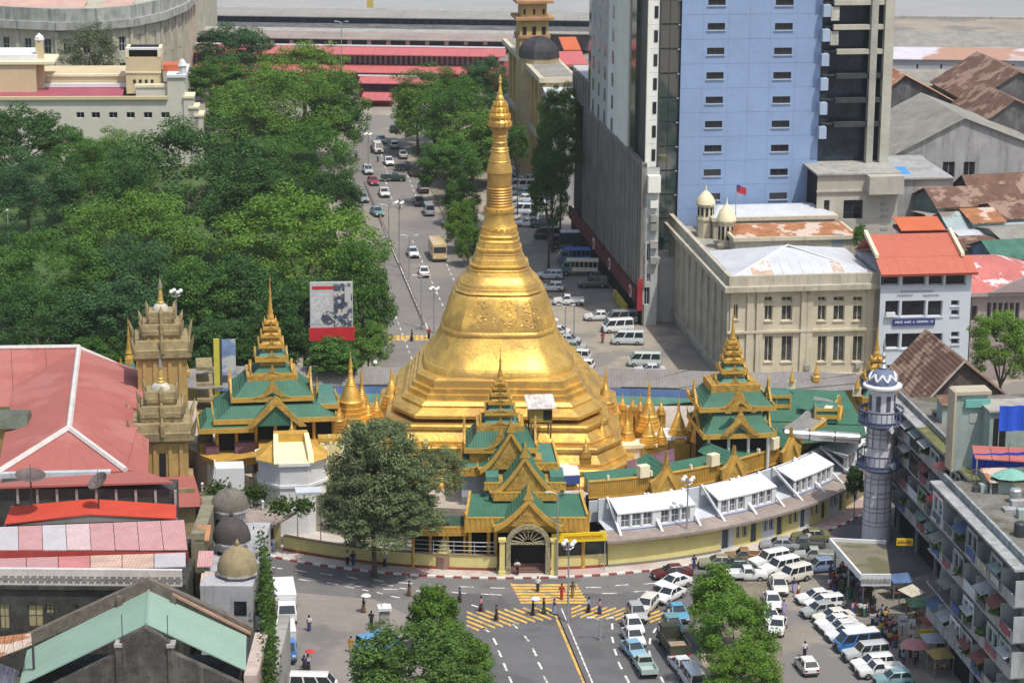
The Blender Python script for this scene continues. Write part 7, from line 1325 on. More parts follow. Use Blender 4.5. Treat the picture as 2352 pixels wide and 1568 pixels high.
# ================================================================ STREET FURNITURE
q = V(762, 778, 330)
bbd = thing('billboard', 'tall advertising billboard with a pale picture panel and red foot panel before the park trees', 'billboard', (V(762, 778, 330).x, 330, 0), radians(6)); s_ = scale_at(q); wB = 98 / s_; zt, zm, zb_ = V(762, 648, 330).z, V(762, 752, 330).z, V(762, 782, 330).z
MB().box(-wB / 2, 0, zm, wB / 2, .35, zt).build('panel', M('billboard_white', (.46, .46, .48), var=.05), bbd); MB().box(-wB / 2 - .15, -.05, zb_, wB / 2 + .2, .4, zm).build('red_panel', M('billboard_red', (.50, .025, .03), var=.1), bbd)
MB().box(-wB / 2 + .3, -.03, zt - .9, wB / 2 * .25, -.001, zt - .5).build('red_heading', M('billboard_red'), bbd); MB().box(wB / 2 * .1, -.04, zm + .1, wB / 2 - .1, -.001, zt - .2).build('blue_photo', M('billboard_photo', (.06, .08, .12), var=.6, scale=.9, patch=.4, patchcol=(.5, .48, .46), pscale=1.2), bbd); MB().box(wB / 2 * .62, -.06, zt - 2.6, wB / 2 * .9, -.041, zt - .6).build('pale_inset', M('billboard_white'), bbd); MB().box(-wB / 2 * .95, -.025, zm + .5, -wB / 2 * .1, -.001, zt - 1.5).build('text_block', M('billboard_print', (.50, .51, .53), var=.25, scale=3), bbd)
MB().lathe([(.9, 0), (.9, .03)], 12).build('round_photo', M('billboard_photo'), bbd, (-wB / 2 * .15, -.02, zm + 1.3)).rotation_euler = (pi / 2, 0, 0)
for x in (-1.4, 1.4): MB().box(x - .15, .36, 0, x + .15, .66, zt - .5).build('post', M('billboard_post', (.22, .06, .05)), bbd)
q = V(516, 860, 322); t_ = thing('banner_board', 'narrow banner board with a blue picture and yellow post left of the spired pavilion', 'banner board', (q.x, 322, 0), radians(10)); s_ = scale_at(q); zt, zb_ = V(516, 780, 322).z, V(516, 862, 322).z
MB().box(-.3, 0, zb_, 1.4, .2, zt).build('board', M('banner_blue', (.16, .25, .42), var=.35, scale=.7, patch=.35, patchcol=(.42, .45, .43), pscale=.5), t_); MB().box(-1.3, -.05, 0, -.6, .3, zt + .1).build('yellow_post', M('banner_yellow', (.50, .46, .06), var=.1), t_); MB().box(-.6, .05, 0, -.3, .25, zt).build('dark_frame', DMET, t_)
def lamp(lab, px, py, ptop, kind='ball', Y=None, par=None):
 g_ = G(px, py) if Y is None else V(px, py, Y); z0 = g_.z if Y is None or Y < 300 else 0.0; zt = V(px, ptop, g_.y).z
 t_ = thing('street_lamp', lab, 'street lamp', (g_.x, g_.y, z0)); h_ = zt - z0
 MB().tube([(0, 0, 0), (0, 0, 1.0), (0, 0, h_)], [.16, .12, .07], 6).build('pole', GMET, t_)
 if kind == 'ball':
  for k in range(4): a = k * pi / 2 + .5; MB().tube([(0, 0, h_ - .8), (.55 * cos(a), .55 * sin(a), h_ - .6), (.62 * cos(a), .62 * sin(a), h_ - .3)], .045, 4).build('arm', GMET, t_); MB().lathe([(.02, -.26), (.19, -.18), (.27, 0), (.19, .18), (.02, .26)], 10).build('globe', M('lamp_globe', (.82, .82, .80), rough=.3, var=.02), t_, (.62 * cos(a), .62 * sin(a), h_ - .05), smooth=60)
 elif kind == 'arm':
  for s2 in (-1, 1): MB().tube([(0, 0, h_ - .3), (s2 * .6, 0, h_), (s2 * 1.0, 0, h_ + .05)], .035, 4).build('arm', GMET, t_); MB().obox((s2 * 1.1, 0, h_ + .02), (.5, .22, .12)).build('lamp_head', M('lamp_head_white', (.66, .67, .68)), t_)
 else: MB().lathe([(.02, -.3), (.28, -.2), (.33, 0), (.22, .22), (.02, .3)], 10).build('globe', M('lamp_globe'), t_, (0, 0, h_), smooth=60)
 return t_
lamp('four globed street lamp on the median right in front of the gateway', 1304, 1431, 1245); lamp('tall plain lamp pole standing right of the gate arch', 1279, 1325, 1130, 'arm'); lamp('twin armed lamp on the near median leaning shadowless beside the queue of cars', 1378, 1470, 1418, 'arm')
lamp('four globed lamp rising behind the ochre city hall towers', 405, 715, 668, 'ball', Y=318); lamp('single globe lamp behind the left small stupas', 862, 935, 832, 'one', Y=338); lamp('twin lamp pole in the middle of the far street beside the white saloon', 968, 755, 632, 'arm'); lamp('cluster lamp pole on the far street closest to the big stupa', 997, 765, 662); lamp('twin lamp pole on the far street near the beige bus front', 940, 640, 540, 'arm')
lamp('tall lamp pole on the far street median by the parked green truck', 917, 615, 465, 'ball'); lamp('lamp pole on the far street median where the street narrows', 893, 580, 470, 'arm'); lamp('very tall lamp mast against the red market hall', 786, 330, 50, 'arm', Y=530); lamp('lamp pole at the far end of the street among the trees', 846, 400, 308, 'ball'); lamp('globe lamp at the park edge on the far left', 20, 560, 482, 'one', Y=425); lamp('white topped lamp standard in the parking street right of the big stupa', 1276, 800, 735, 'one'); lamp('slim lamp pole by the pickup in the parking street', 1298, 790, 700, 'arm'); lamp('second slim lamp pole by the pickup in the parking street', 1318, 790, 690, 'arm')
lamp('cluster lamp in front of the gilded gallery right of the gateway', 1577, 1235, 1098, 'ball', Y=277); lamp('globe lamp left of the entrance hall roof by the stair pavilion', 808, 1330, 1120, 'ball', Y=268) if False else None
t_ = thing('flagpole', 'tiny red and blue flag flying before the blue tower', 'flag', V(1690, 478, 372)); zt = V(1688, 424, 372).z - t_.location.z; MB().tube([(0, 0, -6), (0, 0, zt)], .06, 5).build('pole', GMET, t_); m = MB(); m.loft([[(x, .1 * sin(x * 3), zt - 1.15 - x * .25), (x, .1 * sin(x * 3) + .03, zt - 1.15 - x * .25), (x, .1 * sin(x * 3) + .03, zt - .05 - x * .3), (x, .1 * sin(x * 3), zt - .05 - x * .3)] for x in [.2 * i for i in range(8)]]); m.build('flag_cloth', M('flag_red', (.50, .05, .07)), t_); MB().box(.02, -.05, zt - .6, .55, .09, zt - .06).build('flag_canton', M('flag_blue', (.05, .06, .25)), t_)
q = G(883, 1450); t_ = thing('concrete_pillar', 'square grey pillar with a white cap at the edge of the side plaza', 'pillar', q, TH); zt = V(883, 1398, q.y).z; MB().box(-.48, -.48, 0, .48, .48, zt).build('shaft', GREYC, t_); MB().box(-.68, -.68, zt + .003, .68, .68, zt + .3).build('cap', WHITE, t_); MB().lathe([(.5, zt + .3), (.35, zt + .5), (.1, zt + .6)], 4, rot=.78).build('cap_top', WHITE, t_)
fn = thing('median_fence', 'low red and grey railing down the middle of the far street', 'fence'); m = MB(); a, b_ = G(976, 748), G(838, 420); n = 40
for k in range(n + 1): p_ = a.lerp(b_, k / n); m.box(p_.x - .03, p_.y - .03, 0, p_.x + .03, p_.y + .03, .9)
m.tube([a + Vector((0, 0, .85)), b_ + Vector((0, 0, .85))], .06, 4).tube([a + Vector((0, 0, .45)), b_ + Vector((0, 0, .45))], .05, 4); m.build('railing', M('fence_red_grey', (.32, .23, .20)), fn)
# ================================================================ TREES
LEAF = M('leaf', objcol=True, rough=.7, var=.34, scale=.30, island=.40, trans=.24, spec=.15)
BARK = M('bark', (.10, .08, .06), rough=.95, var=.3, scale=2)
def crown_mesh(seed, nc, nl, leaf, cr=(.17, .30), low=-.35, shell=(.60, .95), lobes=6):
 R = random.Random(seed); v = []; f = []
 lob = [(R.uniform(0, 6.28), R.uniform(-.1, .9), R.uniform(.75, 1.12)) for _ in range(lobes)]
 for c in range(nc):
  while True:
   z = R.uniform(low, 1.0); a = R.uniform(0, 2 * pi)
   break
  d = Vector((sqrt(max(0, 1 - z * z)) * cos(a), sqrt(max(0, 1 - z * z)) * sin(a), z))
  k = 1.0
  for la, lz, ls in lob:
   dd = Vector((cos(la) * sqrt(1 - lz * lz * .9), sin(la) * sqrt(1 - lz * lz * .9), lz)); w_ = max(0, d.dot(dd)) ** 6; k += (ls - 1) * w_
  ctr = d * R.uniform(*shell) * k; r = R.uniform(*cr)
  for _ in range(int(nl * (r / .24) ** 2)):
   u = Vector((R.gauss(0, 1), R.gauss(0, 1), R.gauss(0, 1))).normalized(); p = ctr + Vector((u.x, u.y, u.z * .62)) * r * R.uniform(.55, 1.05)
   n = (u * .7 + Vector((0, 0, .9)) + Vector((R.gauss(0, .5), R.gauss(0, .5), R.gauss(0, .5)))).normalized(); t = n.orthogonal().normalized(); t = Matrix.Rotation(R.uniform(0, 6.28), 3, n) @ t; b = n.cross(t); s = leaf * R.uniform(.65, 1.25); o = len(v)
   v += [p - t * s, p + b * s * .55 - n * s * .1, p + t * s, p - b * s * .55 - n * s * .1]; f.append((o, o + 1, o + 2, o + 3))
 me = bpy.data.meshes.new('crown'); me.from_pydata([tuple(q) for q in v], [], f); me.materials.append(LEAF); return me
def trunk_mesh(seed):
 R = random.Random(seed); m = MB(); top = Vector((R.uniform(-.04, .04), R.uniform(-.04, .04), .55))
 m.tube([(0, 0, -.02), (0, 0, .06), (top.x * .5, top.y * .5, .3), tuple(top)], [.075, .05, .042, .036], 8)
 for k in range(6):
  a = k * 1.05 + R.uniform(-.3, .3); q = top + Vector((.22 * cos(a), .22 * sin(a), R.uniform(.14, .24))); e = top + Vector((.42 * cos(a), .42 * sin(a), R.uniform(.26, .45)))
  m.tube([tuple(top - Vector((0, 0, .03))), tuple(q), tuple(e)], [.026, .017, .006], 5)
 return m.mesh('trunk', BARK, smooth=True)
CROWNS = [crown_mesh(100 + i, 120, 250, .031, cr=(.12, .27), low=-.7, shell=(.62, 1.0), lobes=9) for i in range(5)]
BIGC = [crown_mesh(400 + i, 170, 330, .0205, cr=(.10, .24), low=-.7, shell=(.62, 1.0), lobes=10) for i in range(3)]
AIRY = [crown_mesh(200 + i, 150, 130, .028, cr=(.12, .22), low=-.85, shell=(.4, 1.0)) for i in range(2)]
SMALLC = [crown_mesh(300 + i, 95, 190, .044, cr=(.16, .28), low=-.6, shell=(.5, .92)) for i in range(2)]
TRUNKS = [trunk_mesh(i) for i in range(3)]
tk_ = [0]
def tree(label, cx, cy, rw, rh, col, zc=None, Y=None, kind=0, cat='tree', group=None, name='leafy_tree', base=0.0):
 k = tk_[0]; tk_[0] += 1
 if Y is None:
  z = zc or 9.0; d_ = ray(cx, cy); t = (z - H) / d_.z; c = Vector((d_.x * t, d_.y * t, z))
 else: c = V(cx, cy, Y)
 s = scale_at(c); R = rw / s; Rh = rh / s
 R *= .97; Rh = min(max(Rh * 1.3, R * .74), max(1.0, (c.z - base) / .78))
 r = thing(name, label, cat, (c.x, c.y, base), random.Random(k).uniform(0, 6.28), group)
 me = BIGC[k % 3] if kind == 0 and R > 8 else (CROWNS, AIRY, SMALLC)[kind][k % len((CROWNS, AIRY, SMALLC)[kind])]
 link('crown', me, r, (0, 0, c.z - base), 0, col, (R, R, Rh)); hgt = (c.z - base)
 link('trunk', TRUNKS[k % 3], r, (0, 0, 0), 0, None, (min(R * 1.1, hgt), min(R * 1.1, hgt), hgt * 1.05))
 return r
DG, MG2, YG, BRG, OLV, BLG = (.052, .122, .030), (.074, .165, .030), (.112, .212, .034), (.130, .240, .034), (.12, .15, .08), (.055, .125, .045)
PT = 'trees of the park left of the far street'
for row in [
 ('dark tree at the left frame edge just under the buff building', 50, 330, 105, 70, DG, 9), ('yellow-green low tree under the buff building windows', 265, 372, 110, 40, YG, 6), ('rounded dark tree between the frame edge and the yellow-green one', 150, 348, 75, 45, MG2, 8),
 ('huge dark spreading tree in the middle of the park', 425, 425, 205, 130, DG, 12), ('broad dark tree at the far left below the first row of crowns', 65, 440, 120, 75, BLG, 8), ('mid green crown directly left of the huge dark tree', 215, 415, 120, 75, MG2, 8),
 ('wide yellow-green tree in the left centre of the park', 300, 545, 180, 95, YG, 10), ('dense green tree at the left edge beside the bright lawn', 110, 650, 165, 100, MG2, 10), ('blue-green tree overhung by the yellow-green one in the left centre', 300, 650, 140, 85, BLG, 8),
 ('dark tree rising behind the small spire and the rose roof', 95, 745, 150, 75, DG, 8), ('deep green tree directly behind the ochre towers', 260, 745, 130, 85, BLG, 8), ('green tree to the right of the ochre towers', 450, 700, 110, 85, MG2, 8),
 ('largest bright tree overhanging the street left of the billboard top', 700, 575, 205, 125, BRG, 12), ('dark lower tree between the two spired roofs left of the billboard', 560, 690, 120, 90, DG, 8), ('ragged tree at the park corner right of the billboard', 830, 690, 80, 110, MG2, 9),
 ('green tree half way up the left side of the far street', 690, 385, 130, 90, MG2, 10), ('dark gap-filling tree between the huge tree and the street trees', 590, 470, 110, 80, DG, 9), ('bright spreading tree in the upper middle of the street row', 645, 262, 150, 70, YG, 10),
 ('bright top-lit tree before the red market hall on the left', 700, 178, 125, 55, BRG, 11), ('green tree leaning on the far left street edge before the portal', 770, 262, 75, 75, MG2, 9), ('very dark tree beside the curved old building end', 535, 118, 88, 40, BLG, 11), ('mid green tree below the very dark one by the old building', 500, 190, 80, 48, MG2, 9),
 ('green tree on the left of the street row above the huge dark tree', 540, 255, 90, 55, YG, 8), ('low dark tree under the spired pavilion left side', 500, 800, 90, 65, DG, 7), ('small leafy tree at the street corner right of the billboard foot', 845, 790, 55, 42, YG, 5), ('dark tree filling the park behind the billboard', 700, 745, 110, 90, DG, 9), ('shaded tree at the left edge behind the rose roof', 10, 620, 90, 80, DG, 8), ('dark green tree between rose roof ridge and small gold spire', 220, 820, 80, 45, MG2, 5),
 ('shaded tree at the street side half way along the park', 770, 470, 75, 75, DG, 8), ('mid green tree behind the left pavilion spire', 625, 790, 90, 60, DG, 7)]:
 tree(row[0], row[1], row[2], row[3], row[4], row[5], row[6], group=PT)
ST = 'trees along the right of the far street'
for row in [
 ('dark tree at the head of the street strip beside the ochre building', 1110, 200, 60, 55, BLG, 10), ('large green tree in front of the market hall portal', 1000, 222, 105, 55, MG2, 10), ('green tree overhanging the far street just left of the stupa finial', 1050, 272, 110, 70, MG2, 10), ('lower green tree at the left of the far strip', 960, 262, 70, 60, YG, 8), ('bright green tree behind the stupa umbrella', 1085, 330, 90, 62, YG, 8),
 ('dark green tree midway down the strip beside the banana bud', 1030, 380, 75, 55, MG2, 7), ('smaller tree on the strip beside the stupa ring section', 1055, 452, 46, 36, MG2, 5), ('round bright tree at the near end of the strip', 1060, 510, 48, 45, BRG, 5), ('small bright tree closest to the stupa shoulder on the strip', 1075, 555, 34, 42, YG, 4), ('green bush behind the stupa right flank by the white cars', 1300, 815, 28, 26, BRG, 3)]:
 tree(row[0], row[1], row[2], row[3], row[4], row[5], row[6], group=ST)
BT = 'trees against the grey podium'
for row in [('upper bright tree against the grey podium', 1290, 265, 52, 60, YG, 436), ('middle dark tree against the grey podium', 1272, 345, 56, 75, MG2, 426), ('lowest shaded tree against the grey podium over the parked cars', 1262, 435, 54, 75, DG, 414), ('small tree by the ochre clock tower building corner', 1190, 330, 30, 40, MG2, 450)]:
 tree(row[0], row[1], row[2], row[3], row[4], row[5], Y=row[6], group=BT)
tree('thin olive grey tree before the curved old building', 205, 118, 92, 58, OLV, Y=538, kind=1); tree('green tree at the right edge below the pink house', 2305, 795, 82, 68, BRG, Y=325)
tree('leafy bush hiding the billboard posts', 762, 822, 72, 36, MG2, Y=326, kind=2)
tree('smaller shrub tree squeezed beside the red roofed office', 1975, 545, 20, 26, MG2, Y=362, kind=2); tree('leafy bush at the foot of the minaret behind the white sawtooth roof', 1965, 1105, 24, 34, DG, Y=290, kind=2)
OB = (.155, .205, .090)
bt_ = tree('big olive grey bodhi tree on the pavement in front of the golden stupa', 860, 1120, 118, 128, OB, Y=270.5, kind=0, name='bodhi_tree'); c0 = V(862, 1118, 270.5)
for (px, py, rw, rh, Y) in ((885, 1020, 78, 62, 272), (1000, 1082, 68, 62, 273), (805, 1180, 70, 58, 268.5), (945, 1180, 78, 55, 269.5), (870, 1222, 82, 40, 269), (790, 1140, 60, 60, 270), (930, 1120, 75, 80, 270)):
 c = V(px, py, Y); s = scale_at(c); a = -bt_.rotation_euler.z; dx, dy = c.x - bt_.location.x, c.y - bt_.location.y
 link('crown', CROWNS[int(px) % 5], bt_, (dx * cos(a) - dy * sin(a), dx * sin(a) + dy * cos(a), c.z), px * .1, OB, (rw / s, rw / s, rh / s))
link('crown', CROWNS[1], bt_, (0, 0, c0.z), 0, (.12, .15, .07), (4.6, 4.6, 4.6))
tree('small round bright tree at the top of the lower traffic island', 1000, 1415, 70, 62, (.10, .19, .025), zc=4.2, kind=2); tree('broad green tree filling the bottom centre of the picture', 935, 1545, 165, 85, (.085, .155, .032), zc=7.5); tree('bright tree between the round one and the broad one at bottom centre', 1045, 1500, 90, 60, (.10, .19, .028), zc=5.5, kind=2); tree('green tree at the bottom edge beside the near road dashes', 1050, 1590, 105, 60, (.085, .155, .03), zc=6)
tree('bright green tree at the head of the planted strip among the taxis', 1648, 1378, 82, 70, (.115, .215, .028), zc=5.0, kind=2); tree('wide bright green tree in the middle of the planted strip', 1692, 1455, 98, 78, (.105, .205, .028), zc=6.0); tree('bright green tree at the bottom edge of the planted strip', 1715, 1548, 88, 60, (.115, .215, .028), zc=5.5); tree('low green tree at the bottom beside the white saloon', 1655, 1590, 60, 40, (.10, .19, .03), zc=4, kind=2)
def leaf_mass(name, label, pts, n, spread, col, leaf=.22, seed=1, cat='climber'):
 R = random.Random(seed); m = MB()
 for _ in range(n):
  k = R.uniform(0, len(pts) - 1.001); i = int(k); c = pts[i].lerp(pts[i + 1], k - i); p = c + Vector((R.gauss(0, spread[0]), R.gauss(0, spread[1]), R.gauss(0, spread[2]))); nn = Vector((R.gauss(.4, 1), R.gauss(-.4, 1), R.gauss(.6, 1))).normalized(); t = nn.orthogonal().normalized(); b = nn.cross(t); s = leaf * R.uniform(.6, 1.3); m.poly(p - t * s, p + b * s * .6, p + t * s, p - b * s * .6)
 o = m.build(name, LEAF, None, fix=False, color=col); tag(o, label, cat); return o
iv = [V(598, 1285, 256), V(606, 1345, 249), V(612, 1400, 243), V(616, 1455, 237), V(618, 1520, 231), V(620, 1585, 225)]
leaf_mass('ivy_hedge', 'tall ragged climbing hedge along the wall beside the white bus', iv, 5200, (.32, 1.2, 1.5), (.055, .105, .018), seed=4)
for k, (px, py, Y, r_, lab) in enumerate(((495, 1130, 283, 1.2, 'bushy green plant at the foot of the ochre tower by the ramp'), (580, 1135, 283, 1.3, 'green potted shrub beside the white octagonal pavilion'), (640, 1165, 276, 1.1, 'low planter greenery in front of the octagonal pavilion'), (690, 1165, 276, 1.0, 'planter greenery with reddish leaves by the octagonal pavilion'))):
 p = V(px, py, Y); leaf_mass('shrub', lab, [p, p + Vector((.6, 0, .3))], 520, (r_ * .55, .4, r_ * .4), (.06, .115, .02), .2, k + 9, 'shrub')
for k, (px, py, Y, lab) in enumerate(((1970, 1225, 270, 'tangle of roadside greenery beside the blue corner shop'), (1555, 1115, 288, 'creeper on the gilded gallery roof edge'))):
 pass
# ================================================================ VEHICLES
CARP = M('car_paint', objcol=True, rough=.32, var=.04, scale=1.0, spec=.5, coat=.4)
TYRE = M('tyre_rubber', (.02, .02, .02), rough=.9, var=.2); RIM = M('wheel_rim', (.35, .35, .36), rough=.35, metal=.7, var=.1); CGL = M('car_glass', (.025, .032, .038), rough=.08, var=.2, spec=.7); LGT = M('headlamp', (.75, .75, .70), rough=.15, var=.02); TLT = M('tail_lamp', (.40, .02, .02), rough=.25, var=.05); BMP = M('black_bumper', (.05, .05, .052), rough=.6, var=.2)
WH = {}
def wheel(root, x, y, r, w=.2):
 k = (r, w)
 if k not in WH:
  t = MB(); n = 14; t.loft([[(xx, rr * cos(2 * pi * i / n), rr * sin(2 * pi * i / n)) for i in range(n)] for xx, rr in ((-w / 2, r * .62), (-w / 2, r * .94), (-w * .3, r), (w * .3, r), (w / 2, r * .94), (w / 2, r * .62))], True, True)
  g = MB(); g.loft([[(xx, r * .6 * cos(2 * pi * i / n), r * .6 * sin(2 * pi * i / n)) for i in range(n)] for xx in (-w / 2 - .015, w / 2 + .015)])
  WH[k] = (t.mesh('wheel', TYRE, smooth=40), g.mesh('rim', RIM))
 o = link('wheel', WH[k][0], root, (x, y, r)); link('rim', WH[k][1], o); return o
def car_body(name, L, Wd, st, cab, parts):
 """st: body stations along y from nose (+y) to tail: (y, bottom, top, half width); cab: lower rectangle (y0, y1, half width, z) and upper one"""
 r = thing(name, 'proto', 'car')
 m = MB(); rings = []
 for y, zb, zt, hw in st:
  rings.append([(-hw * .9, y, zb), (hw * .9, y, zb), (hw, y, zb + (zt - zb) * .3), (hw, y, zb + (zt - zb) * .62), (hw * .93, y, zt), (-hw * .93, y, zt), (-hw, y, zb + (zt - zb) * .62), (-hw, y, zb + (zt - zb) * .3)])
 m.loft(rings); (f0, f1, hw0, z0), (g0, g1, hw1, z1) = cab
 m.loft([[(-hw0, f1, z0), (hw0, f1, z0), (hw0, f0, z0), (-hw0, f0, z0)], [(-hw1, g1, z1 - .05), (hw1, g1, z1 - .05), (hw1, g0, z1 - .05), (-hw1, g0, z1 - .05)], [(-hw1 * .9, g1 + .08, z1), (hw1 * .9, g1 + .08, z1), (hw1 * .9, g0 - .08, z1), (-hw1 * .9, g0 - .08, z1)]])
 m.build('body', CARP, r, smooth=38)
 def quad(nm, P, inset, off, mat=CGL):
  c = sum((Vector(p) for p in P), Vector()) / 4; n = (Vector(P[1]) - Vector(P[0])).cross(Vector(P[3]) - Vector(P[0])).normalized()
  if n.dot(c - Vector((0, (f0 + f1) / 2, z0))) < 0: n = -n
  Q = [Vector(p).lerp(c, inset) + n * off for p in P]; MB().slabn(Q, n, .012).build(nm, mat, r) if False else MB().loft([Q, [q - n * .02 for q in Q]]).build(nm, mat, r)
 at = lambda s, y_f, k: Vector((s * (hw0 + (hw1 - hw0) * k), 0, z0 + (z1 - .05 - z0) * k)) + Vector((0, y_f, 0))
 quad('windscreen', [(-hw0, f1, z0), (hw0, f1, z0), (hw1, g1, z1 - .05), (-hw1, g1, z1 - .05)], .12, .012); quad('rear_window', [(-hw0, f0, z0), (hw0, f0, z0), (hw1, g0, z1 - .05), (-hw1, g0, z1 - .05)], .14, .012)
 ns = parts.get('side', 2)
 for s in (-1, 1):
  for k in range(ns):
   a, b = k / ns, (k + 1) / ns; quad('side_window', [(s * hw0, f0 + (f1 - f0) * a, z0), (s * hw0, f0 + (f1 - f0) * b, z0), (s * hw1, g0 + (g1 - g0) * b, z1 - .05), (s * hw1, g0 + (g1 - g0) * a, z1 - .05)], .13, .012)
 rw = parts.get('r', .30); yn, yt = st[0][0], st[-1][0]
 for s in (-1, 1):
  for y in parts['axles']: wheel(r, s * (Wd / 2 - .09), y, rw)
  MB().box(s * Wd * .34 - .17, yn - .10, st[0][2] - .20, s * Wd * .34 + .17, yn + .015, st[0][2] - .04).build('headlight', LGT, r); MB().box(s * Wd * .36 - .13, yt - .012, st[-1][2] - .26, s * Wd * .36 + .13, yt + .1, st[-1][2] - .06).build('tail_light', TLT, r)
  MB().box(s * (Wd / 2 + .0) - .02, f1 - .35, z0 + .02, s * (Wd / 2 + .12), f1 - .22, z0 + .16).build('wing_mirror', BMP, r)
 MB().box(-Wd * .45, yn - .12, .28, Wd * .45, yn + .06, .46).build('bumper', BMP, r); MB().box(-Wd * .45, yt - .06, .28, Wd * .45, yt + .12, .46).build('bumper', BMP, r); MB().box(-Wd * .2, yn - .05, .48, Wd * .2, yn + .012, st[0][2] - .05).build('grille', BMP, r)
 return r
def mk_sedan(): return car_body('saloon_car', 4.3, 1.68, [(2.12, .34, .66, .70), (2.0, .25, .76, .80), (1.2, .22, .88, .84), (.5, .22, .92, .84), (-1.2, .22, .94, .84), (-1.95, .25, .90, .80), (-2.14, .34, .82, .74)], ((-1.45, .95, .78, .90), (-.85, .25, .62, 1.40)), {'axles': (1.32, -1.25), 'side': 2})
def mk_wagon(): return car_body('estate_car', 4.2, 1.66, [(2.08, .34, .68, .70), (1.95, .25, .78, .80), (1.2, .22, .90, .83), (.5, .22, .93, .83), (-1.4, .22, .95, .83), (-1.98, .26, .94, .80), (-2.08, .34, .88, .76)], ((-2.0, .95, .78, .92), (-1.78, .28, .65, 1.45)), {'axles': (1.28, -1.25), 'side': 3})
def mk_hatch(): return car_body('hatchback_car', 3.7, 1.6, [(1.84, .34, .68, .66), (1.72, .25, .78, .77), (1.0, .22, .92, .80), (.3, .22, .95, .80), (-1.2, .22, .97, .80), (-1.74, .26, .94, .77), (-1.84, .34, .84, .70)], ((-1.7, .85, .76, .94), (-1.35, .2, .62, 1.46)), {'axles': (1.1, -1.1), 'side': 2})
def mk_van(): return car_body('van', 4.5, 1.7, [(2.25, .36, .95, .78), (2.2, .26, 1.05, .84), (1.4, .24, 1.10, .85), (-1.8, .24, 1.12, .85), (-2.18, .26, 1.10, .84), (-2.25, .34, 1.0, .80)], ((-2.2, 2.05, .82, 1.08), (-2.1, 1.35, .72, 1.95)), {'axles': (1.45, -1.3), 'side': 3})
def mk_jeep(): return car_body('station_wagon', 4.6, 1.75, [(2.28, .42, .90, .74), (2.2, .34, .98, .82), (1.0, .30, 1.08, .87), (-1.8, .30, 1.10, .87), (-2.22, .34, 1.08, .84), (-2.3, .42, .98, .80)], ((-2.2, .95, .83, 1.08), (-2.05, .45, .72, 1.78)), {'axles': (1.42, -1.38), 'side': 3, 'r': .36})
def mk_pick(open_bed=True):
 r = car_body('pickup_truck', 4.6, 1.68, [(2.28, .38, .80, .74), (2.2, .30, .90, .81), (1.1, .28, 1.0, .84), (.2, .28, 1.02, .84), (-.25, .28, 1.02, .84), (-.30, .40, .95, .82)], ((-.3, 1.05, .80, 1.0), (-.2, .55, .66, 1.56)), {'axles': (1.45, -1.45), 'side': 1, 'r': .34})
 m = MB(); m.box(-.82, -2.3, .55, .82, -.32, .66).box(-.84, -2.3, .66, -.76, -.32, 1.05).box(.76, -2.3, .66, .84, -.32, 1.05).box(-.76, -2.3, .66, .76, -2.22, 1.05).box(-.76, -.42, .66, .76, -.34, 1.05); m.build('cargo_bed', CARP, r); return r
def mk_bus():
 r = thing('bus', 'proto', 'bus'); L, W = 6.6, 2.3
 m = MB(); prof = lambda y, k: [(-W / 2 * k, y, .45), (W / 2 * k, y, .45), (W / 2 * k, y, 2.2), (W / 2 * .94 * k, y, 2.72), (W / 2 * .7 * k, y, 2.85), (-W / 2 * .7 * k, y, 2.85), (-W / 2 * .94 * k, y, 2.72), (-W / 2 * k, y, 2.2)]
 m.loft([prof(L / 2, .95), prof(L / 2 - .15, 1), prof(-L / 2 + .12, 1), prof(-L / 2, .96)]); m.build('body', CARP, r, smooth=35)
 MB().box(-W / 2 * .86, L / 2 - .02, 1.5, W / 2 * .86, L / 2 + .03, 2.45).build('windscreen', CGL, r); MB().box(-W / 2 * .7, -L / 2 - .03, 1.6, W / 2 * .7, -L / 2 + .02, 2.4).build('rear_window', CGL, r)
 for s in (-1, 1):
  for k in range(6): y = -L / 2 + .4 + k * 1.0; MB().box(s * W / 2 - .02, y, 1.45, s * W / 2 + .02, y + .84, 2.2).build('side_window', CGL, r)
  for y in (2.0, -1.9): wheel(r, s * (W / 2 - .14), y, .45, .28)
  MB().box(s * .85 - .18, L / 2 - .02, .75, s * .85 + .18, L / 2 + .03, .98).build('headlight', LGT, r); MB().box(s * .95 - .1, -L / 2 - .03, .8, s * .95 + .1, -L / 2 + .02, 1.1).build('tail_light', TLT, r)
 MB().box(-W / 2, L / 2 - .05, .3, W / 2, L / 2 + .12, .55).build('bumper', BMP, r); MB().box(-W / 2, -L / 2 - .12, .3, W / 2, -L / 2 + .05, .55).build('bumper', BMP, r); return r
TRK = M('truck_paint', objcol=True, rough=.55, var=.12, scale=1, streak=.15)
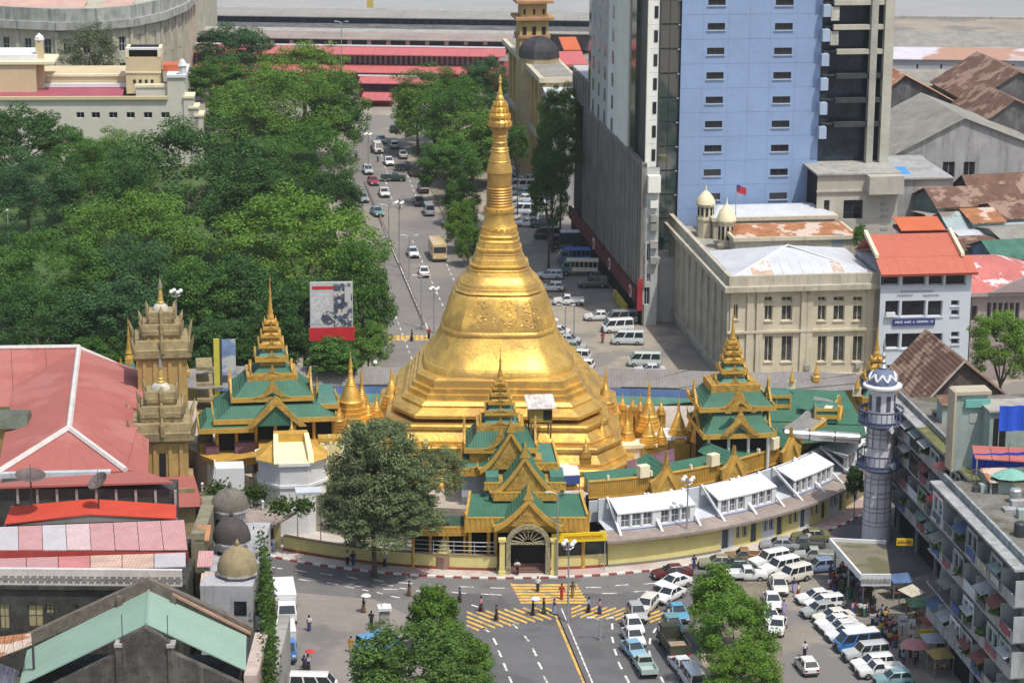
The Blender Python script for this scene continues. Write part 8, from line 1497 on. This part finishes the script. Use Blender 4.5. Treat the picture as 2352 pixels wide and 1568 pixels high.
def mk_truck(kind='open', cabcol=(.5, .5, .5), bodycol=(.1, .1, .1), L=5.6):
 r = thing('lorry', 'proto', 'truck'); W = 2.1
 m = MB(); y1 = L / 2; m.loft([[(-W / 2 * k, y, z) for k, y, z in ()]]) if False else None
 m.loft([[(-.95, y1 - 1.7, .6), (.95, y1 - 1.7, .6), (.95, y1, .6), (-.95, y1, .6)], [(-.98, y1 - 1.7, 1.5), (.98, y1 - 1.7, 1.5), (.98, y1, 1.4), (-.98, y1, 1.4)], [(-.86, y1 - 1.6, 2.25), (.86, y1 - 1.6, 2.25), (.86, y1 - .45, 2.25), (-.86, y1 - .45, 2.25)]]); m.build('cab', TRK, r, color=cabcol)
 MB().loft([[(-.82, y1 - .02, 1.47), (.82, y1 - .02, 1.47), (.74, y1 - .42, 2.16), (-.74, y1 - .42, 2.16)], [(-.82, y1 + .02, 1.48), (.82, y1 + .02, 1.48), (.74, y1 - .38, 2.18), (-.74, y1 - .38, 2.18)]]).build('windscreen', CGL, r)
 for s in (-1, 1): MB().box(s * .96 - .03, y1 - 1.35, 1.5, s * .96 + .0, y1 - .55, 2.05).build('side_window', CGL, r); [wheel(r, s * .86, y, .42, .26) for y in (y1 - .9, -L / 2 + 1.1)]; MB().box(s * .7 - .16, y1 - .01, .85, s * .7 + .16, y1 + .03, 1.05).build('headlight', LGT, r); MB().box(s * .8 - .12, -L / 2 - .03, .72, s * .8 + .12, -L / 2 + .03, .9).build('tail_light', TLT, r)
 MB().box(-1.0, y1 - .05, .42, 1.0, y1 + .1, .66).build('bumper', BMP, r)
 b = MB(); yb = y1 - 1.8
 if kind == 'open': b.box(-W / 2, -L / 2, .85, W / 2, yb, 1.0).box(-W / 2, -L / 2, 1.0, -W / 2 + .08, yb, 1.75).box(W / 2 - .08, -L / 2, 1.0, W / 2, yb, 1.75).box(-W / 2 + .08, -L / 2, 1.0, W / 2 - .08, -L / 2 + .08, 1.75).box(-W / 2 + .08, yb - .08, 1.0, W / 2 - .08, yb, 2.3)
 elif kind == 'bus': b.box(-W / 2, -L / 2, .85, W / 2, yb, 1.45).box(-W / 2 - .05, -L / 2 - .1, 2.35, W / 2 + .05, yb + .9, 2.5); [b.box(s * (W / 2 - .05) - .05, y, 1.45, s * (W / 2 - .05) + .05, y + .1, 2.36) for s in (-1, 1) for y in [-L / 2 + .02 + i * .7 for i in range(6)]]
 else: b.box(-W / 2, -L / 2, .8, W / 2, yb, 2.75)
 b.build('cargo_bed', TRK, r, color=bodycol)
 if kind == 'open': MB().box(-W / 2 + .15, -L / 2 + .2, 1.01, W / 2 - .15, -.6, 1.35).build('load', M('sand_load', (.30, .22, .15), var=.3), r)
 if kind == 'bus': MB().box(-W / 2 + .1, -L / 2 + .2, 1.46, W / 2 - .1, yb - .1, 2.2).build('shaded_interior', DARK, r)
 if kind == 'box': MB().box(-W / 2 - .02, -L / 2 - .02, 2.753, W / 2 + .02, yb + .02, 2.82).build('roof', WHITE, r)
 return r
PROTO = {'sedan': mk_sedan, 'wagon': mk_wagon, 'hatch': mk_hatch, 'van': mk_van, 'jeep': mk_jeep, 'pick': mk_pick, 'bus': mk_bus}
MADE = {}
WHC, OFFW, SILV, LBLUE, MAROON, DKG, OLIVE, TAN, BLK, TEALC, BLUEC, REDC = (.74, .74, .73), (.66, .64, .57), (.42, .43, .43), (.22, .40, .52), (.12, .025, .03), (.03, .06, .045), (.16, .17, .08), (.28, .17, .08), (.03, .032, .035), (.16, .32, .33), (.05, .18, .50), (.32, .04, .05)
def car(kind, px, py, hd, col, label, group=None, cat=None, z=.03, sc=None):
 g = G(px, py)
 if kind not in MADE: o = PROTO[kind](); MADE[kind] = o
 else: o = dup(MADE[kind])
 o.location = (g.x, g.y, z); o.rotation_euler = (0, 0, TH - radians(hd)); o['label'] = label; o['category'] = cat or {'sedan': 'car', 'wagon': 'estate car', 'hatch': 'hatchback', 'van': 'van', 'jeep': 'off-roader', 'pick': 'pickup', 'bus': 'bus'}[kind]
 if 'group' in o: del o['group']
 if group: o['group'] = group
 j = 1 + (hash((px * 7 + py * 13) % 97) % 17 - 8) * .012; col = tuple(c * j for c in col); paint(o, body=col, cargo_bed=col); return o
Q = 'vehicles queuing on the near road'
for r_ in [('sedan', 1543, 1326, -95, MAROON, 'maroon saloon on the roundabout just left of the planted strip trees'), ('sedan', 1547, 1349, -120, WHC, 'white saloon directly in front of the maroon one'), ('sedan', 1537, 1377, -135, WHC, 'white saloon half covering the right end of the crossing'), ('wagon', 1484, 1402, -150, OFFW, 'white estate car on the crossing with its front on the yellow bars'),
   ('hatch', 1463, 1420, 178, SILV, 'silver hatchback with dark windscreen at the crossing lower edge'), ('sedan', 1454, 1447, 178, WHC, 'white saloon first behind the crossing in the queue'), ('sedan', 1455, 1474, 176, WHC, 'white saloon second in the queue ahead of the pale blue one'), ('sedan', 1456, 1504, 172, LBLUE, 'pale blue saloon in the queue behind the white ones'), ('pick', 1481, 1541, -2, (.42, .52, .48), 'pale green pickup with an open bed at the bottom of the queue'),
   ('sedan', 1565, 1538, -8, WHC, 'white saloon behind the olive lorry near the bottom edge'), ('van', 1590, 1574, -4, WHC, 'white van roof cut by the bottom edge'), ('hatch', 1545, 1448, 175, TEALC, 'pale teal hatchback peeping over the olive lorry'), ('sedan', 1556, 1418, 178, (.10, .30, .42), 'deep teal saloon tucked by the tree at the crossing end')]: car(*r_, group=Q)
tr = mk_truck('open', (.045, .05, .035), (.055, .06, .04), 5.8); tag(tr, 'dark olive open lorry with a sandy load beside the planted strip', 'truck', Q); g = G(1546, 1497); tr.location = (g.x, g.y, .03); tr.rotation_euler = (0, 0, TH + radians(3))
R1 = 'vehicles crowding the square below the shop row'
for r_ in [('sedan', 1650, 1303, -85, (.30, .31, .22), 'olive grey saloon nearest the white pavement by the shops'), ('sedan', 1690, 1312, -88, DKG, 'dark green saloon behind the planted strip tree top'), ('pick', 1712, 1291, -80, TAN, 'tan brown pickup with a dark cover in front of the shops'), ('pick', 1712, 1332, 95, WHC, 'white double cab pickup seen side-on behind the tree top'), ('jeep', 1766, 1300, -110, WHC, 'white off-roader uppermost of the three in a slanting row'), ('jeep', 1790, 1317, -112, WHC, 'white off-roader in the middle of the slanting row'), ('jeep', 1818, 1335, -115, OFFW, 'cream off-roader lowest of the slanting row'),
   ('sedan', 1788, 1356, 185, OFFW, 'cream white taxi facing the camera in the square'), ('sedan', 1774, 1392, 185, WHC, 'white saloon next to the man in lilac'), ('sedan', 1768, 1428, 182, WHC, 'white saloon hidden to the waist by the planted strip tree'), ('sedan', 1785, 1450, 200, WHC, 'white saloon lowest on the right edge of the planted strip tree'), ('pick', 1848, 1262, -75, (.10, .11, .10), 'dark loaded pickup by the yellow shop fronts'), ('pick', 1872, 1288, -80, (.40, .42, .38), 'grey pickup with a dark canvas near the street canopy end'), ('hatch', 1880, 1312, -100, (.18, .24, .36), 'grey blue hatchback in the crowd beside the canopy'), ('sedan', 1862, 1242, -85, OLIVE, 'small olive saloon farthest right along the shop row'), ('sedan', 1790, 1262, -80, (.32, .33, .34), 'grey saloon parked against the shop row')]: car(*r_, group=R1)
R2 = 'vehicles parked nose-out in the right hand rank'
for k, r_ in enumerate([('sedan', 1874, 1383, -98, WHC, 'white saloon at the far top end of the parked rank'), ('wagon', 1893, 1397, -100, WHC, 'white estate car second from the top of the parked rank'), ('hatch', 1880, 1414, -102, (.40, .43, .41), 'grey green hatchback third in the parked rank'), ('sedan', 1914, 1428, -100, OFFW, 'ivory saloon fourth in the parked rank'), ('sedan', 1920, 1442, -100, WHC, 'white saloon fifth in the parked rank'), ('sedan', 1934, 1455, -98, WHC, 'white saloon sixth in the parked rank'), ('wagon', 1944, 1469, -100, (.68, .72, .70), 'cool white estate car just above the blue and white van'), ('van', 1968, 1492, -98, BLUEC, 'sky blue van with a white roof in the parked rank'), ('jeep', 1988, 1514, -97, (.55, .58, .57), 'silver long off-roader below the blue van'), ('wagon', 2004, 1535, -96, WHC, 'white estate car below the silver off-roader'), ('pick', 2020, 1552, -95, WHC, 'white pickup with an open bed near the bottom of the rank'), ('hatch', 2052, 1572, -92, (.20, .34, .36), 'teal hatchback at the bottom end of the parked rank')]):
 o = car(*r_, group=R2)
 if k == 7: MB().box(-.76, -2.12, 1.955, .76, 1.4, 2.02).build('white_roof', WHITE, o)
car('hatch', 1852, 1540, -3, WHC, 'white hatchback driving away alone down the parking lane', group='vehicles driving in the parking lane')
FS = 'vehicles on the far street'
for r_ in [('sedan', 974, 632, 4, WHC, 'white saloon below the beige bus on the far street'), ('sedan', 948, 588, 178, WHC, 'white saloon with a dark front left of the beige bus'), ('sedan', 882, 450, 178, OFFW, 'cream saloon beside the lamp mast on the far street'), ('sedan', 857, 423, 175, REDC, 'red saloon on the left of the far street'), ('pick', 903, 416, 95, DKG, 'dark green pickup crossing the far street side-on'), ('sedan', 866, 494, 170, TEALC, 'grey teal saloon at the left edge of the far street by the trees'), ('jeep', 972, 440, 0, BLK, 'black off-roader under the street trees'), ('sedan', 950, 402, 0, BLK, 'black saloon farther up under the street trees'), ('sedan', 906, 302, 5, (.08, .10, .14), 'dark blue saloon at the far end of the street'), ('sedan', 832, 462, 170, (.25, .27, .27), 'grey saloon half under the park trees'), ('pick', 935, 392, 95, (.06, .075, .08), 'blackish pickup behind the dark green one'), ('sedan', 800, 455, 100, (.30, .31, .33), 'grey saloon deepest under the park trees')]: car(*r_, group=FS)
for r_ in [('sedan', 893, 378, 178, WHC, 'white saloon beside the dashed line half way up the far street'), ('van', 868, 350, 178, OFFW, 'cream van near the narrow end of the far street'), ('sedan', 925, 362, 0, SILV, 'silver saloon driving away under the upper street trees'), ('hatch', 905, 340, 0, WHC, 'small white hatchback far up the street'), ('sedan', 876, 328, 178, (.3, .32, .36), 'slate saloon far up the street'), ('wagon', 845, 398, 178, (.40, .42, .44), 'grey estate car on the far street left lane'), ('sedan', 962, 470, 0, (.05, .06, .07), 'charcoal saloon parked below the black off-roader'), ('van', 985, 492, 0, (.34, .36, .38), 'grey van parked at the far street right kerb')]: car(*r_, group=FS)
o = car('bus', 1005, 592, 180, (.62, .44, .22), 'beige minibus driving towards the camera on the far street');
PK_ = 'vehicles in the parking street right of the stupa'
for r_ in [('pick', 1306, 700, -80, WHC, 'white pickup parked broadside in the parking street'), ('van', 1418, 762, -95, WHC, 'white van under the maroon sign band'), ('van', 1442, 790, -80, (.58, .66, .66), 'pale green-white van right beside the white van'), ('van', 1480, 840, -80, (.55, .63, .58), 'white and green van close to the temple roof edge'), ('van', 1428, 742, -90, (.22, .24, .24), 'dark van with a white roof in the shade of the podium'), ('jeep', 1318, 830, -70, WHC, 'white off-roader first behind the stupa right flank'), ('wagon', 1330, 848, -70, WHC, 'white estate car touching the temple grey roof'), ('sedan', 1310, 805, -70, SILV, 'silver saloon above the white off-roader by the stupa'), ('sedan', 1298, 790, -70, (.5, .52, .55), 'pale grey saloon topmost of the group by the stupa flank'), ('sedan', 1492, 858, -85, (.56, .57, .58), 'light grey saloon half hidden by the temple roof finial')]: car(*r_, group=PK_)
for r_ in [('sedan', 1375, 735, -85, WHC, 'white saloon between the pickup and the white van in the parking street'), ('wagon', 1262, 640, -78, (.5, .52, .54), 'pale grey estate car beside the stupa shoulder in the parking street'), ('hatch', 1268, 668, -78, WHC, 'white hatchback beside the stupa shoulder in the parking street'), ('jeep', 1362, 660, -85, (.12, .14, .13), 'charcoal off-roader below the old green bus'), ('sedan', 1275, 770, -72, WHC, 'white saloon by the globe lamp right of the stupa')]: car(*r_, group=PK_)
RK = 'cars parked in the shaded rank beyond the stupa spire'; rk = random.Random(8); names = ['nearest', 'second', 'third', 'fourth', 'fifth', 'sixth', 'seventh', 'eighth', 'ninth', 'tenth']
for k in range(10):
 px, py = 1212 - k * 2.2, 520 - k * 14; cc = [WHC, OFFW, (.62, .68, .72), (.30, .42, .55), WHC, (.35, .5, .52), WHC, SILV, (.2, .3, .42), WHC][k]
 car(['wagon', 'sedan', 'van', 'sedan'][k % 4], px, py, -78, cc, '%s car from the stupa in the rank along the kerb beyond its spire, %s' % (names[k], ['white', 'cream', 'pale blue', 'mid blue', 'white', 'teal', 'white', 'silver', 'dark blue', 'white'][k]), group=RK)
for k in range(6):
 px, py = 1258 - k * 9, 548 - k * 26; cc = [(.04, .07, .06), (.10, .12, .12), OFFW, WHC, (.3, .34, .36), WHC][k]; car(['van', 'jeep', 'sedan', 'sedan', 'wagon', 'sedan'][k], px, py, -85, cc, '%s car of the second rank under the podium trees, %s' % (names[k], ['dark green', 'charcoal', 'cream', 'white', 'slate grey', 'white'][k]), group='cars parked under the podium trees')
for (kd, px, py, hd, cab, bod, L, lab) in (('bus', 1330, 632, -80, (.10, .20, .16), (.62, .58, .44), 5.8, 'old green lorry bus with a cream roof by the podium sign band'), ('box', 1300, 570, -90, (.05, .09, .09), (.03, .055, .06), 5.5, 'dark green covered lorry in the podium shade'), ('bus', 1318, 606, -85, (.12, .2, .3), (.07, .17, .45), 5.0, 'lorry under a blue tarpaulin roof behind the old green bus'), ('box', 655, 1412, 180, (.70, .71, .72), (.72, .73, .74), 7.2, 'white box bus parked beside the climbing hedge'), ('box', 655, 1505, 180, (.07, .24, .62), (.68, .66, .58), 5.4, 'blue fronted van with a cream roof behind the white bus')):
 o = mk_truck(kd, cab, bod, L); tag(o, lab, 'bus' if kd == 'bus' or 'bus' in lab else 'truck'); g = G(px, py); o.location = (g.x, g.y, .03); o.rotation_euler = (0, 0, TH - radians(hd))
car('van', 868, 1494, 60, (.12, .30, .52), 'small blue van half under the broad tree in the side plaza')
car('van', 720, 1590, 100, WHC, 'white vehicle roof at the bottom edge of the side plaza', z=.03)
# ================================================================ PEOPLE
SKIN = M('skin', (.26, .14, .085), rough=.6, var=.06); CLOTH = M('cloth', objcol=True, rough=.9, var=.12, scale=3); HAIR = M('black_hair', (.012, .010, .009), rough=.6, var=.1)
def skinned(name, verts, edges, radii, mat, parent=None, sub=1, root=0):
 me = bpy.data.meshes.new(name); me.from_pydata(verts, edges, []); o = bpy.data.objects.new('tmp', me); COL.objects.link(o)
 sk = o.modifiers.new('skin', 'SKIN'); sk.use_smooth_shade = True
 for i, r in enumerate(radii): d = me.skin_vertices[0].data[i]; d.radius = (r, r) if not isinstance(r, tuple) else r; d.use_root = (i == root)
 if sub: ss = o.modifiers.new('sub', 'SUBSURF'); ss.levels = sub; ss.render_levels = sub
 dg = bpy.context.evaluated_depsgraph_get(); dg.update(); m2 = bpy.data.meshes.new_from_object(o.evaluated_get(dg)); m2.name = name
 bpy.data.objects.remove(o); bpy.data.meshes.remove(me); m2.materials.clear(); m2.materials.append(mat)
 for p in m2.polygons: p.use_smooth = True
 return m2
def person_proto(pose):
 """pose: 'stand', 'walk', 'umbrella'; 1.64 m tall, facing +y"""
 st_ = .17 if pose != 'stand' else .03; V_ = []; E_ = []; R_ = []
 def add(p, r, par=None):
  V_.append(p); R_.append(r)
  if par is not None: E_.append((par, len(V_) - 1))
  return len(V_) - 1
 pel = add((0, 0, .86), (.135, .10)); wai = add((0, .0, 1.0), (.115, .085), pel); che = add((0, .0, 1.20), (.145, .10), wai); ncb = add((0, 0, 1.34), .075, che); nck = add((0, .01, 1.41), .05, ncb)
 hd0 = add((0, .02, 1.47), (.065, .075), nck); hd1 = add((0, .02, 1.555), (.075, .09), hd0); hd2 = add((0, .012, 1.615), (.058, .065), hd1); add((0, .105, 1.53), .014, hd1)
 for s in (-1, 1):
  fw = s * st_; hip = add((s * .085, 0, .82), .09, pel); kn = add((s * .09, fw * .55 + .02, .46), .058, hip); an = add((s * .09, fw * 1.0 - .02, .085), .037, kn); add((s * .095, fw * 1.0 + .13, .03), (.04, .025), an)
  sh = add((s * .185, 0, 1.30), .058, ncb)
  if pose == 'umbrella' and s > 0: el = add((.23, .10, 1.08), .040, sh); wr = add((.19, .24, 1.24), .027, el); d_ = Vector((-.01, .02, .06))
  elif pose == 'carry' : el = add((s * .25, .02, 1.06), .040, sh); wr = add((s * .16, .22, 1.0), .027, el); d_ = Vector((-s * .02, .06, -.01))
  else: el = add((s * .24, -fw * .4, 1.05), .040, sh); wr = add((s * .25, -fw * .8 + .07, .83), .027, el); d_ = Vector((0, .02, -.06))
  w0 = Vector(V_[wr]); pm = add(tuple(w0 + d_), (.032, .018), wr); dn = d_.normalized(); side = dn.cross(Vector((0, 1, 0))); side = side.normalized() if side.length > .1 else Vector((1, 0, 0))
  for k, ln in enumerate((.055, .065, .06, .048)):
   b = w0 + d_ + side * (k - 1.5) * .017 + dn * .03; i1 = add(tuple(b), .0085, pm); add(tuple(b + dn * ln * .6 + Vector((0, .012, 0))), .007, i1)
  t0 = w0 + d_ * .5 + side * .032; add(tuple(t0 + dn * .035 + Vector((0, .015, 0))), .009, wr)
 body = skinned('body', V_, E_, R_, SKIN)
 r = thing('person', 'proto', 'person'); link('body', body, r)
 m = MB(); el_ = lambda a, b, z, y=0: [(a * cos(2 * pi * i / 12), y + b * sin(2 * pi * i / 12), z) for i in range(12)]
 m.loft([el_(.165, .125, .84), el_(.15, .115, 1.0), el_(.175, .125, 1.2), el_(.165, .11, 1.30), el_(.09, .075, 1.375)])
 for s in (-1, 1):
  e = Vector((s * .24, -s * st_ * .3, 1.06)) if not (pose == 'umbrella' and s > 0) else Vector((.23, .09, 1.09))
  if pose == 'carry': e = Vector((s * .25, .02, 1.07))
  m.tube([(s * .14, 0, 1.31), (s * .20, 0, 1.27), tuple(e)], [.07, .068, .058], 8)
 m.build('shirt', CLOTH, r, smooth=50)
 k = MB(); k.loft([el_(.158, .12, .93), el_(.17, .13, .80), el_(.165, .12 + st_ * .5, .45), el_(.155, .11 + st_ * .75, .12)]); k.build('longyi_skirt', CLOTH, r, smooth=50)
 hm = MB(); hm.lathe([(.082, 1.52), (.098, 1.57), (.085, 1.625), (.045, 1.655), (.005, 1.665)], 12, (0, -.005), sq=1.12); hm.loft([el_(.075, .03, 1.44, -.06), el_(.088, .05, 1.53, -.055), el_(.07, .04, 1.6, -.04)]); hm.build('hair', HAIR, r, smooth=50)
 for s in (-1, 1): MB().box(s * .032 - .011, .098, 1.545, s * .032 + .011, .112, 1.556).build('eye', HAIR, r)
 MB().box(-.022, .094, 1.484, .022, .106, 1.492).build('mouth', M('lip', (.22, .09, .07)), r)
 if pose == 'umbrella':
  u = MB().lathe([(.50, 1.80), (.49, 1.815), (.36, 1.93), (.16, 2.0), (.02, 2.02)], 10, (.12, .22)).build('umbrella_canopy', CLOTH, r); MB().tube([(.18, .25, 1.2), (.12, .22, 2.06)], .012, 5).build('umbrella_shaft', DMET, r)
 if pose == 'carry': MB().box(-.16, .16, .98, .16, .34, 1.16).build('bundle', CLOTH, r)
 return r
PP = {k: None for k in ('stand', 'walk', 'umbrella', 'carry')}
WHT, LIL, REDW, ORG, BLKC, NVY, PNK, BRN, GRN, SKY, YLW = (.62, .62, .62), (.36, .32, .55), (.40, .03, .03), (.55, .22, .03), (.025, .025, .03), (.04, .05, .14), (.48, .22, .26), (.14, .08, .05), (.06, .16, .08), (.25, .35, .48), (.5, .38, .1)
def person(pose, px, py, hd, shirt, skirt, label, group=None, z=0.02, umb=None):
 if PP[pose] is None: o = PP[pose] = person_proto(pose)
 else: o = dup(PP[pose])
 g = G(px, py, z); o.location = g; o.rotation_euler = (0, 0, TH - radians(hd)); o['label'] = label; o['category'] = 'person'
 if 'group' in o: del o['group']
 if group: o['group'] = group
 o.scale = (1.08, 1.08, 1.03)
 paint(o, shirt=shirt, longyi_skirt=skirt, umbrella_canopy=umb or WHT, bundle=BRN); return o
CG = 'people on the crossing and roadway'
for r_ in [('umbrella', 835, 1406, 90, BLKC, BRN, 'person under a white umbrella on the edge of the side plaza'), ('walk', 853, 1438, 10, BLKC, BLKC, 'person in all black beside the grey pillar'), ('walk', 710, 1448, 20, WHT, NVY, 'person in a white shirt and navy skirt alone in the side plaza'), ('walk', 648, 1533, 170, WHT, BLKC, 'person in white beside the rear of the blue fronted van'), ('walk', 650, 1576, 160, BRN, BRN, 'person in brown at the bottom edge by the hedge'), ('stand', 806, 1497, 200, ORG, YLW, 'person in orange at the left of the broad tree'),
   ('walk', 1056, 1383, 90, NVY, BLKC, 'person in navy standing left of the crossing'), ('walk', 1105, 1404, 100, PNK, BLKC, 'person in pink top and black skirt on the left yellow bars'), ('walk', 1140, 1424, 100, BLKC, BLKC, 'person in black on the lower left yellow bars'), ('walk', 1235, 1358, 180, WHT, BLKC, 'person in white top walking down from the gateway'), ('walk', 1290, 1375, 0, REDW, REDW, 'person all in red on the middle yellow block'), ('walk', 1315, 1370, 0, BRN, (.25, .16, .08), 'person in brown beside the one in red'),
   ('umbrella', 1224, 1413, 90, BLKC, BLKC, 'person with a white umbrella on the middle of the crossing'), ('walk', 1249, 1408, 80, BLKC, GRN, 'person in dark clothes second from the umbrella'), ('walk', 1273, 1410, 100, NVY, SKY, 'person in navy with a pale skirt by the median end'), ('walk', 1352, 1406, -80, SKY, BLKC, 'person in pale blue on the right yellow bars'), ('walk', 1377, 1410, -90, PNK, NVY, 'person in rose right of the pale blue one'), ('walk', 1535, 1428, -80, WHT, BLKC, 'person in white at the far right end of the crossing')]: person(*r_, group=CG)
person('umbrella', 708, 1538, 30, WHT, BLKC, 'couple leader under a bright red umbrella in the side plaza', CG, umb=(.52, .05, .06)); person('walk', 699, 1541, 30, NVY, BLKC, 'person in navy walking close beside the red umbrella', CG)
PV = 'people on the temple pavement'
for r_ in [('carry', 1188, 1319, 180, WHT, BLKC, 'person in white carrying a bundle by the left gate post'), ('stand', 798, 1297, 160, WHT, BLKC, 'person in white leaning under the bodhi tree, left one'), ('stand', 811, 1299, 170, BLKC, NVY, 'person in dark clothes under the bodhi tree'), ('walk', 884, 1301, 90, (.45, .46, .5), BLKC, 'person in grey walking along the yellow wall'), ('stand', 629, 1265, 170, WHT, SKY, 'person in white at the left kiosks'), ('stand', 1856 - 0, 1252, 180, WHT, BLKC, 'person in white before the yellow shop fronts near the olive saloon'), ('stand', 1594, 1307, 180, NVY, NVY, 'person in navy on the white pavement by the shops'), ('walk', 940, 1368, 90, BLKC, BRN, 'person in black by the top of the round bright tree')]: person(*r_, group=PV, z=.16 if r_[2] < 1325 else .02)
for r_ in [('walk', 946, 783, 90, BLKC, BLKC, 'person in black on the far yellow crossing'), ('stand', 985, 778, 0, REDW, BLKC, 'person in red by the far crossing lamp'), ('stand', 1384, 788, 0, REDW, BRN, 'person in dark red by the white vans'), ('stand', 1276, 805, 0, WHT, BLKC, 'person with white top by the lamp right of the stupa'), ('walk', 918, 480, 0, BLKC, BLKC, 'person in black on the far street median'), ('walk', 1017, 525, 0, (.2, .25, .35), BLKC, 'person in slate blue at the far street kerb under the strip trees'), ('walk', 853, 352, 10, BLKC, BLKC, 'person in black at the narrow end of the far street'), ('walk', 818, 366, 20, WHT, BLKC, 'person in white at the far street left edge'), ('walk', 868, 372, 0, SKY, NVY, 'person in pale blue up the far street')]: person(*r_, group='people on the far street')
person('stand', 1800, 1412, 180, LIL, LIL, 'man all in lilac beside the white saloon in the square'); person('stand', 1848, 1508, 0, WHT, BLKC, 'person in white standing ahead of the lone white hatchback'); person('walk', 1823, 1360, 180, NVY, LIL, 'person in navy and lilac below the cream off-roader'); person('walk', 1833, 1372, 100, WHT, REDW, 'person in white and red skirt below the cream off-roader')
person('stand', 1475, 970, 200, REDW, REDW, 'monk in a deep red robe on the right terrace among the small stupas', z=9.0) if False else None
for px, py, Yd, sh_, lab in ((1457, 968, 306, (.20, .02, .03), 'monk in a dark red robe on the stupa terrace at the right'), (1466, 985, 304, (.24, .03, .04), 'second monk in dark red lower on the stupa terrace')):
 o = person('stand', px, py, 180, sh_, sh_, lab, 'monks on the stupa terrace'); p = V(px, py + 14, Yd); o.location = (p.x, p.y, PZ + 1.5 if False else p.z)
 MB().box(-.8, -.8, -(p.z - PZ), .8, .8, -.003).build('pedestal', GOLDP, thing('pedestal', lab.split(' robe')[0].replace('monk', 'gold plinth carrying the monk') + ' robe', 'plinth', (p.x, p.y, p.z), TH))
CR = random.Random(77); tops = [('white', WHT), ('lilac', LIL), ('pale blue', SKY), ('pink', PNK), ('black', BLKC), ('navy', NVY), ('red', REDW), ('green', GRN), ('yellow', YLW), ('grey', (.35, .35, .37))]; bots = [('black', BLKC), ('navy', NVY), ('brown', BRN), ('green', GRN), ('maroon', (.12, .03, .04)), ('blue', (.06, .1, .3))]
where = [('under the canopy by the minaret', (1925, 1318), (1960, 1345)), ('at the canopy open end', (1950, 1350), (2000, 1385)), ('by the parked rank top', (1955, 1395), (2010, 1420)), ('between parked rank and shop signs', (2000, 1420), (2050, 1455)), ('beside the orange sign box', (2005, 1455), (2060, 1490)), ('near the pink umbrella', (2060, 1480), (2120, 1540)), ('in front of the canopy edge', (1905, 1325), (1940, 1362))]
combos = [(t, b) for t in tops for b in bots]; CR.shuffle(combos); i = 0
for wl, a, b_ in where:
 for k in range(13):
  (tn, tc), (bn, bc) = combos[i % len(combos)]; i += 1; person(CR.choice(['stand', 'stand', 'walk', 'carry']), CR.uniform(a[0], b_[0]), CR.uniform(a[1], b_[1]), CR.uniform(0, 360), tc, bc, 'person in %s top and %s lower cloth %s' % (tn, bn, wl), 'crowd on the pavement below the apartments')
for lab, px, py, c_ in (('low street stall with a faded blue cover nearest the canopy corner', 2066, 1372, (.10, .17, .33)), ('street stall with a cream cover below the far apartment shops', 2092, 1402, (.52, .48, .38)), ('street stall with a dull green cover below the far apartment shops', 2108, 1428, (.10, .20, .13)), ('street stall with a brick red cover right of the sign boards', 2138, 1470, (.32, .10, .07)), ('street stall with a grey white cover right of the pink umbrella', 2142, 1512, (.50, .50, .50)), ('street stall with an ochre cover at the foot of the nearer apartments', 2158, 1548, (.42, .30, .10))):
 q = G(px, py); t_ = thing('street_stall', lab, 'stall', (q.x, q.y, 0), TH + px % 7 * .1, 'street stalls below the apartments'); MB().slab([(-1.1, -.9, 2.0), (1.1, -.9, 1.95), (1.2, .9, 2.4), (-1.2, .9, 2.35)], .05).build('cover', M('stall_%d' % px, c_, rough=.85, var=.25), t_); tb = MB().box(-.9, -.6, .7, .9, .5, .8).build('table', BR, t_)
 for sx in (-1, 1):
  for sy in (-.8, .8): MB().box(sx - .04, sy - .04, 0, sx + .04, sy + .04, 2.0 if sy < 0 else 2.3).build('pole', GMET, t_)
 for k in range(5): MB().box(-.8 + k * .34, -.4 + .1 * (k % 3), .803, -.55 + k * .34, .1, .95 + .1 * (k % 2)).build('goods', M('stall_goods_%d' % (k % 3), [(.45, .3, .1), (.3, .1, .08), (.4, .42, .4)][k % 3], var=.3), tb)
q = G(2098, 1530); t_ = thing('parasol', 'dusty pink street parasol over the pavement near the bottom right', 'parasol', (q.x, q.y, 0)); MB().lathe([(1.5, 2.2), (1.45, 2.26), (.9, 2.65), (.1, 2.85)], 8).build('canopy', M('dusty_pink_parasol', (.42, .20, .19), rough=.8, var=.15), t_); MB().tube([(0, 0, 0), (0, 0, 2.95)], .04, 5).build('pole', GMET, t_)
for o in list(COL.objects):
 if o.parent is None and o.get('label') == 'proto': raise SystemExit('unplaced prototype ' + o.name)
# ================================================================ AIR
hz_ = bpy.data.materials.new('haze_air'); hz_.use_nodes = True; hn = hz_.node_tree; hn.nodes.clear(); ho = hn.nodes.new('ShaderNodeOutputMaterial'); hv = hn.nodes.new('ShaderNodeVolumePrincipled')
hv.inputs['Color'].default_value = (.92, .93, .95, 1); hv.inputs['Density'].default_value = .00008; hv.inputs['Anisotropy'].default_value = .2; hn.links.new(hv.outputs[0], ho.inputs['Volume'])
tag(MB().box(-4700, -120, -2.6, 4700, 5800, 101).build('haze', hz_), 'thin pale haze in the air over the city', 'haze', kind='stuff')
